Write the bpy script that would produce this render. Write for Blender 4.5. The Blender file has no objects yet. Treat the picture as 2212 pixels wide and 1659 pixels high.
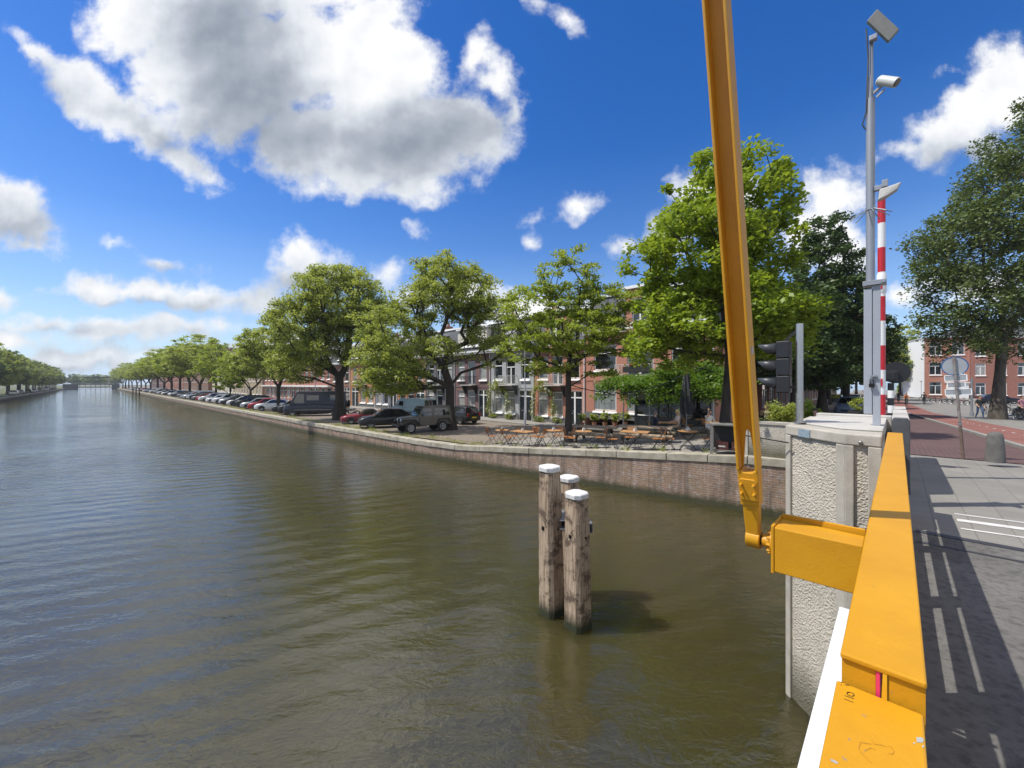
import bpy, bmesh, math, random
import numpy as np
from mathutils import Vector, Matrix, Euler
R = math.radians
sc = bpy.context.scene
COL = sc.collection
random.seed(7)
F = 855.0; CX = 1106.0; CY = 829.5          # focal length and centre measured on the photograph (2212 px wide)
WATER = -4.3                                 # eye level is z = 0
UX, UY = -0.7254, 0.6884                     # along the canal
VX, VY = 0.6884, 0.7254                      # across the canal, towards the houses
BX, BY = 0.698, 0.716                        # along the bridge
def UV(u, v): return (VX*v + UX*u, VY*v + UY*u)
def toUV(x, y): return (UX*x + UY*y, VX*x + VY*y)
def BR(n, s): return (BX*s - BY*n, BY*s + BX*n)
def atY(px, py, Y): return Vector(((px-CX)/F*Y, Y, -(py-CY)/F*Y))
def onz(px, py, z):
    Y = -z*F/(py-CY); return Vector(((px-CX)/F*Y, Y, z))
def hs(x, y):
    s = BX*x + BY*y
    return -1.6 - 0.0285*min(max(s-10, 0), 50)
def hq(x, y):
    u = UX*x + UY*y
    t = min(max((u-3)/14, 0), 1)
    return -2.42 - 0.96*t
def march(px, py, h, y0=3.0, y1=400):
    a = (px-CX)/F; b = -(py-CY)/F; Y = y0
    while Y < y1:
        if b*Y <= h(a*Y, Y): break
        Y *= 1.003
    return Vector((a*Y, Y, h(a*Y, Y)))
def gs(px, py): return march(px, py, hs)
def gq(px, py): return march(px, py, hq)

# ---------------------------------------------------------------- mesh collector
class MB:
    def __init__(s): s.v = []; s.f = []; s.m = []; s.cur = 0
    def add(s, vs, fs):
        b = len(s.v); s.v.extend([tuple(p) for p in vs])
        for f in fs: s.f.append(tuple(b+i for i in f)); s.m.append(s.cur)
        return s
    def hexa(s, p):
        return s.add(p, [(0,3,2,1),(4,5,6,7),(0,1,5,4),(1,2,6,5),(2,3,7,6),(3,0,4,7)])
    def box(s, cx, cy, cz, sx, sy, sz, rz=0, ry=0, rx=0):
        m = Matrix.Translation((cx,cy,cz)) @ Euler((rx,ry,rz)).to_matrix().to_4x4()
        x, y, z = sx/2, sy/2, sz/2
        return s.hexa([m @ Vector(q) for q in ((-x,-y,-z),(x,-y,-z),(x,y,-z),(-x,y,-z),(-x,-y,z),(x,-y,z),(x,y,z),(-x,y,z))])
    def bb(s, x0, x1, y0, y1, z0, z1): return s.box((x0+x1)/2,(y0+y1)/2,(z0+z1)/2,abs(x1-x0),abs(y1-y0),abs(z1-z0))
    def extr(s, poly, vec):
        n = len(poly); P = [Vector(p) for p in poly]; Q = [p+Vector(vec) for p in P]
        return s.add(P+Q, [tuple(range(n))[::-1], tuple(range(n,2*n))] + [(i,(i+1)%n,n+(i+1)%n,n+i) for i in range(n)])
    def prism(s, poly, z0, z1): return s.extr([(p[0],p[1],z0) for p in poly], (0,0,z1-z0))
    def tube(s, path, r, n=8, caps=True):
        P = [Vector(p) for p in path]; k = len(P)
        rs = r if isinstance(r,(list,tuple)) else [r]*k
        vs = []; prev = None
        for i in range(k):
            d = (P[min(i+1,k-1)]-P[max(i-1,0)])
            d = d.normalized() if d.length > 1e-9 else Vector((0,0,1))
            if prev is None:
                a = d.orthogonal().normalized()
            else:
                a = prev - d*prev.dot(d); a = a.normalized() if a.length > 1e-6 else d.orthogonal().normalized()
            prev = a; b = d.cross(a)
            for j in range(n):
                t = 2*math.pi*(j+0.5)/n
                vs.append(P[i] + (a*math.cos(t)+b*math.sin(t))*rs[i])
        fs = [(i*n+j, i*n+(j+1)%n, (i+1)*n+(j+1)%n, (i+1)*n+j) for i in range(k-1) for j in range(n)]
        if caps: fs += [tuple(range(n))[::-1], tuple(range((k-1)*n, k*n))]
        return s.add(vs, fs)
    def bar(s, p, q, w, h=None, up=(0,0,1)):
        p = Vector(p); q = Vector(q); d = (q-p).normalized(); h = h or w
        a = d.cross(Vector(up)); a = a.normalized() if a.length > 1e-4 else d.orthogonal().normalized()
        b = a.cross(d).normalized(); a = a*w/2; b = b*h/2
        return s.hexa([p-a-b,p+a-b,p+a+b,p-a+b,q-a-b,q+a-b,q+a+b,q-a+b])
    def lathe(s, prof, n=16, c=(0,0,0), M=None):
        vs = [(c[0]+r*math.cos(2*math.pi*j/n), c[1]+r*math.sin(2*math.pi*j/n), c[2]+z) for r,z in prof for j in range(n)]
        if M is not None: vs = [M @ Vector(q) for q in vs]
        k = len(prof)
        fs = [(i*n+j, i*n+(j+1)%n, (i+1)*n+(j+1)%n, (i+1)*n+j) for i in range(k-1) for j in range(n)]
        fs += [tuple(range(n))[::-1], tuple(range((k-1)*n,k*n))]
        return s.add(vs, fs)
    def ell(s, c, r, n=12, m=8, M=None):
        prof = []
        vs = []
        for i in range(m+1):
            t = math.pi*i/m
            for j in range(n):
                p = 2*math.pi*j/n
                vs.append(Vector((c[0]+r[0]*math.sin(t)*math.cos(p), c[1]+r[1]*math.sin(t)*math.sin(p), c[2]-r[2]*math.cos(t))))
        if M is not None: vs = [M @ q for q in vs]
        fs = [(i*n+j, i*n+(j+1)%n, (i+1)*n+(j+1)%n, (i+1)*n+j) for i in range(m) for j in range(n)]
        return s.add(vs, fs)
    def build(s, name, mats, parent=None, smooth=False, bevel=0, segs=2, sharp=35, loc=None, rz=0):
        me = bpy.data.meshes.new(name)
        me.from_pydata([tuple(p) for p in s.v], [], s.f)
        if not isinstance(mats,(list,tuple)): mats = [mats]
        for m in mats: me.materials.append(m)
        if len(mats) > 1: me.polygons.foreach_set('material_index', s.m)
        bm = bmesh.new(); bm.from_mesh(me)
        bmesh.ops.remove_doubles(bm, verts=bm.verts, dist=1e-6)
        bmesh.ops.recalc_face_normals(bm, faces=bm.faces)
        bm.to_mesh(me); bm.free()
        if smooth:
            me.polygons.foreach_set('use_smooth', [True]*len(me.polygons))
            me.set_sharp_from_angle(angle=R(sharp))
        o = bpy.data.objects.new(name, me); COL.objects.link(o)
        if loc is not None: o.location = loc
        o.rotation_euler.z = rz
        if bevel:
            b = o.modifiers.new('edge','BEVEL'); b.width = bevel; b.segments = segs; b.limit_method = 'ANGLE'; b.angle_limit = R(40)
        if parent is not None: o.parent = parent
        return o
def thing(name, label, cat, loc=(0,0,0), rz=0, group=None):
    o = bpy.data.objects.new(name, None); COL.objects.link(o)
    o.location = loc; o.rotation_euler.z = rz; o['label'] = label; o['category'] = cat
    o.empty_display_size = 0.2
    if group: o['group'] = group
    return o
def tag(o, label, cat, group=None, kind=None):
    o['label'] = label; o['category'] = cat
    if group: o['group'] = group
    if kind: o['kind'] = kind
    return o
def struct(o, label=None):
    o['kind'] = 'structure'
    if label: o['label'] = label
    return o
def copy_tree(o, parent=None):
    c = o.copy(); COL.objects.link(c); c.parent = parent
    for ch in list(o.children): copy_tree(ch, c)
    return c
def place(o, loc, rz=0, label=None, group=None, scale=None):
    o.location = loc; o.rotation_euler.z = rz
    if label: o['label'] = label
    if group: o['group'] = group
    if scale: o.scale = (scale,)*3
    return o
ORD = ['first','second','third','fourth','fifth','sixth','seventh','eighth','ninth','tenth','eleventh','twelfth','thirteenth','fourteenth','fifteenth','sixteenth','seventeenth','eighteenth','nineteenth','twentieth','twenty-first','twenty-second','twenty-third','twenty-fourth','twenty-fifth','twenty-sixth','twenty-seventh','twenty-eighth','twenty-ninth','thirtieth','thirty-first','thirty-second','thirty-third','thirty-fourth','thirty-fifth','thirty-sixth','thirty-seventh','thirty-eighth','thirty-ninth','fortieth']

# ---------------------------------------------------------------- materials
class NT:
    def __init__(s, nt): s.nt = nt
    def n(s, t, **kw):
        x = s.nt.nodes.new(t)
        for k, v in kw.items():
            if k == 'i':
                for kk, vv in v.items(): x.inputs[kk].default_value = vv
            else: setattr(x, k, v)
        return x
    def l(s, a, b): s.nt.links.new(a, b)
    def math(s, op, a, b=None, clamp=False):
        x = s.n('ShaderNodeMath', operation=op); x.use_clamp = clamp
        for i, q in enumerate((a, b)):
            if q is None: continue
            if isinstance(q,(int,float)): x.inputs[i].default_value = q
            else: s.l(q, x.inputs[i])
        return x.outputs[0]
    def noise(s, vec, scale, detail=4, rough=0.55, out='Fac', dist=0):
        x = s.n('ShaderNodeTexNoise', i={'Scale':scale,'Detail':detail,'Roughness':rough,'Distortion':dist})
        if vec is not None: s.l(vec, x.inputs['Vector'])
        return x.outputs[out]
    def ramp(s, fac, stops):
        x = s.n('ShaderNodeValToRGB'); e = x.color_ramp.elements
        while len(e) < len(stops): e.new(0.5)
        for q, (p, c) in zip(e, stops):
            q.position = p; q.color = (*c, 1) if len(c) == 3 else c
        s.l(fac, x.inputs[0]); return x.outputs[0]
    def mix(s, fac, a, b, blend='MIX'):
        x = s.n('ShaderNodeMix', data_type='RGBA', blend_type=blend)
        for i, q in ((0, fac),(6, a),(7, b)):
            if isinstance(q,(int,float)): x.inputs[i].default_value = q
            elif isinstance(q, tuple): x.inputs[i].default_value = (*q, 1) if len(q) == 3 else q
            else: s.l(q, x.inputs[i])
        return x.outputs[2]
MATS = {}
def newmat(name):
    m = bpy.data.materials.new(name); m.use_nodes = True
    nt = m.node_tree; nt.nodes.clear(); t = NT(nt)
    out = t.n('ShaderNodeOutputMaterial'); p = t.n('ShaderNodeBsdfPrincipled'); t.l(p.outputs[0], out.inputs[0])
    return m, t, p, out
def M(name, col, rough=0.6, var=0.25, vs=3.0, metal=0.0, bump=0.0, bs=30.0, col2=None, spec=0.5, fine=0.0, coat=0.0, stretch=None):
    """painted / plain surface: a base colour broken by two scales of noise, with optional bump"""
    if name in MATS: return MATS[name]
    m, t, p, out = newmat(name)
    tc = t.n('ShaderNodeTexCoord'); vec = tc.outputs['Object']
    if stretch:
        mp = t.n('ShaderNodeMapping'); mp.inputs['Scale'].default_value = stretch; t.l(vec, mp.inputs[0]); vec = mp.outputs[0]
    c2 = col2 or tuple(c*(1-var) for c in col)
    n1 = t.noise(vec, vs, 6, 0.6)
    c = t.mix(t.ramp(n1, [(0.35,(0,0,0)),(0.68,(1,1,1))]), col, c2)
    if fine:
        n2 = t.noise(vec, vs*17, 3, 0.6)
        c = t.mix(t.math('MULTIPLY', t.ramp(n2, [(0.45,(0,0,0)),(0.7,(1,1,1))]), fine), c, tuple(q*0.35 for q in col))
    t.l(c, p.inputs['Base Color'])
    p.inputs['Metallic'].default_value = metal
    p.inputs['Specular IOR Level'].default_value = spec
    if coat: p.inputs['Coat Weight'].default_value = coat; p.inputs['Coat Roughness'].default_value = 0.05
    rr = t.n('ShaderNodeMapRange', i={'From Min':0.3,'From Max':0.7,'To Min':max(rough-0.08,0.02),'To Max':min(rough+0.08,1)})
    t.l(n1, rr.inputs[0]); t.l(rr.outputs[0], p.inputs['Roughness'])
    if bump:
        b = t.n('ShaderNodeBump', i={'Strength':min(bump,1.0),'Distance':0.02*max(bump,1)})
        t.l(t.noise(vec, bs, 5, 0.6), b.inputs['Height']); t.l(b.outputs[0], p.inputs['Normal'])
    MATS[name] = m; return m
def brickmat(name, c1, c2, mortar, scale=1.0, uv=False, dirt=0.35, grime=(0.06,0.05,0.04)):
    if name in MATS: return MATS[name]
    m, t, p, out = newmat(name)
    tc = t.n('ShaderNodeTexCoord')
    if uv: vec = tc.outputs['UV']
    else:
        sx = t.n('ShaderNodeSeparateXYZ'); t.l(tc.outputs['Object'], sx.inputs[0])
        cb = t.n('ShaderNodeCombineXYZ'); t.l(t.math('ADD', sx.outputs[0], sx.outputs[1]), cb.inputs[0]); t.l(sx.outputs[2], cb.inputs[1]); vec = cb.outputs[0]
    br = t.n('ShaderNodeTexBrick', i={'Scale':1.0,'Mortar Size':0.006,'Brick Width':0.22*scale,'Row Height':0.065*scale,'Color1':(*c1,1),'Color2':(*c2,1),'Mortar':(*mortar,1),'Bias':0.0})
    t.l(vec, br.inputs['Vector'])
    n = t.noise(tc.outputs['Object'], 0.9, 6, 0.65)
    c = t.mix(t.math('MULTIPLY', t.ramp(n, [(0.4,(0,0,0)),(0.75,(1,1,1))]), dirt), br.outputs['Color'], grime)
    n2 = t.noise(tc.outputs['Object'], 11, 3, 0.6)
    c = t.mix(t.math('MULTIPLY', n2, 0.35), c, tuple(q*1.5 for q in c1))
    t.l(c, p.inputs['Base Color']); p.inputs['Roughness'].default_value = 0.85
    b = t.n('ShaderNodeBump', i={'Strength':0.5,'Distance':0.01}); b.invert = True
    t.l(br.outputs['Fac'], b.inputs['Height']); t.l(b.outputs[0], p.inputs['Normal'])
    MATS[name] = m; return m
def glassmat(name, tint=(0.02,0.025,0.03), rough=0.03, curtain=None):
    """window pane seen from outside: dark glossy glass, some with pale curtains close behind"""
    if name in MATS: return MATS[name]
    m, t, p, out = newmat(name)
    if curtain:
        tc = t.n('ShaderNodeTexCoord')
        mp = t.n('ShaderNodeMapping'); mp.inputs['Scale'].default_value = (14,14,0.6); t.l(tc.outputs['Object'], mp.inputs[0])
        n = t.noise(mp.outputs[0], 1.0, 2, 0.5)
        t.l(t.mix(t.ramp(n,[(0.3,(0,0,0)),(0.7,(1,1,1))]), curtain, tuple(q*0.45 for q in curtain)), p.inputs['Base Color'])
    else: p.inputs['Base Color'].default_value = (*tint,1)
    p.inputs['Roughness'].default_value = 0.4 if curtain else rough
    p.inputs['Coat Weight'].default_value = 1.0; p.inputs['Coat Roughness'].default_value = 0.02
    MATS[name] = m; return m
# ---------------------------------------------------------------- camera, sun, sky
cam = bpy.data.cameras.new('camera'); camo = bpy.data.objects.new('camera', cam); COL.objects.link(camo)
cam.sensor_width = 36; cam.lens = 36*F/2212; cam.clip_start = 0.05; cam.clip_end = 5000
camo.location = (0,0,0); camo.rotation_euler = (R(90),0,0)
sc.camera = camo
SUN_EL, SUN_AZ = 58.0, -92.0        # azimuth clockwise from +Y (straight ahead): the sun stands to the left
d = Vector((math.sin(R(SUN_AZ))*math.cos(R(SUN_EL)), math.cos(R(SUN_AZ))*math.cos(R(SUN_EL)), math.sin(R(SUN_EL))))
sl = bpy.data.lights.new('sun','SUN'); sl.energy = 4.6; sl.angle = R(0.55); sl.color = (1.0,0.955,0.88)
so = bpy.data.objects.new('sun', sl); COL.objects.link(so); so.rotation_euler = d.to_track_quat('Z','Y').to_euler()
so.location = (-20,0,40)
W = bpy.data.worlds.new('World'); sc.world = W; W.use_nodes = True
t = NT(W.node_tree); W.node_tree.nodes.clear()
SKYK = 0.15
out = t.n('ShaderNodeOutputWorld'); bg = t.n('ShaderNodeBackground', i={'Strength':SKYK}); t.l(bg.outputs[0], out.inputs[0])
sky = t.n('ShaderNodeTexSky', sky_type='NISHITA', sun_disc=False)
sky.sun_elevation = R(SUN_EL); sky.sun_rotation = R(SUN_AZ); sky.altitude = 0; sky.air_density = 1.0; sky.dust_density = 0.25; sky.ozone_density = 4.0
hsv = t.n('ShaderNodeHueSaturation', i={'Saturation':1.34,'Value':0.90,'Hue':0.512}); t.l(sky.outputs[0], hsv.inputs['Color'])
tc = t.n('ShaderNodeTexCoord'); sx = t.n('ShaderNodeSeparateXYZ'); t.l(tc.outputs['Generated'], sx.inputs[0])
yc = t.math('MAXIMUM', sx.outputs[1], 0.12)
cb = t.n('ShaderNodeCombineXYZ'); t.l(t.math('DIVIDE', sx.outputs[0], yc), cb.inputs[0]); t.l(t.math('DIVIDE', sx.outputs[2], yc), cb.inputs[1])
P0 = cb.outputs[0]          # direction of view projected on a plane in front: a map of the sky dome
def warp(vec, scale, amp, detail=3, rough=0.6):
    nz = t.n('ShaderNodeTexNoise', i={'Scale':scale,'Detail':detail,'Roughness':rough}); t.l(vec, nz.inputs['Vector'])
    s1 = t.n('ShaderNodeVectorMath', operation='SUBTRACT'); t.l(nz.outputs['Color'], s1.inputs[0]); s1.inputs[1].default_value = (0.5,0.5,0.5)
    s2 = t.n('ShaderNodeVectorMath', operation='MULTIPLY_ADD'); t.l(s1.outputs[0], s2.inputs[0]); s2.inputs[1].default_value = (amp,amp,0); t.l(vec, s2.inputs[2])
    return s2.outputs[0]
P1 = warp(warp(P0, 4.0, 0.10), 12.0, 0.06, 5, 0.65)
def blobs(vec, lst, k):
    acc = None
    for (px, py, rx, ry, rot) in lst:
        mp = t.n('ShaderNodeMapping', vector_type='TEXTURE')
        mp.inputs['Location'].default_value = ((px-CX)/F, (CY-py)/F, 0); mp.inputs['Rotation'].default_value = (0,0,R(rot))
        mp.inputs['Scale'].default_value = (rx/F, ry/F, 1)
        if acc is None: t.l(vec, mp.inputs[0])
        else:       # keeps the evaluation in sequence so that the shader stack stays small
            vm = t.n('ShaderNodeVectorMath', operation='MULTIPLY_ADD'); t.l(acc, vm.inputs[0]); vm.inputs[1].default_value = (1e-7,1e-7,1e-7); t.l(vec, vm.inputs[2]); t.l(vm.outputs[0], mp.inputs[0])
        ln = t.n('ShaderNodeVectorMath', operation='LENGTH'); t.l(mp.outputs[0], ln.inputs[0])
        ma = t.n('ShaderNodeMath', operation='MULTIPLY_ADD'); t.l(ln.outputs['Value'], ma.inputs[0]); rr = math.sqrt(rx*ry)/F*0.8; ma.inputs[1].default_value = rr; ma.inputs[2].default_value = -rr
        if acc is None: acc = ma.outputs[0]
        else:
            sm = t.n('ShaderNodeMath', operation='SMOOTH_MIN'); t.l(acc, sm.inputs[0]); t.l(ma.outputs[0], sm.inputs[1]); sm.inputs[2].default_value = k; acc = sm.outputs[0]
    return acc
CLOUDS = [(330,40,150,95,0),(470,150,210,170,0),(640,110,150,130,0),(800,150,170,140,0),(700,290,190,110,0),(880,300,190,120,0),(1010,290,110,110,0),(760,370,150,65,0),(890,400,90,45,0),(1070,170,46,70,20),(1105,235,38,80,10),(1020,120,26,60,-25),
  (540,-40,330,90,0),(350,-260,420,170,10),(900,-520,500,240,-10),(-300,-300,300,260,20),(1700,-420,260,120,15),(820,20,90,60,0),
  (95,110,100,26,-32),(190,200,120,62,-30),(290,265,120,60,-32),(380,330,85,36,-28),(450,370,52,15,-20),(460,405,24,11,-10),
  (30,440,85,85,0),(75,490,62,50,0),(55,535,78,22,-5),(0,640,26,14,0),
  (240,527,36,11,-8),(365,567,74,20,-6),(180,628,100,24,0),(300,622,140,30,0),(430,640,120,30,-8),(200,612,60,18,0),(370,612,60,20,0),(90,700,110,22,0),(270,712,150,32,0),(40,730,90,30,0),(400,702,80,20,0),(480,690,75,22,5),(160,770,170,26,0),(350,765,120,18,0),(30,800,120,24,0),(560,760,160,50,0),
  (650,568,95,46,8),(600,610,60,48,0),(710,590,70,44,0),(560,650,60,30,0),(840,590,34,26,0),(880,505,22,16,-20),(1240,440,58,22,5),(1160,472,20,12,0),(1160,515,16,14,0),(1220,50,60,26,-30),
  (1350,540,44,36,20),(1440,500,80,60,20),(1550,430,110,70,0),(1800,440,95,75,10),(1760,510,120,80,0),(1840,560,50,40,0),(1000,640,120,40,0),(1180,690,170,60,0),(1400,700,150,50,0),
  (1950,315,66,26,14),(2050,285,110,66,14),(2170,190,90,100,20),(2120,230,90,70,20),(2150,330,90,36,-10),(2040,155,34,10,5),(1940,640,70,28,0),(2100,620,120,40,0)]
sd = blobs(P1, CLOUDS, 0.022)
fb = t.noise(P0, 8.0, 8, 0.60)
D = t.math('MULTIPLY_ADD', fb, 0.17); D.node.inputs[2].default_value = -0.085
D = t.math('SUBTRACT', D, sd)
mr = t.n('ShaderNodeMapRange', interpolation_type='SMOOTHSTEP', i={'From Min':-0.012,'From Max':0.042}); t.l(D, mr.inputs[0])
cover = mr.outputs[0]
# thick cloud is grey from below, thin cloud glows; relief from the side of the sun
off = t.n('ShaderNodeVectorMath', operation='ADD'); t.l(P0, off.inputs[0]); off.inputs[1].default_value = (-0.020,0.028,0)
fb1 = t.noise(P0, 5.0, 4, 0.5); fb2 = t.noise(off.outputs[0], 5.0, 4, 0.5)
relief = t.math('SUBTRACT', fb1, fb2)
GREY = [(480,60,130,110,0),(530,190,150,130,10),(610,290,140,80,-10),(900,310,190,85,8),(985,270,90,60,0),(760,300,60,40,0),(30,490,100,55,0),(110,180,40,20,-30),(330,285,80,22,-32),(300,652,190,13,0),(430,665,90,10,0),(120,712,100,10,0),(270,748,140,14,0),(420,722,70,9,0),(170,792,170,10,0),(1480,500,90,60,0),(2100,330,120,30,0),(365,580,60,10,0),(640,620,60,20,0)]
gsd = blobs(P1, GREY, 0.08)
gm = t.n('ShaderNodeMapRange', interpolation_type='SMOOTHSTEP', i={'From Min':0.12,'From Max':-0.14,'To Min':0.0,'To Max':1.0}); t.l(gsd, gm.inputs[0])
thick = t.n('ShaderNodeMapRange', i={'From Min':0.06,'From Max':0.34,'To Min':0.0,'To Max':0.10}); t.l(D, thick.inputs[0])
g = t.math('ADD', t.math('MULTIPLY', gm.outputs[0], 0.98), thick.outputs[0])
g = t.math('SUBTRACT', g, t.math('MULTIPLY', relief, 1.3), clamp=True)
ccol = t.ramp(g, [(0.0,(1.0,1.0,1.0)),(0.3,(0.80,0.83,0.87)),(0.65,(0.47,0.51,0.57)),(1.0,(0.30,0.34,0.40))])
cs = t.n('ShaderNodeVectorMath', operation='SCALE'); t.l(ccol, cs.inputs[0]); cs.inputs['Scale'].default_value = 0.90/SKYK
hz = t.ramp(sx.outputs[2], [(0.0,(1,1,1)),(0.05,(0.75,)*3),(0.16,(0.30,)*3),(0.32,(0.06,)*3),(0.5,(0,0,0))])      # pale air low over the horizon
skyc = t.mix(hz, hsv.outputs[0], (0.50/SKYK,0.66/SKYK,0.86/SKYK))
front = t.mix(t.math('MULTIPLY', cover, 0.97), skyc, cs.outputs[0])
# unseen sky behind the viewer: bright broken cloud added to fill camera-facing sides
zz = t.math('ADD', t.math('MAXIMUM', sx.outputs[2], 0.0), 0.25)
cb2 = t.n('ShaderNodeCombineXYZ'); t.l(t.math('DIVIDE', sx.outputs[0], zz), cb2.inputs[0]); t.l(t.math('DIVIDE', sx.outputs[1], zz), cb2.inputs[1])
nb = t.noise(cb2.outputs[0], 1.7, 6, 0.55)
bm_ = t.n('ShaderNodeMapRange', interpolation_type='SMOOTHSTEP', i={'From Min':0.44,'From Max':0.56}); t.l(nb, bm_.inputs[0])
by_ = t.n('ShaderNodeMapRange', interpolation_type='SMOOTHSTEP', i={'From Min':0.12,'From Max':-0.02}); t.l(sx.outputs[1], by_.inputs[0])
bz_ = t.n('ShaderNodeMapRange', interpolation_type='SMOOTHSTEP', i={'From Min':0.0,'From Max':0.12}); t.l(sx.outputs[2], bz_.inputs[0])
bk = t.math('MULTIPLY', t.math('MULTIPLY', bm_.outputs[0], by_.outputs[0]), bz_.outputs[0])
final = t.mix(bk, front, (1.05/SKYK,1.05/SKYK,1.07/SKYK))
t.l(final, bg.inputs[0])
W.cycles.sampling_method = 'MANUAL'; W.cycles.sample_map_resolution = 512
sc.view_settings.view_transform = 'Standard'; sc.view_settings.look = 'None'; sc.view_settings.exposure = 0.22; sc.view_settings.gamma = 1.0
sc.cycles.use_denoising = True
sc.cycles.max_bounces = 8; sc.cycles.diffuse_bounces = 3; sc.cycles.glossy_bounces = 3; sc.cycles.transmission_bounces = 3; sc.cycles.transparent_max_bounces = 8
sc.cycles.volume_bounces = 0
sc.cycles.caustics_reflective = False; sc.cycles.caustics_refractive = False
sc.cycles.sample_clamp_indirect = 6; sc.cycles.sample_clamp_direct = 12
# ---------------------------------------------------------------- water
def watermat():
    m, t, p, out = newmat('canal_water')
    tc = t.n('ShaderNodeTexCoord'); vec = tc.outputs['Object']
    n0 = t.noise(vec, 0.25, 4, 0.6)
    t.l(t.mix(n0, (0.062,0.053,0.016), (0.042,0.038,0.013)), p.inputs['Base Color'])
    p.inputs['Roughness'].default_value = 0.04; p.inputs['IOR'].default_value = 1.85; p.inputs['Subsurface Weight'].default_value = 1.0; p.inputs['Subsurface Radius'].default_value = (2.0,1.6,0.8); p.inputs['Subsurface Scale'].default_value = 1.6
    rot = t.n('ShaderNodeMapping'); rot.inputs['Rotation'].default_value = (0,0,R(38)); rot.inputs['Scale'].default_value = (1.0,2.3,1.0); t.l(vec, rot.inputs[0])
    a = t.noise(rot.outputs[0], 0.55, 3, 0.5, dist=0.6); b = t.noise(rot.outputs[0], 2.2, 4, 0.6, dist=0.8); c = t.noise(vec, 9.0, 3, 0.6)
    patch = t.ramp(t.noise(vec, 0.12, 2, 0.5), [(0.3,(0.35,)*3),(0.7,(1,1,1))])
    wv = t.n('ShaderNodeTexWave', wave_type='BANDS', bands_direction='Y', i={'Scale':0.42,'Distortion':5.0,'Detail':3.0,'Detail Scale':0.55,'Detail Roughness':0.6})
    rw = t.n('ShaderNodeMapping'); rw.inputs['Rotation'].default_value = (0,0,R(-24)); t.l(vec, rw.inputs[0]); t.l(rw.outputs[0], wv.inputs['Vector'])
    c2 = t.noise(vec, 17.0, 2, 0.6)
    h = t.math('ADD', t.math('MULTIPLY', a, 0.30), t.math('ADD', t.math('MULTIPLY', b, 0.12), t.math('MULTIPLY', c, 0.062)))
    h = t.math('ADD', h, t.math('ADD', t.math('MULTIPLY', wv.outputs['Fac'], 0.085), t.math('MULTIPLY', c2, 0.014)))
    h = t.math('MULTIPLY', h, patch)
    bp = t.n('ShaderNodeBump', i={'Strength':1.0,'Distance':0.22}); t.l(h, bp.inputs['Height']); t.l(bp.outputs[0], p.inputs['Normal'])
    return m
w = MB(); w.add([(-2500,-300,WATER),(900,-300,WATER),(900,2600,WATER),(-2500,2600,WATER)], [(0,1,2,3)])
struct(w.build('water', watermat()), 'brown green canal water with small wind ripples')

# ---------------------------------------------------------------- ground materials
def paver(name, c1, c2, mortar, bw, bh, dirt=0.4, rot=0, rough=0.85):
    m, t, p, out = newmat(name)
    tc = t.n('ShaderNodeTexCoord'); mp = t.n('ShaderNodeMapping'); mp.inputs['Rotation'].default_value = (0,0,rot); t.l(tc.outputs['Object'], mp.inputs[0])
    br = t.n('ShaderNodeTexBrick', i={'Scale':1.0,'Mortar Size':0.006,'Brick Width':bw,'Row Height':bh,'Color1':(*c1,1),'Color2':(*c2,1),'Mortar':(*mortar,1)})
    t.l(mp.outputs[0], br.inputs['Vector'])
    n = t.noise(tc.outputs['Object'], 0.7, 7, 0.65); n2 = t.noise(tc.outputs['Object'], 25, 3, 0.7)
    c = t.mix(t.math('MULTIPLY', t.ramp(n,[(0.35,(0,0,0)),(0.7,(1,1,1))]), dirt), br.outputs['Color'], tuple(q*0.4 for q in c1))
    c = t.mix(t.math('MULTIPLY', n2, 0.4), c, tuple(q*0.5 for q in c2))
    t.l(c, p.inputs['Base Color']); p.inputs['Roughness'].default_value = rough
    b = t.n('ShaderNodeBump', i={'Strength':0.35,'Distance':0.01}); t.l(n2, b.inputs['Height']); t.l(b.outputs[0], p.inputs['Normal'])
    MATS[name] = m; return m
ANG_U = math.atan2(UY, UX); ANG_B = math.atan2(BY, BX)
m_klinker = paver('quay_clinker', (0.29,0.235,0.175), (0.23,0.19,0.15), (0.11,0.09,0.075), 0.2, 0.1, 0.35, -ANG_U)
m_terrace = paver('terrace_paving', (0.36,0.33,0.285), (0.31,0.285,0.245), (0.11,0.1,0.085), 0.3, 0.3, 0.35, -ANG_U)
m_pave = paver('pavement_slabs', (0.27,0.255,0.225), (0.24,0.225,0.20), (0.165,0.155,0.14), 0.3, 0.3, 0.4, -ANG_B)
m_walk = paver('sidewalk_slabs', (0.34,0.32,0.28), (0.29,0.27,0.24), (0.12,0.11,0.10), 0.3, 0.3, 0.3, -ANG_U)
m_redroad = paver('road_bricks', (0.155,0.085,0.075), (0.12,0.07,0.065), (0.055,0.04,0.04), 0.2, 0.1, 0.4, -ANG_B)
m_bike = M('cycle_path_asphalt', (0.245,0.10,0.078), 0.9, 0.25, 0.8, bump=0.3, bs=150, fine=0.25)
m_asph = M('asphalt', (0.185,0.178,0.165), 0.9, 0.3, 1.2, bump=0.7, bs=180, fine=0.7)
m_kerb = M('kerb_stone', (0.27,0.26,0.235), 0.85, 0.3, 4, bump=0.3, bs=60)
m_white = M('road_paint', (0.62,0.61,0.58), 0.8, 0.35, 6)
m_lawn = M('bank_soil', (0.10,0.11,0.035), 0.95, 0.4, 2, bump=0.6, bs=30)
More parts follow.
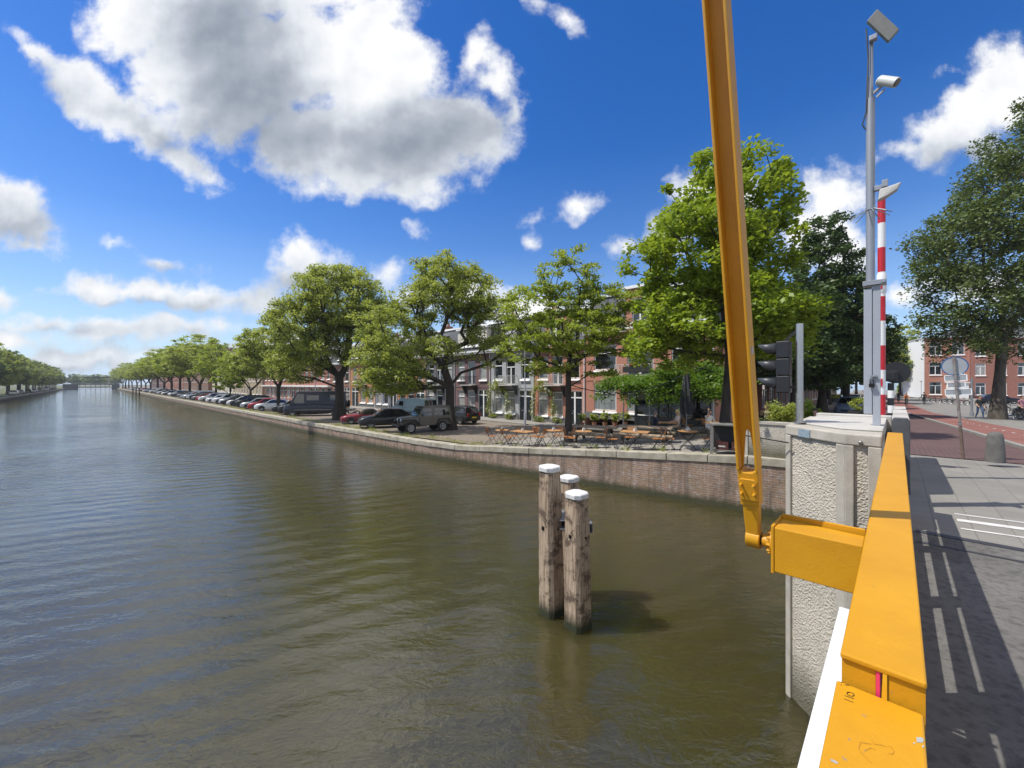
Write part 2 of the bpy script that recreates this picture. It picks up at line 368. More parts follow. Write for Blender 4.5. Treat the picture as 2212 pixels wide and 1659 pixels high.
def grid(pts_rows, name, mat, zfun, dz=0.0):
    m = MB(); nr = len(pts_rows); nc = len(pts_rows[0])
    for r in pts_rows:
        for (x,y) in r: m.v.append((x,y,zfun(x,y)+dz))
    for i in range(nr-1):
        for j in range(nc-1):
            m.f.append((i*nc+j, i*nc+j+1, (i+1)*nc+j+1, (i+1)*nc+j)); m.m.append(0)
    return m.build(name, mat, smooth=True)
# quay edge (water side of the wall) from the bridge outwards, in (u, v)
EDGE = [(0.2,15.45),(2.4,15.2),(8,14.6),(14,13.9),(20,13.3),(30,12.9),(60,12.7),(120,12.6),(240,12.6),(452,12.6),(900,12.6)]
def edge_v(u):
    for (u0,v0),(u1,v1) in zip(EDGE, EDGE[1:]):
        if u <= u1: return v0+(v1-v0)*max(u-u0,0)/(u1-u0)
    return EDGE[-1][1]
US = [0.2,1.2,2.4,4,6,8,10,12,14,16,18,20,25,30,40,60,80,100,120,160,200,260,320,390,452,600,900]
def street_u(v): return 1.4 + (v-15.2)*0.1 if v < 26 else 2.5   # left border of the street
rows = []
for u in US: rows.append([UV(max(u, street_u(edge_v(u)+(t_)) if u < 6 else u), edge_v(u)+t_) for t_ in (0.45,1.5,3,5,8,11,14,20,30,60,150)])
struct(grid(rows, 'quay_street', m_klinker, hq), 'brick paved quay street between the canal wall and the houses')
# terrace paving near the bridge and the footway along the house fronts, each a thin sheet above
rows = [[UV(max(u, street_u(edge_v(u)+q)+0.05), edge_v(u)+q) for q in (0.46,1.5,2.5,3.6,4.8)] for u in (0.9,2.4,4,6,8,10,12,14,15.5)]
struct(grid(rows, 'terrace_pavement', m_terrace, hq, 0.006), 'pale paved cafe terrace along the canal edge')
rows = [[UV(u, q) for q in (24.6,25.5,26.4,27.2)] for u in (7.5,10,12,14,16,18,20,30,60,120,240,452)]
struct(grid(rows, 'footway', m_walk, hq, 0.09), 'pale footway along the house fronts')
k = MB()
for (u0,u1) in zip((7.5,17,30,60,120,240),(17,30,60,120,240,452)):
    p = [UV(u0,24.45),UV(u0,24.6),UV(u1,24.6),UV(u1,24.45)]
    k.hexa([(x,y,hq(x,y)-0.1) for x,y in p]+[(x,y,hq(x,y)+0.094) for x,y in p])
struct(k.build('kerb', m_kerb), 'stone kerb of the footway along the houses')
# grassy strip behind the coping
def strip(u0,u1,v0,v1,n=14): return [[UV(u0+(u1-u0)*i/n, edge_v(u0+(u1-u0)*i/n)+q) for q in (v0,(v0+v1)/2,v1)] for i in range(n+1)]
m_verge = M('verge_soil', (0.23,0.185,0.12), 0.95, 0.45, 1.5, col2=(0.11,0.11,0.045), bump=0.8, bs=40, fine=0.4)
struct(grid(strip(15.8,452,0.47,1.25,40), 'verge', m_verge, hq, 0.012), 'worn grass verge behind the quay coping')

# ---------------------------------------------------------------- street over the bridge, in (n, s): n to the canal side
SS = [8.0,10,12,14,17,20,25,30,40,50,60,80,110,160,260]
def st(n0, n1, s0, k=4):        # the street bends slightly to the left after the bridge
    def bend(s): return max(s-12,0)*0.052
    return [[BR(n0+(n1-n0)*j/k + bend(s), s) for j in range(k+1)] for s in [s0]+[q for q in SS if q > s0]]
def nl(s):
    for (a,b),(c,d_) in zip(((8,0.06),(8.7,0.1),(15.2,1.5),(26,2.9)),((8.7,0.1),(15.2,1.5),(26,2.9),(1e6,2.9))):
        if s <= c: return b+(d_-b)*(s-a)/(c-a)
rows = [[BR(nl(s)+(-62-nl(s))*j/8.0+max(s-12,0)*0.052*(1 if s>26 else 0), s) for j in range(9)] for s in (8.0,8.7,10,12,15.2,17,20,26,27,30,40,50,60,80,110,160,260)]
struct(grid(rows, 'street_ground', m_pave, lambda x,y: hs(x,y)-0.012), 'grey paved street ground beyond the bridge')
struct(grid(st(-0.15,-2.75,13.6), 'road', m_redroad, hs, 0.004), 'dark red brick carriageway of the street')
struct(grid(st(-2.92,-5.1,13.4), 'cycle_path', m_bike, hs, 0.03), 'red asphalt cycle path along the street')
kb = MB()
def ribbon(mb, n0, n1, ss, z0, z1):
    def bend(s): return max(s-12,0)*0.052
    for s0,s1 in zip(ss, ss[1:]):
        p = [BR(n0+bend(s0),s0),BR(n1+bend(s0),s0),BR(n1+bend(s1),s1),BR(n0+bend(s1),s1)]
        mb.hexa([(x,y,hs(x,y)+z0) for x,y in p]+[(x,y,hs(x,y)+z1) for x,y in p])
ribbon(kb, -2.75, -2.92, [13.4,14,17,20,25,30,40,50,60,80,110,160], -0.1, 0.10)
struct(kb.build('kerb', m_kerb), 'stone kerb between the carriageway and the cycle path')
kb = MB(); ribbon(kb, -5.1, -5.2, [13.4,14,17,20,25,30,40,50,60,80,110,160], -0.1, 0.035)
struct(kb.build('kerb', m_kerb), 'flat stone edge beside the red cycle path')
# dashes on the cycle path
ds = MB()
for i in range(30):
    s = 13.8+i*1.55; b_ = max(s-12,0)*0.052
    p = [BR(-4.15+b_,s),BR(-4.23+b_,s),BR(-4.23+b_,s+0.4),BR(-4.15+b_,s+0.4)]
    ds.add([(x,y,hs(x,y)+0.036) for x,y in p],[(0,1,2,3)])
struct(ds.build('road_marking', m_white), 'white dashed centre line on the red cycle path')
# bridge deck: asphalt footway on the moving span, joint strips, then slabs
dk = MB(); 
def rect(mb,n0,n1,s0,s1,z0,z1):
    p = [BR(n0,s0),BR(n1,s0),BR(n1,s1),BR(n0,s1)]; mb.hexa([(x,y,z0) for x,y in p]+[(x,y,z1) for x,y in p])
rect(dk,0.06,-12,-8,6.15,-2.1,-1.6)
struct(dk.build('bridge_deck', m_asph), 'dark asphalt footway of the bridge deck')
dk = MB(); rect(dk,0.06,-12,6.15,8.05,-2.1,-1.607)
struct(dk.build('bridge_approach', m_pave), 'grey slab paving at the end of the bridge deck')
ln = MB()
for s0,w_ in ((6.6,0.05),(6.95,0.12),(7.3,0.05)):
    p = [BR(-0.5,s0),BR(-6,s0+0.9),BR(-6,s0+0.9+w_),BR(-0.5,s0+w_)]
    ln.add([(x,y,-1.6025) for x,y in p],[(0,1,2,3)])
struct(ln.build('road_marking', m_white), 'white lines across the paving at the end of the bridge')
jt = MB(); rect(jt,-0.14,-12,6.1,6.2,-1.7,-1.592); rect(jt,-0.14,-12,5.72,5.76,-1.7,-1.594)
struct(jt.build('expansion_joint', M('joint_steel',(0.10,0.10,0.105),0.5,0.3,8,metal=0.6)), 'steel joint strip across the bridge deck')

# ---------------------------------------------------------------- quay wall
m_qbrick = None
def quaybrick():
    m, t, p, out = newmat('quay_brick')
    tc = t.n('ShaderNodeTexCoord')
    br = t.n('ShaderNodeTexBrick', i={'Scale':1.0,'Mortar Size':0.010,'Brick Width':0.24,'Row Height':0.082,'Color1':(0.34,0.195,0.125,1),'Color2':(0.23,0.15,0.11,1),'Mortar':(0.36,0.32,0.27,1)})
    t.l(tc.outputs['UV'], br.inputs['Vector'])
    n = t.noise(tc.outputs['UV'], 1.1, 6, 0.65); n3 = t.noise(tc.outputs['UV'], 5, 5, 0.7)
    c = t.mix(t.math('MULTIPLY', t.ramp(n,[(0.42,(0,0,0)),(0.62,(1,1,1))]),0.55), br.outputs['Color'], (0.20,0.145,0.075))
    c = t.mix(t.math('MULTIPLY', t.ramp(n3,[(0.50,(0,0,0)),(0.70,(1,1,1))]),0.65), c, (0.46,0.43,0.40))
    mp = t.n('ShaderNodeMapping'); mp.inputs['Scale'].default_value = (2.2,0.25,1); t.l(tc.outputs['UV'], mp.inputs[0])
    n2 = t.noise(mp.outputs[0], 1.0, 5, 0.7)
    c = t.mix(t.math('MULTIPLY', t.ramp(n2,[(0.47,(0,0,0)),(0.66,(1,1,1))]),0.72), c, (0.06,0.05,0.04))
    sy = t.n('ShaderNodeSeparateXYZ'); t.l(tc.outputs['UV'], sy.inputs[0])
    nz = t.math('ADD', sy.outputs[1], t.math('MULTIPLY', n3, 0.22))
    wet = t.ramp(nz, [(0.26,(1,1,1)),(0.50,(0,0,0))])
    c = t.mix(t.math('MULTIPLY', wet, 0.92), c, (0.035,0.04,0.012))
    t.l(c, p.inputs['Base Color']); p.inputs['Roughness'].default_value = 0.85
    b = t.n('ShaderNodeBump', i={'Strength':0.7,'Distance':0.012}); b.invert = True
    t.l(br.outputs['Fac'], b.inputs['Height']); t.l(b.outputs[0], p.inputs['Normal'])
    return m
m_qbrick = quaybrick()
m_cope = M('coping_stone', (0.46,0.42,0.335), 0.85, 0.35, 2.5, col2=(0.27,0.245,0.175), bump=0.4, bs=40, fine=0.35)
qt = thing('quay_wall', 'long low brick quay wall with pale stone coping along the canal', 'quay wall', (*UV(8,14.6),WATER))
def uvwall(name, pts, mat, parent, zt, zb):
    me = bpy.data.meshes.new(name); vs=[]; fs=[]; uv=[]; L=0
    for i,(x,y) in enumerate(pts):
        if i: L += math.hypot(x-pts[i-1][0], y-pts[i-1][1])
        vs += [(x,y,zb(x,y)),(x,y,zt(x,y))]; uv += [(L,zb(x,y)-WATER),(L,zt(x,y)-WATER)]
        if i: fs.append((2*i-2,2*i,2*i+1,2*i-1))
    me.from_pydata(vs,[],fs); ul = me.uv_layers.new(name='UVMap')
    for l in me.loops: ul.data[l.index].uv = uv[l.vertex_index]
    me.materials.append(mat); o = bpy.data.objects.new(name, me); COL.objects.link(o)
    if parent: o.parent = parent; o.matrix_parent_inverse = Matrix.Translation(-parent.location)
    return o
epts = [UV(u, edge_v(u)) for u in US]
uvwall('brick_face', epts, m_qbrick, qt, lambda x,y: hq(x,y)-0.22, lambda x,y: -5.5)
cp = MB(); u = 0.25; rnd = random.Random(3)
while u < 452:
    L = rnd.uniform(1.2,2.1) if u < 130 else 8.0
    u1 = min(u+L,452); g_ = 0.012 if u < 130 else 0
    j = rnd.uniform(-0.012,0.012) if u < 130 else 0
    pts = []
    q = [(u+g_,-0.05+j),(u+g_,0.50),(u1-g_,0.50),(u1-g_,-0.05+j)]
    P_ = [UV(a_, edge_v(a_)+b_) for a_,b_ in q]
    dz = rnd.uniform(-0.015,0.01) if u < 130 else 0
    cp.hexa([(x,y,hq(x,y)-0.235+dz) for x,y in P_]+[(x,y,hq(x,y)+0.03+dz) for x,y in P_]); u = u1
c_ = cp.build('coping', m_cope, bevel=0.018); c_.parent = qt; c_.matrix_parent_inverse = Matrix.Translation(-qt.location)
# left bank
rows = [[UV(u, q) for q in (-16.0,-20,-28,-60,-400)] for u in (40,120,200,300,452,900)]
struct(grid(rows, 'opposite_bank', m_lawn, lambda x,y: -3.5), 'street on the opposite bank under the trees')
lw = thing('quay_wall', 'dark distant quay wall on the opposite bank below the tree mass', 'quay wall', (*UV(150,-16),WATER))
uvwall('brick_face', [UV(u,-16.0) for u in (40,200,452,900)], m_qbrick, lw, lambda x,y: -3.7, lambda x,y: -5.5)
cp = MB()
p = [UV(40,-15.95),UV(40,-16.5),UV(900,-16.5),UV(900,-15.95)]; cp.hexa([(x,y,-3.72) for x,y in p]+[(x,y,-3.47) for x,y in p])
c_ = cp.build('coping', m_cope); c_.parent = lw; c_.matrix_parent_inverse = Matrix.Translation(-lw.location)
# land beyond the far bridge so that no water edge shows
rows = [[UV(u, q) for q in (-16,-5,5,12.6)] for u in (700,800,900)]
struct(grid(rows, 'far_bank', m_lawn, lambda x,y: -3.6), 'low land closing the far end of the canal')
rows = [[UV(u, q) for q in (-800,-300,12.6,300,800)] for u in (900,1400,2200)]
struct(grid(rows, 'terrain', m_lawn, lambda x,y: -3.5), 'flat land far beyond the canal')
# ---------------------------------------------------------------- bridge ironwork in yellow paint
def yellowmat(name, col, dark):
    m, t, p, out = newmat(name)
    tc = t.n('ShaderNodeTexCoord'); vec = tc.outputs['Object']
    n = t.noise(vec, 3.0, 6, 0.65)
    c = t.mix(t.ramp(n,[(0.35,(0,0,0)),(0.7,(1,1,1))]), col, dark)
    sc_ = t.n('ShaderNodeMapping'); sc_.inputs['Scale'].default_value = (9,60,60); sc_.inputs['Rotation'].default_value = (0,0,-ANG_B+0.5); t.l(vec, sc_.inputs[0])
    s = t.noise(sc_.outputs[0], 1.0, 4, 0.7)
    c = t.mix(t.math('MULTIPLY', t.ramp(s,[(0.70,(0,0,0)),(0.78,(1,1,1))]), 0.55), c, (0.16,0.08,0.015))
    gr_ = t.noise(vec, 0.9, 7, 0.7, dist=1.5)
    c = t.mix(t.math('MULTIPLY', t.ramp(gr_,[(0.48,(0,0,0)),(0.68,(1,1,1))]), 0.30), c, (0.36,0.17,0.012))
    ch = t.noise(vec, 42, 2, 0.5)
    c = t.mix(t.math('MULTIPLY', t.ramp(ch,[(0.735,(0,0,0)),(0.76,(1,1,1))]), 0.7), c, (0.25,0.2,0.14))
    t.l(c, p.inputs['Base Color']); p.inputs['Roughness'].default_value = 0.42; p.inputs['Specular IOR Level'].default_value = 0.35
    b = t.n('ShaderNodeBump', i={'Strength':0.25,'Distance':0.004}); t.l(t.noise(vec, 90, 3, 0.6), b.inputs['Height']); t.l(b.outputs[0], p.inputs['Normal'])
    return m
m_yel = yellowmat('yellow_paint', (0.575,0.285,0.012), (0.51,0.24,0.010))
m_yeld = yellowmat('yellow_paint_rod', (0.60,0.30,0.018), (0.51,0.245,0.015))
m_pink = M('pink_primer', (0.75,0.04,0.14), 0.5, 0.15, 20)
m_whitep = M('white_paint', (0.80,0.81,0.82), 0.45, 0.12, 6, col2=(0.62,0.63,0.64), fine=0.08)
m_ink = M('marker_ink', (0.05,0.035,0.01), 0.7, 0.2, 30)
m_chip = M('bare_primer', (0.42,0.43,0.42), 0.6, 0.3, 60)
RZB = math.atan2(BY, BX)      # local x runs along the bridge away from the camera, local y to the canal side
def L2(n, s, z): return (s, n, z)
rail = thing('bridge_railing', 'yellow painted steel bridge railing with broad flat handrail', 'railing', BR(0,3)+(-1.6,), RZB)
def rl(s, n, z): return (s-3, n, z+1.6)
def rbb(mb, s0,s1,n0,n1,z0,z1): return mb.bb(s0-3,s1-3,n0,n1,z0+1.6,z1+1.6)
# far handrail length, cut into lengths by a narrow seam
h1 = MB(); rbb(h1,1.143,3.02,-0.042,0.092,-0.612,-0.598); rbb(h1,1.215,3.02,-0.042,-0.030,-0.69,-0.612); rbb(h1,1.215,3.02,0.080,0.092,-0.645,-0.612)
h1.build('handrail', m_yel, rail, bevel=0.004)
h2 = MB(); rbb(h2,3.024,6.62,-0.042,0.092,-0.645,-0.600); rbb(h2,6.66,6.80,-0.042,0.092,-0.645,-0.600)
h2.build('handrail', m_yel, rail, bevel=0.004)
g2 = MB(); rbb(g2,6.62,6.66,-0.036,0.086,-0.64,-0.604); g2.build('rail_joint', M('rubber',(0.03,0.03,0.03),0.8), rail)
# near handrail length, a few centimetres lower, with its own end plate
h3 = MB(); rbb(h3,-1.5,1.140,-0.037,0.098,-0.672,-0.660); rbb(h3,-1.5,1.1,-0.037,-0.025,-0.72,-0.672); rbb(h3,-1.5,1.1,0.086,0.098,-0.70,-0.672)
hn = h3.build('handrail', m_yel, rail, bevel=0.004)
# end faces of the far length, a pink web between them
e = MB(); rbb(e,1.150,1.158,0.034,0.090,-0.70,-0.612); rbb(e,1.150,1.158,-0.040,0.013,-0.70,-0.612)
e.build('end_plate', m_yel, rail)
e = MB(); rbb(e,1.147,1.60,0.0275,0.0335,-0.70,-0.6125); e.build('web_plate', m_pink, rail)
# sheet boards below the handrail with two long slits, posts
brd = MB(); rbb(brd,-1.5,6.75,0.020,0.032,-1.54,-1.140); brd.build('lower_board', m_yel, rail)
brd = MB(); rbb(brd,-1.5,6.75,0.020,0.032,-1.015,-0.855); brd.build('upper_board', m_yel, rail)
for i in range(7):
    s0 = -1.25+1.3*i-0.02
    q = MB(); rbb(q,s0,s0+0.2,0.0,0.019,-1.6,-0.665); rbb(q,s0-0.02,s0+0.22,-0.03,0.06,-1.6,-1.585); q.build('post', m_yel, rail)
# white fascia board on the canal side
wb = MB()
wb.hexa([rl(-1.5,0.102,-0.81),rl(1.86,0.102,-0.81),rl(1.86,0.150,-0.81),rl(-1.5,0.150,-0.81),rl(-1.5,0.102,-0.795),rl(1.83,0.102,-0.795),rl(1.83,0.150,-0.795),rl(-1.5,0.150,-0.795)])
wb.hexa([rl(-1.5,0.14,-1.25),rl(1.86,0.14,-1.25),rl(1.86,0.150,-1.25),rl(-1.5,0.150,-1.25),rl(-1.5,0.14,-0.81),rl(1.86,0.14,-0.81),rl(1.86,0.150,-0.81),rl(-1.5,0.150,-0.81)])
wb.build('white_board', m_whitep, rail, bevel=0.004)
gd = MB(); rbb(gd,-6,6.05,0.07,0.13,-2.15,-1.27); gd.build('edge_girder', M('girder_grey',(0.10,0.105,0.11),0.6), rail)
# handwritten number and paint chips on the near handrail
def stroke(mb, pts, w, z):      # pts in (s, n)
    for (a,b),(c,d2) in zip(pts, pts[1:]):
        v_ = Vector((c-a,d2-b)); k_ = Vector((-v_.y,v_.x)).normalized()*w/2; v_ = v_.normalized()*w*0.3
        mb.add([rl(a-v_.x-k_.x,b-v_.y-k_.y,z),rl(a-v_.x+k_.x,b-v_.y+k_.y,z),rl(c+v_.x+k_.x,d2+v_.y+k_.y,z),rl(c+v_.x-k_.x,d2+v_.y-k_.y,z)],[(0,1,2,3)])
def on_near(px, py): p_ = onz(px, py, -0.6592); n_ = -BY*p_.x+BX*p_.y; s_ = BX*p_.x+BY*p_.y; return (s_, n_)
def crop(cx, cy): return on_near((3000+cx/2.86)/1.736, (2300+cy/2.86)/1.736)
ink = MB()
for g in ([(475,915),(570,952)],[(480,880),(578,915)],[(505,845),(535,845),(575,860),(580,880),(560,888),(520,878),(505,862),(508,848),(530,842)],[(482,765),(528,770)],[(440,738),(452,735)],[(436,762),(446,768)]):
    stroke(ink, [crop(*q) for q in g], 0.0016, -0.6592)
num = ink.build('handwritten_number', m_ink, rail)
for (cx,cy,a,b,r_) in ((1285,1355,42,32,0.3),(1320,1425,12,14,0),(365,1585,48,14,0.5),(1225,1390,10,10,0)):
    pts = []
    for k_ in range(9):
        th = k_/9*6.283; rr = 1+0.25*math.sin(k_*2.7)
        x_ = a*rr*math.cos(th); y_ = b*rr*math.sin(th)
        pts.append(crop(cx+x_*math.cos(r_)-y_*math.sin(r_), cy+x_*math.sin(r_)+y_*math.cos(r_)))
    chips = MB(); chips.add([rl(s_,n_,-0.6594) for s_,n_ in pts],[tuple(range(9))]); chips.build('paint_chip', m_chip, rail)
scr = MB()
for g in ([(640,1380),(700,1390),(760,1400)],[(650,1390),(630,1440),(660,1500),(720,1560),(770,1600)],[(770,1360),(800,1400),(870,1410),(930,1430)],[(950,1420),(990,1440),(1010,1480),(990,1510),(950,1500)],[(700,1470),(760,1440),(810,1460)]):
    stroke(scr, [crop(*q) for q in g], 0.0009, -0.6593)
scr.build('scratch', M('scratch',(0.46,0.21,0.02),0.6), rail)

# ---------------------------------------------------------------- yellow bracket arm
arm = thing('bracket_arm', 'yellow steel box arm reaching from the railing to the lifting rod', 'bridge arm', BR(0.1,2.13)+(-0.76,), RZB)
a = MB()
a.hexa([(0,0.0,-0.098),(0.15,0.0,-0.098),(0.17,0.305,-0.098),(0,0.305,-0.098),(0,0.0,0.105),(0.15,0.0,0.105),(0.17,0.305,0.105),(0,0.305,0.105)])
a.build('box_beam', m_yel, arm, bevel=0.004)
a = MB(); a.bb(-0.004,0.20,0.305,0.317,-0.106,0.112); a.bb(0.17,0.182,0.0,0.305,0.09,0.128); a.build('end_flange', m_yel, arm, bevel=0.003)
MX = Matrix.Rotation(R(-90),4,'X')
fl = MB(); mm = Matrix.Translation((0.09,0.317,0.005)) @ MX
fl.lathe([(0.062,0),(0.062,0.012),(0.034,0.018),(0.030,0.05)], 20, M=mm); fl.build('hinge_hub', m_yel, arm, smooth=True)
bl = MB()
for k_ in range(10):
    th = k_*math.pi/5
    bl.lathe([(0.0075,0),(0.0075,0.014),(0.004,0.018)], 6, M=Matrix.Translation((0.09+0.05*math.cos(th),0.327,0.005+0.05*math.sin(th))) @ MX)
bl.build('bolt', m_yel, arm)
pn = MB(); pn.lathe([(0.022,0),(0.022,0.03)], 16, M=Matrix.Translation((0.09,0.345,0.005)) @ MX); pn.build('hinge_pin', M('dark_steel',(0.035,0.033,0.03),0.4,0.2,20,metal=0.8), arm, smooth=True)

# ---------------------------------------------------------------- lifting rod, leaning back along the bridge
rod = thing('lifting_rod', 'tall yellow steel lifting rod hinged to the bracket arm', 'lifting rod', BR(0.1+0.405,2.22)+(-0.755,), RZB)
LEAN = R(-10.2)
MR = Matrix.Rotation(LEAN,4,'Y') @ Matrix.Rotation(R(-1.0),4,'X')          # local z along the rod, local y across, local -x towards the camera
def rb(mb, x0,x1,y0,y1,z0,z1): return mb.hexa([MR @ Vector(q) for q in ((x0,y0,z0),(x1,y0,z0),(x1,y1,z0),(x0,y1,z0),(x0,y0,z1),(x1,y0,z1),(x1,y1,z1),(x0,y1,z1))])
top = 6.5
q = MB(); rb(q,-0.042,0.042,0.033,0.045,0.355,top); rb(q,-0.042,0.042,-0.045,-0.033,0.355,top); q.build('flange', m_yeld, rod, bevel=0.003)
q = MB()
hole = [(-0.033,0.357),(-0.029,0.357),(-0.010,0.53),(0,0.546),(0.010,0.53),(0.029,0.357),(0.033,0.357),(0.033,top),(-0.033,top)]
q.extr([MR @ Vector((0.016,y,z)) for y,z in hole], MR @ Vector((0.012,0,0)) - MR @ Vector((0,0,0)))
q.build('web', m_yeld, rod)
q = MB(); q.extr([MR @ Vector((-0.036,y,z)) for y,z in [(-0.045,0.3545),(-0.026,0.3545),(-0.019,0.345),(0.019,0.345),(0.026,0.3545),(0.045,0.3545),(0.040,0.178),(-0.040,0.178)]], MR @ Vector((0.072,0,0)))
q.build('fork_head', m_yeld, rod, bevel=0.004)
q = MB(); q.extr([MR @ Vector((-0.048,y,z)) for y,z in [(-0.037,0.212),(0.037,0.212),(0.037,0.305),(0.029,0.317),(-0.029,0.317),(-0.037,0.305)]], MR @ Vector((0.0118,0,0))); q.build('cover_plate', m_yeld, rod, bevel=0.003)
q = MB()
for y in (-0.026,0.026):
    for z in (0.248,0.292):
        q = MB(); q.lathe([(0.006,0),(0.006,0.02),(0.0045,0.026)], 8, M=MR @ Matrix.Translation((-0.047,y,z)) @ Matrix.Rotation(R(-90),4,'Y')); q.build('bolt', m_yel, rod)
q = MB(); q.hexa([MR @ Vector(p_) for p_ in ((-0.03,-0.028,0.02),(0.03,-0.028,0.02),(0.03,0.028,0.02),(-0.03,0.028,0.02),(-0.033,-0.033,0.178),(0.033,-0.033,0.178),(0.033,0.033,0.178),(-0.033,0.033,0.178))])
q.build('link_bar', m_yel, rod, bevel=0.006)
q = MB(); q.lathe([(0.046,-0.030),(0.046,0.030)], 24, M=MX @ Matrix.Translation((0,0,0))); q.build('link_eye', m_yel, rod, smooth=True, bevel=0.004)
q = MB(); rb(q,-0.015,0.015,-0.0465,-0.0452,0.905,0.94); q.build('sticker', M('sticker_grey',(0.42,0.43,0.5),0.5,0.4,60), rod)

# ---------------------------------------------------------------- concrete pier with roughcast panels
def roughcast(name, col):
    m, t, p, out = newmat(name)
    tc = t.n('ShaderNodeTexCoord'); vec = tc.outputs['Object']
    vo = t.n('ShaderNodeTexVoronoi', feature='SMOOTH_F1', i={'Scale':40.0,'Smoothness':0.7}); t.l(warpv(t, vec, 14, 0.05), vo.inputs['Vector'])
    n = t.noise(vec, 2.0, 5, 0.6)
    c = t.mix(t.ramp(n,[(0.35,(0,0,0)),(0.7,(1,1,1))]), col, tuple(q*0.78 for q in col))
    sz = t.n('ShaderNodeSeparateXYZ'); t.l(vec, sz.inputs[0])
    c = t.mix(t.ramp(t.math('ADD', sz.outputs[2], t.math('MULTIPLY', n, 0.5)), [(0.42,(0.9,)*3),(0.95,(0,0,0))]), c, (0.085,0.08,0.045))
    st_m = t.n('ShaderNodeMapping'); st_m.inputs['Scale'].default_value = (5,5,0.35); t.l(vec, st_m.inputs[0])
    c = t.mix(t.math('MULTIPLY', t.ramp(t.noise(st_m.outputs[0], 1.0, 5, 0.7),[(0.5,(0,0,0)),(0.72,(1,1,1))]), 0.42), c, (0.20,0.18,0.145))
    t.l(c, p.inputs['Base Color']); p.inputs['Roughness'].default_value = 0.95
    b = t.n('ShaderNodeBump', i={'Strength':1.0,'Distance':0.016}); t.l(t.math('ADD', vo.outputs['Distance'], t.math('MULTIPLY', t.noise(vec, 60, 3, 0.6), 0.25)), b.inputs['Height']); t.l(b.outputs[0], p.inputs['Normal'])
    return m
def warpv(t, vec, scale, amp):
    nz = t.n('ShaderNodeTexNoise', i={'Scale':scale,'Detail':2}); t.l(vec, nz.inputs['Vector'])
    s = t.n('ShaderNodeVectorMath', operation='MULTIPLY_ADD'); t.l(nz.outputs['Color'], s.inputs[0]); s.inputs[1].default_value = (amp,)*3; t.l(vec, s.inputs[2]); return s.outputs[0]
m_rough = roughcast('roughcast', (0.50,0.455,0.375))
m_conc = M('smooth_concrete', (0.46,0.425,0.36), 0.85, 0.25, 3, col2=(0.33,0.305,0.255), bump=0.25, bs=60, fine=0.18)
m_concl = M('pale_concrete', (0.50,0.48,0.44), 0.8, 0.2, 2.5, col2=(0.40,0.38,0.34), bump=0.2, bs=50, fine=0.1)
pier = thing('bridge_pier', 'tall pale concrete bridge pier with roughcast panels rising from the water', 'bridge pier', BR(0.6,6.8)+(WATER,), RZB)
def pl(n, s): return (s-6.8, n-0.6)
OUT = [(0.125,5.93),(0.44,5.93),(1.12,6.60),(1.12,8.7),(0.125,8.7)]
INN = [(0.14,5.965),(0.425,5.965),(1.085,6.615),(1.085,8.66),(0.14,8.66)]
q = MB(); q.prism([pl(*p_) for p_ in INN], -1.5, 3.66); q.build('roughcast_panel', m_rough, pier)
q = MB(); q.prism([pl(*p_) for p_ in OUT], 3.60, 3.73); q.build('top_slab', m_conc, pier, bevel=0.015)
q = MB(); q.prism([pl(*p_) for p_ in [(0.125,6.4),(0.5,6.4),(1.0,6.95),(1.0,8.7),(0.125,8.7)]], 3.7305, 3.755); q.build('top_plinth', m_concl, pier, bevel=0.01)
def strip_on(p0, p1, a, b, name):      # vertical smooth strip between two fractions of a face
    p0 = Vector(p0); p1 = Vector(p1); A = p0+(p1-p0)*a; B = p0+(p1-p0)*b
    nrm = Vector((-(p1-p0).y, (p1-p0).x)).normalized()*0.05
    c_ = Vector((0.6,6.8)); 
    if (A+nrm-c_).length > (A-c_).length: nrm = -nrm
    poly = [pl(*A),pl(*B),pl(*(B+nrm)),pl(*(A+nrm))]
    m_ = MB(); m_.prism(poly, -1.5, 3.598); return m_.build(name, m_conc, pier, bevel=0.01)
strip_on(OUT[0],OUT[1],0.0,0.36,'edge_strip'); strip_on(OUT[0],OUT[1],0.74,0.999,'edge_strip')
strip_on(OUT[1],OUT[2],0.001,0.13,'edge_strip'); strip_on(OUT[1],OUT[2],0.91,0.999,'edge_strip'); strip_on(OUT[2],OUT[3],0.001,0.06,'edge_strip')
q = MB(); P0_ = Vector(OUT[1]); P1_ = Vector(OUT[2]); A = P0_+(P1_-P0_)*0.53; B = P0_+(P1_-P0_)*0.73; nr = Vector((1,-1)).normalized()*0.012
q.prism([pl(*A),pl(*B),pl(*(B+nr)),pl(*(A+nr))], 3.606, 3.706); q.build('blue_plate', M('plate_blue',(0.28,0.36,0.42),0.35,0.4,40), pier)
q = MB(); q.lathe([(0.02,0),(0.02,0.02),(0.012,0.026)], 12, M=Matrix.Translation((5.93-6.8,0.30-0.6,3.64)) @ Matrix.Rotation(R(-90),4,'Y')); q.build('anchor_bolt', M('bolt_steel',(0.25,0.23,0.2),0.4,0.3,30,metal=0.8), pier, smooth=True)
wet = MB()
q = MB(); q.tube([(pl(1.12,6.6)[0]-0.12,pl(1.12,6.6)[1]-0.06,3.50),(pl(1.12,6.6)[0]+0.0,pl(1.12,6.6)[1]+0.62,3.55)], 0.008, 6); q.build('stay_rod', M('dark_steel',(0.035,0.033,0.03),0.4), pier)

# parapets
par = thing('parapet_wall', 'low pale concrete parapet with roughcast face on the brick quay wall beside the bridge pier', 'parapet', (*UV(1.4,15.3),-2.45), math.atan2(-UY,-UX))
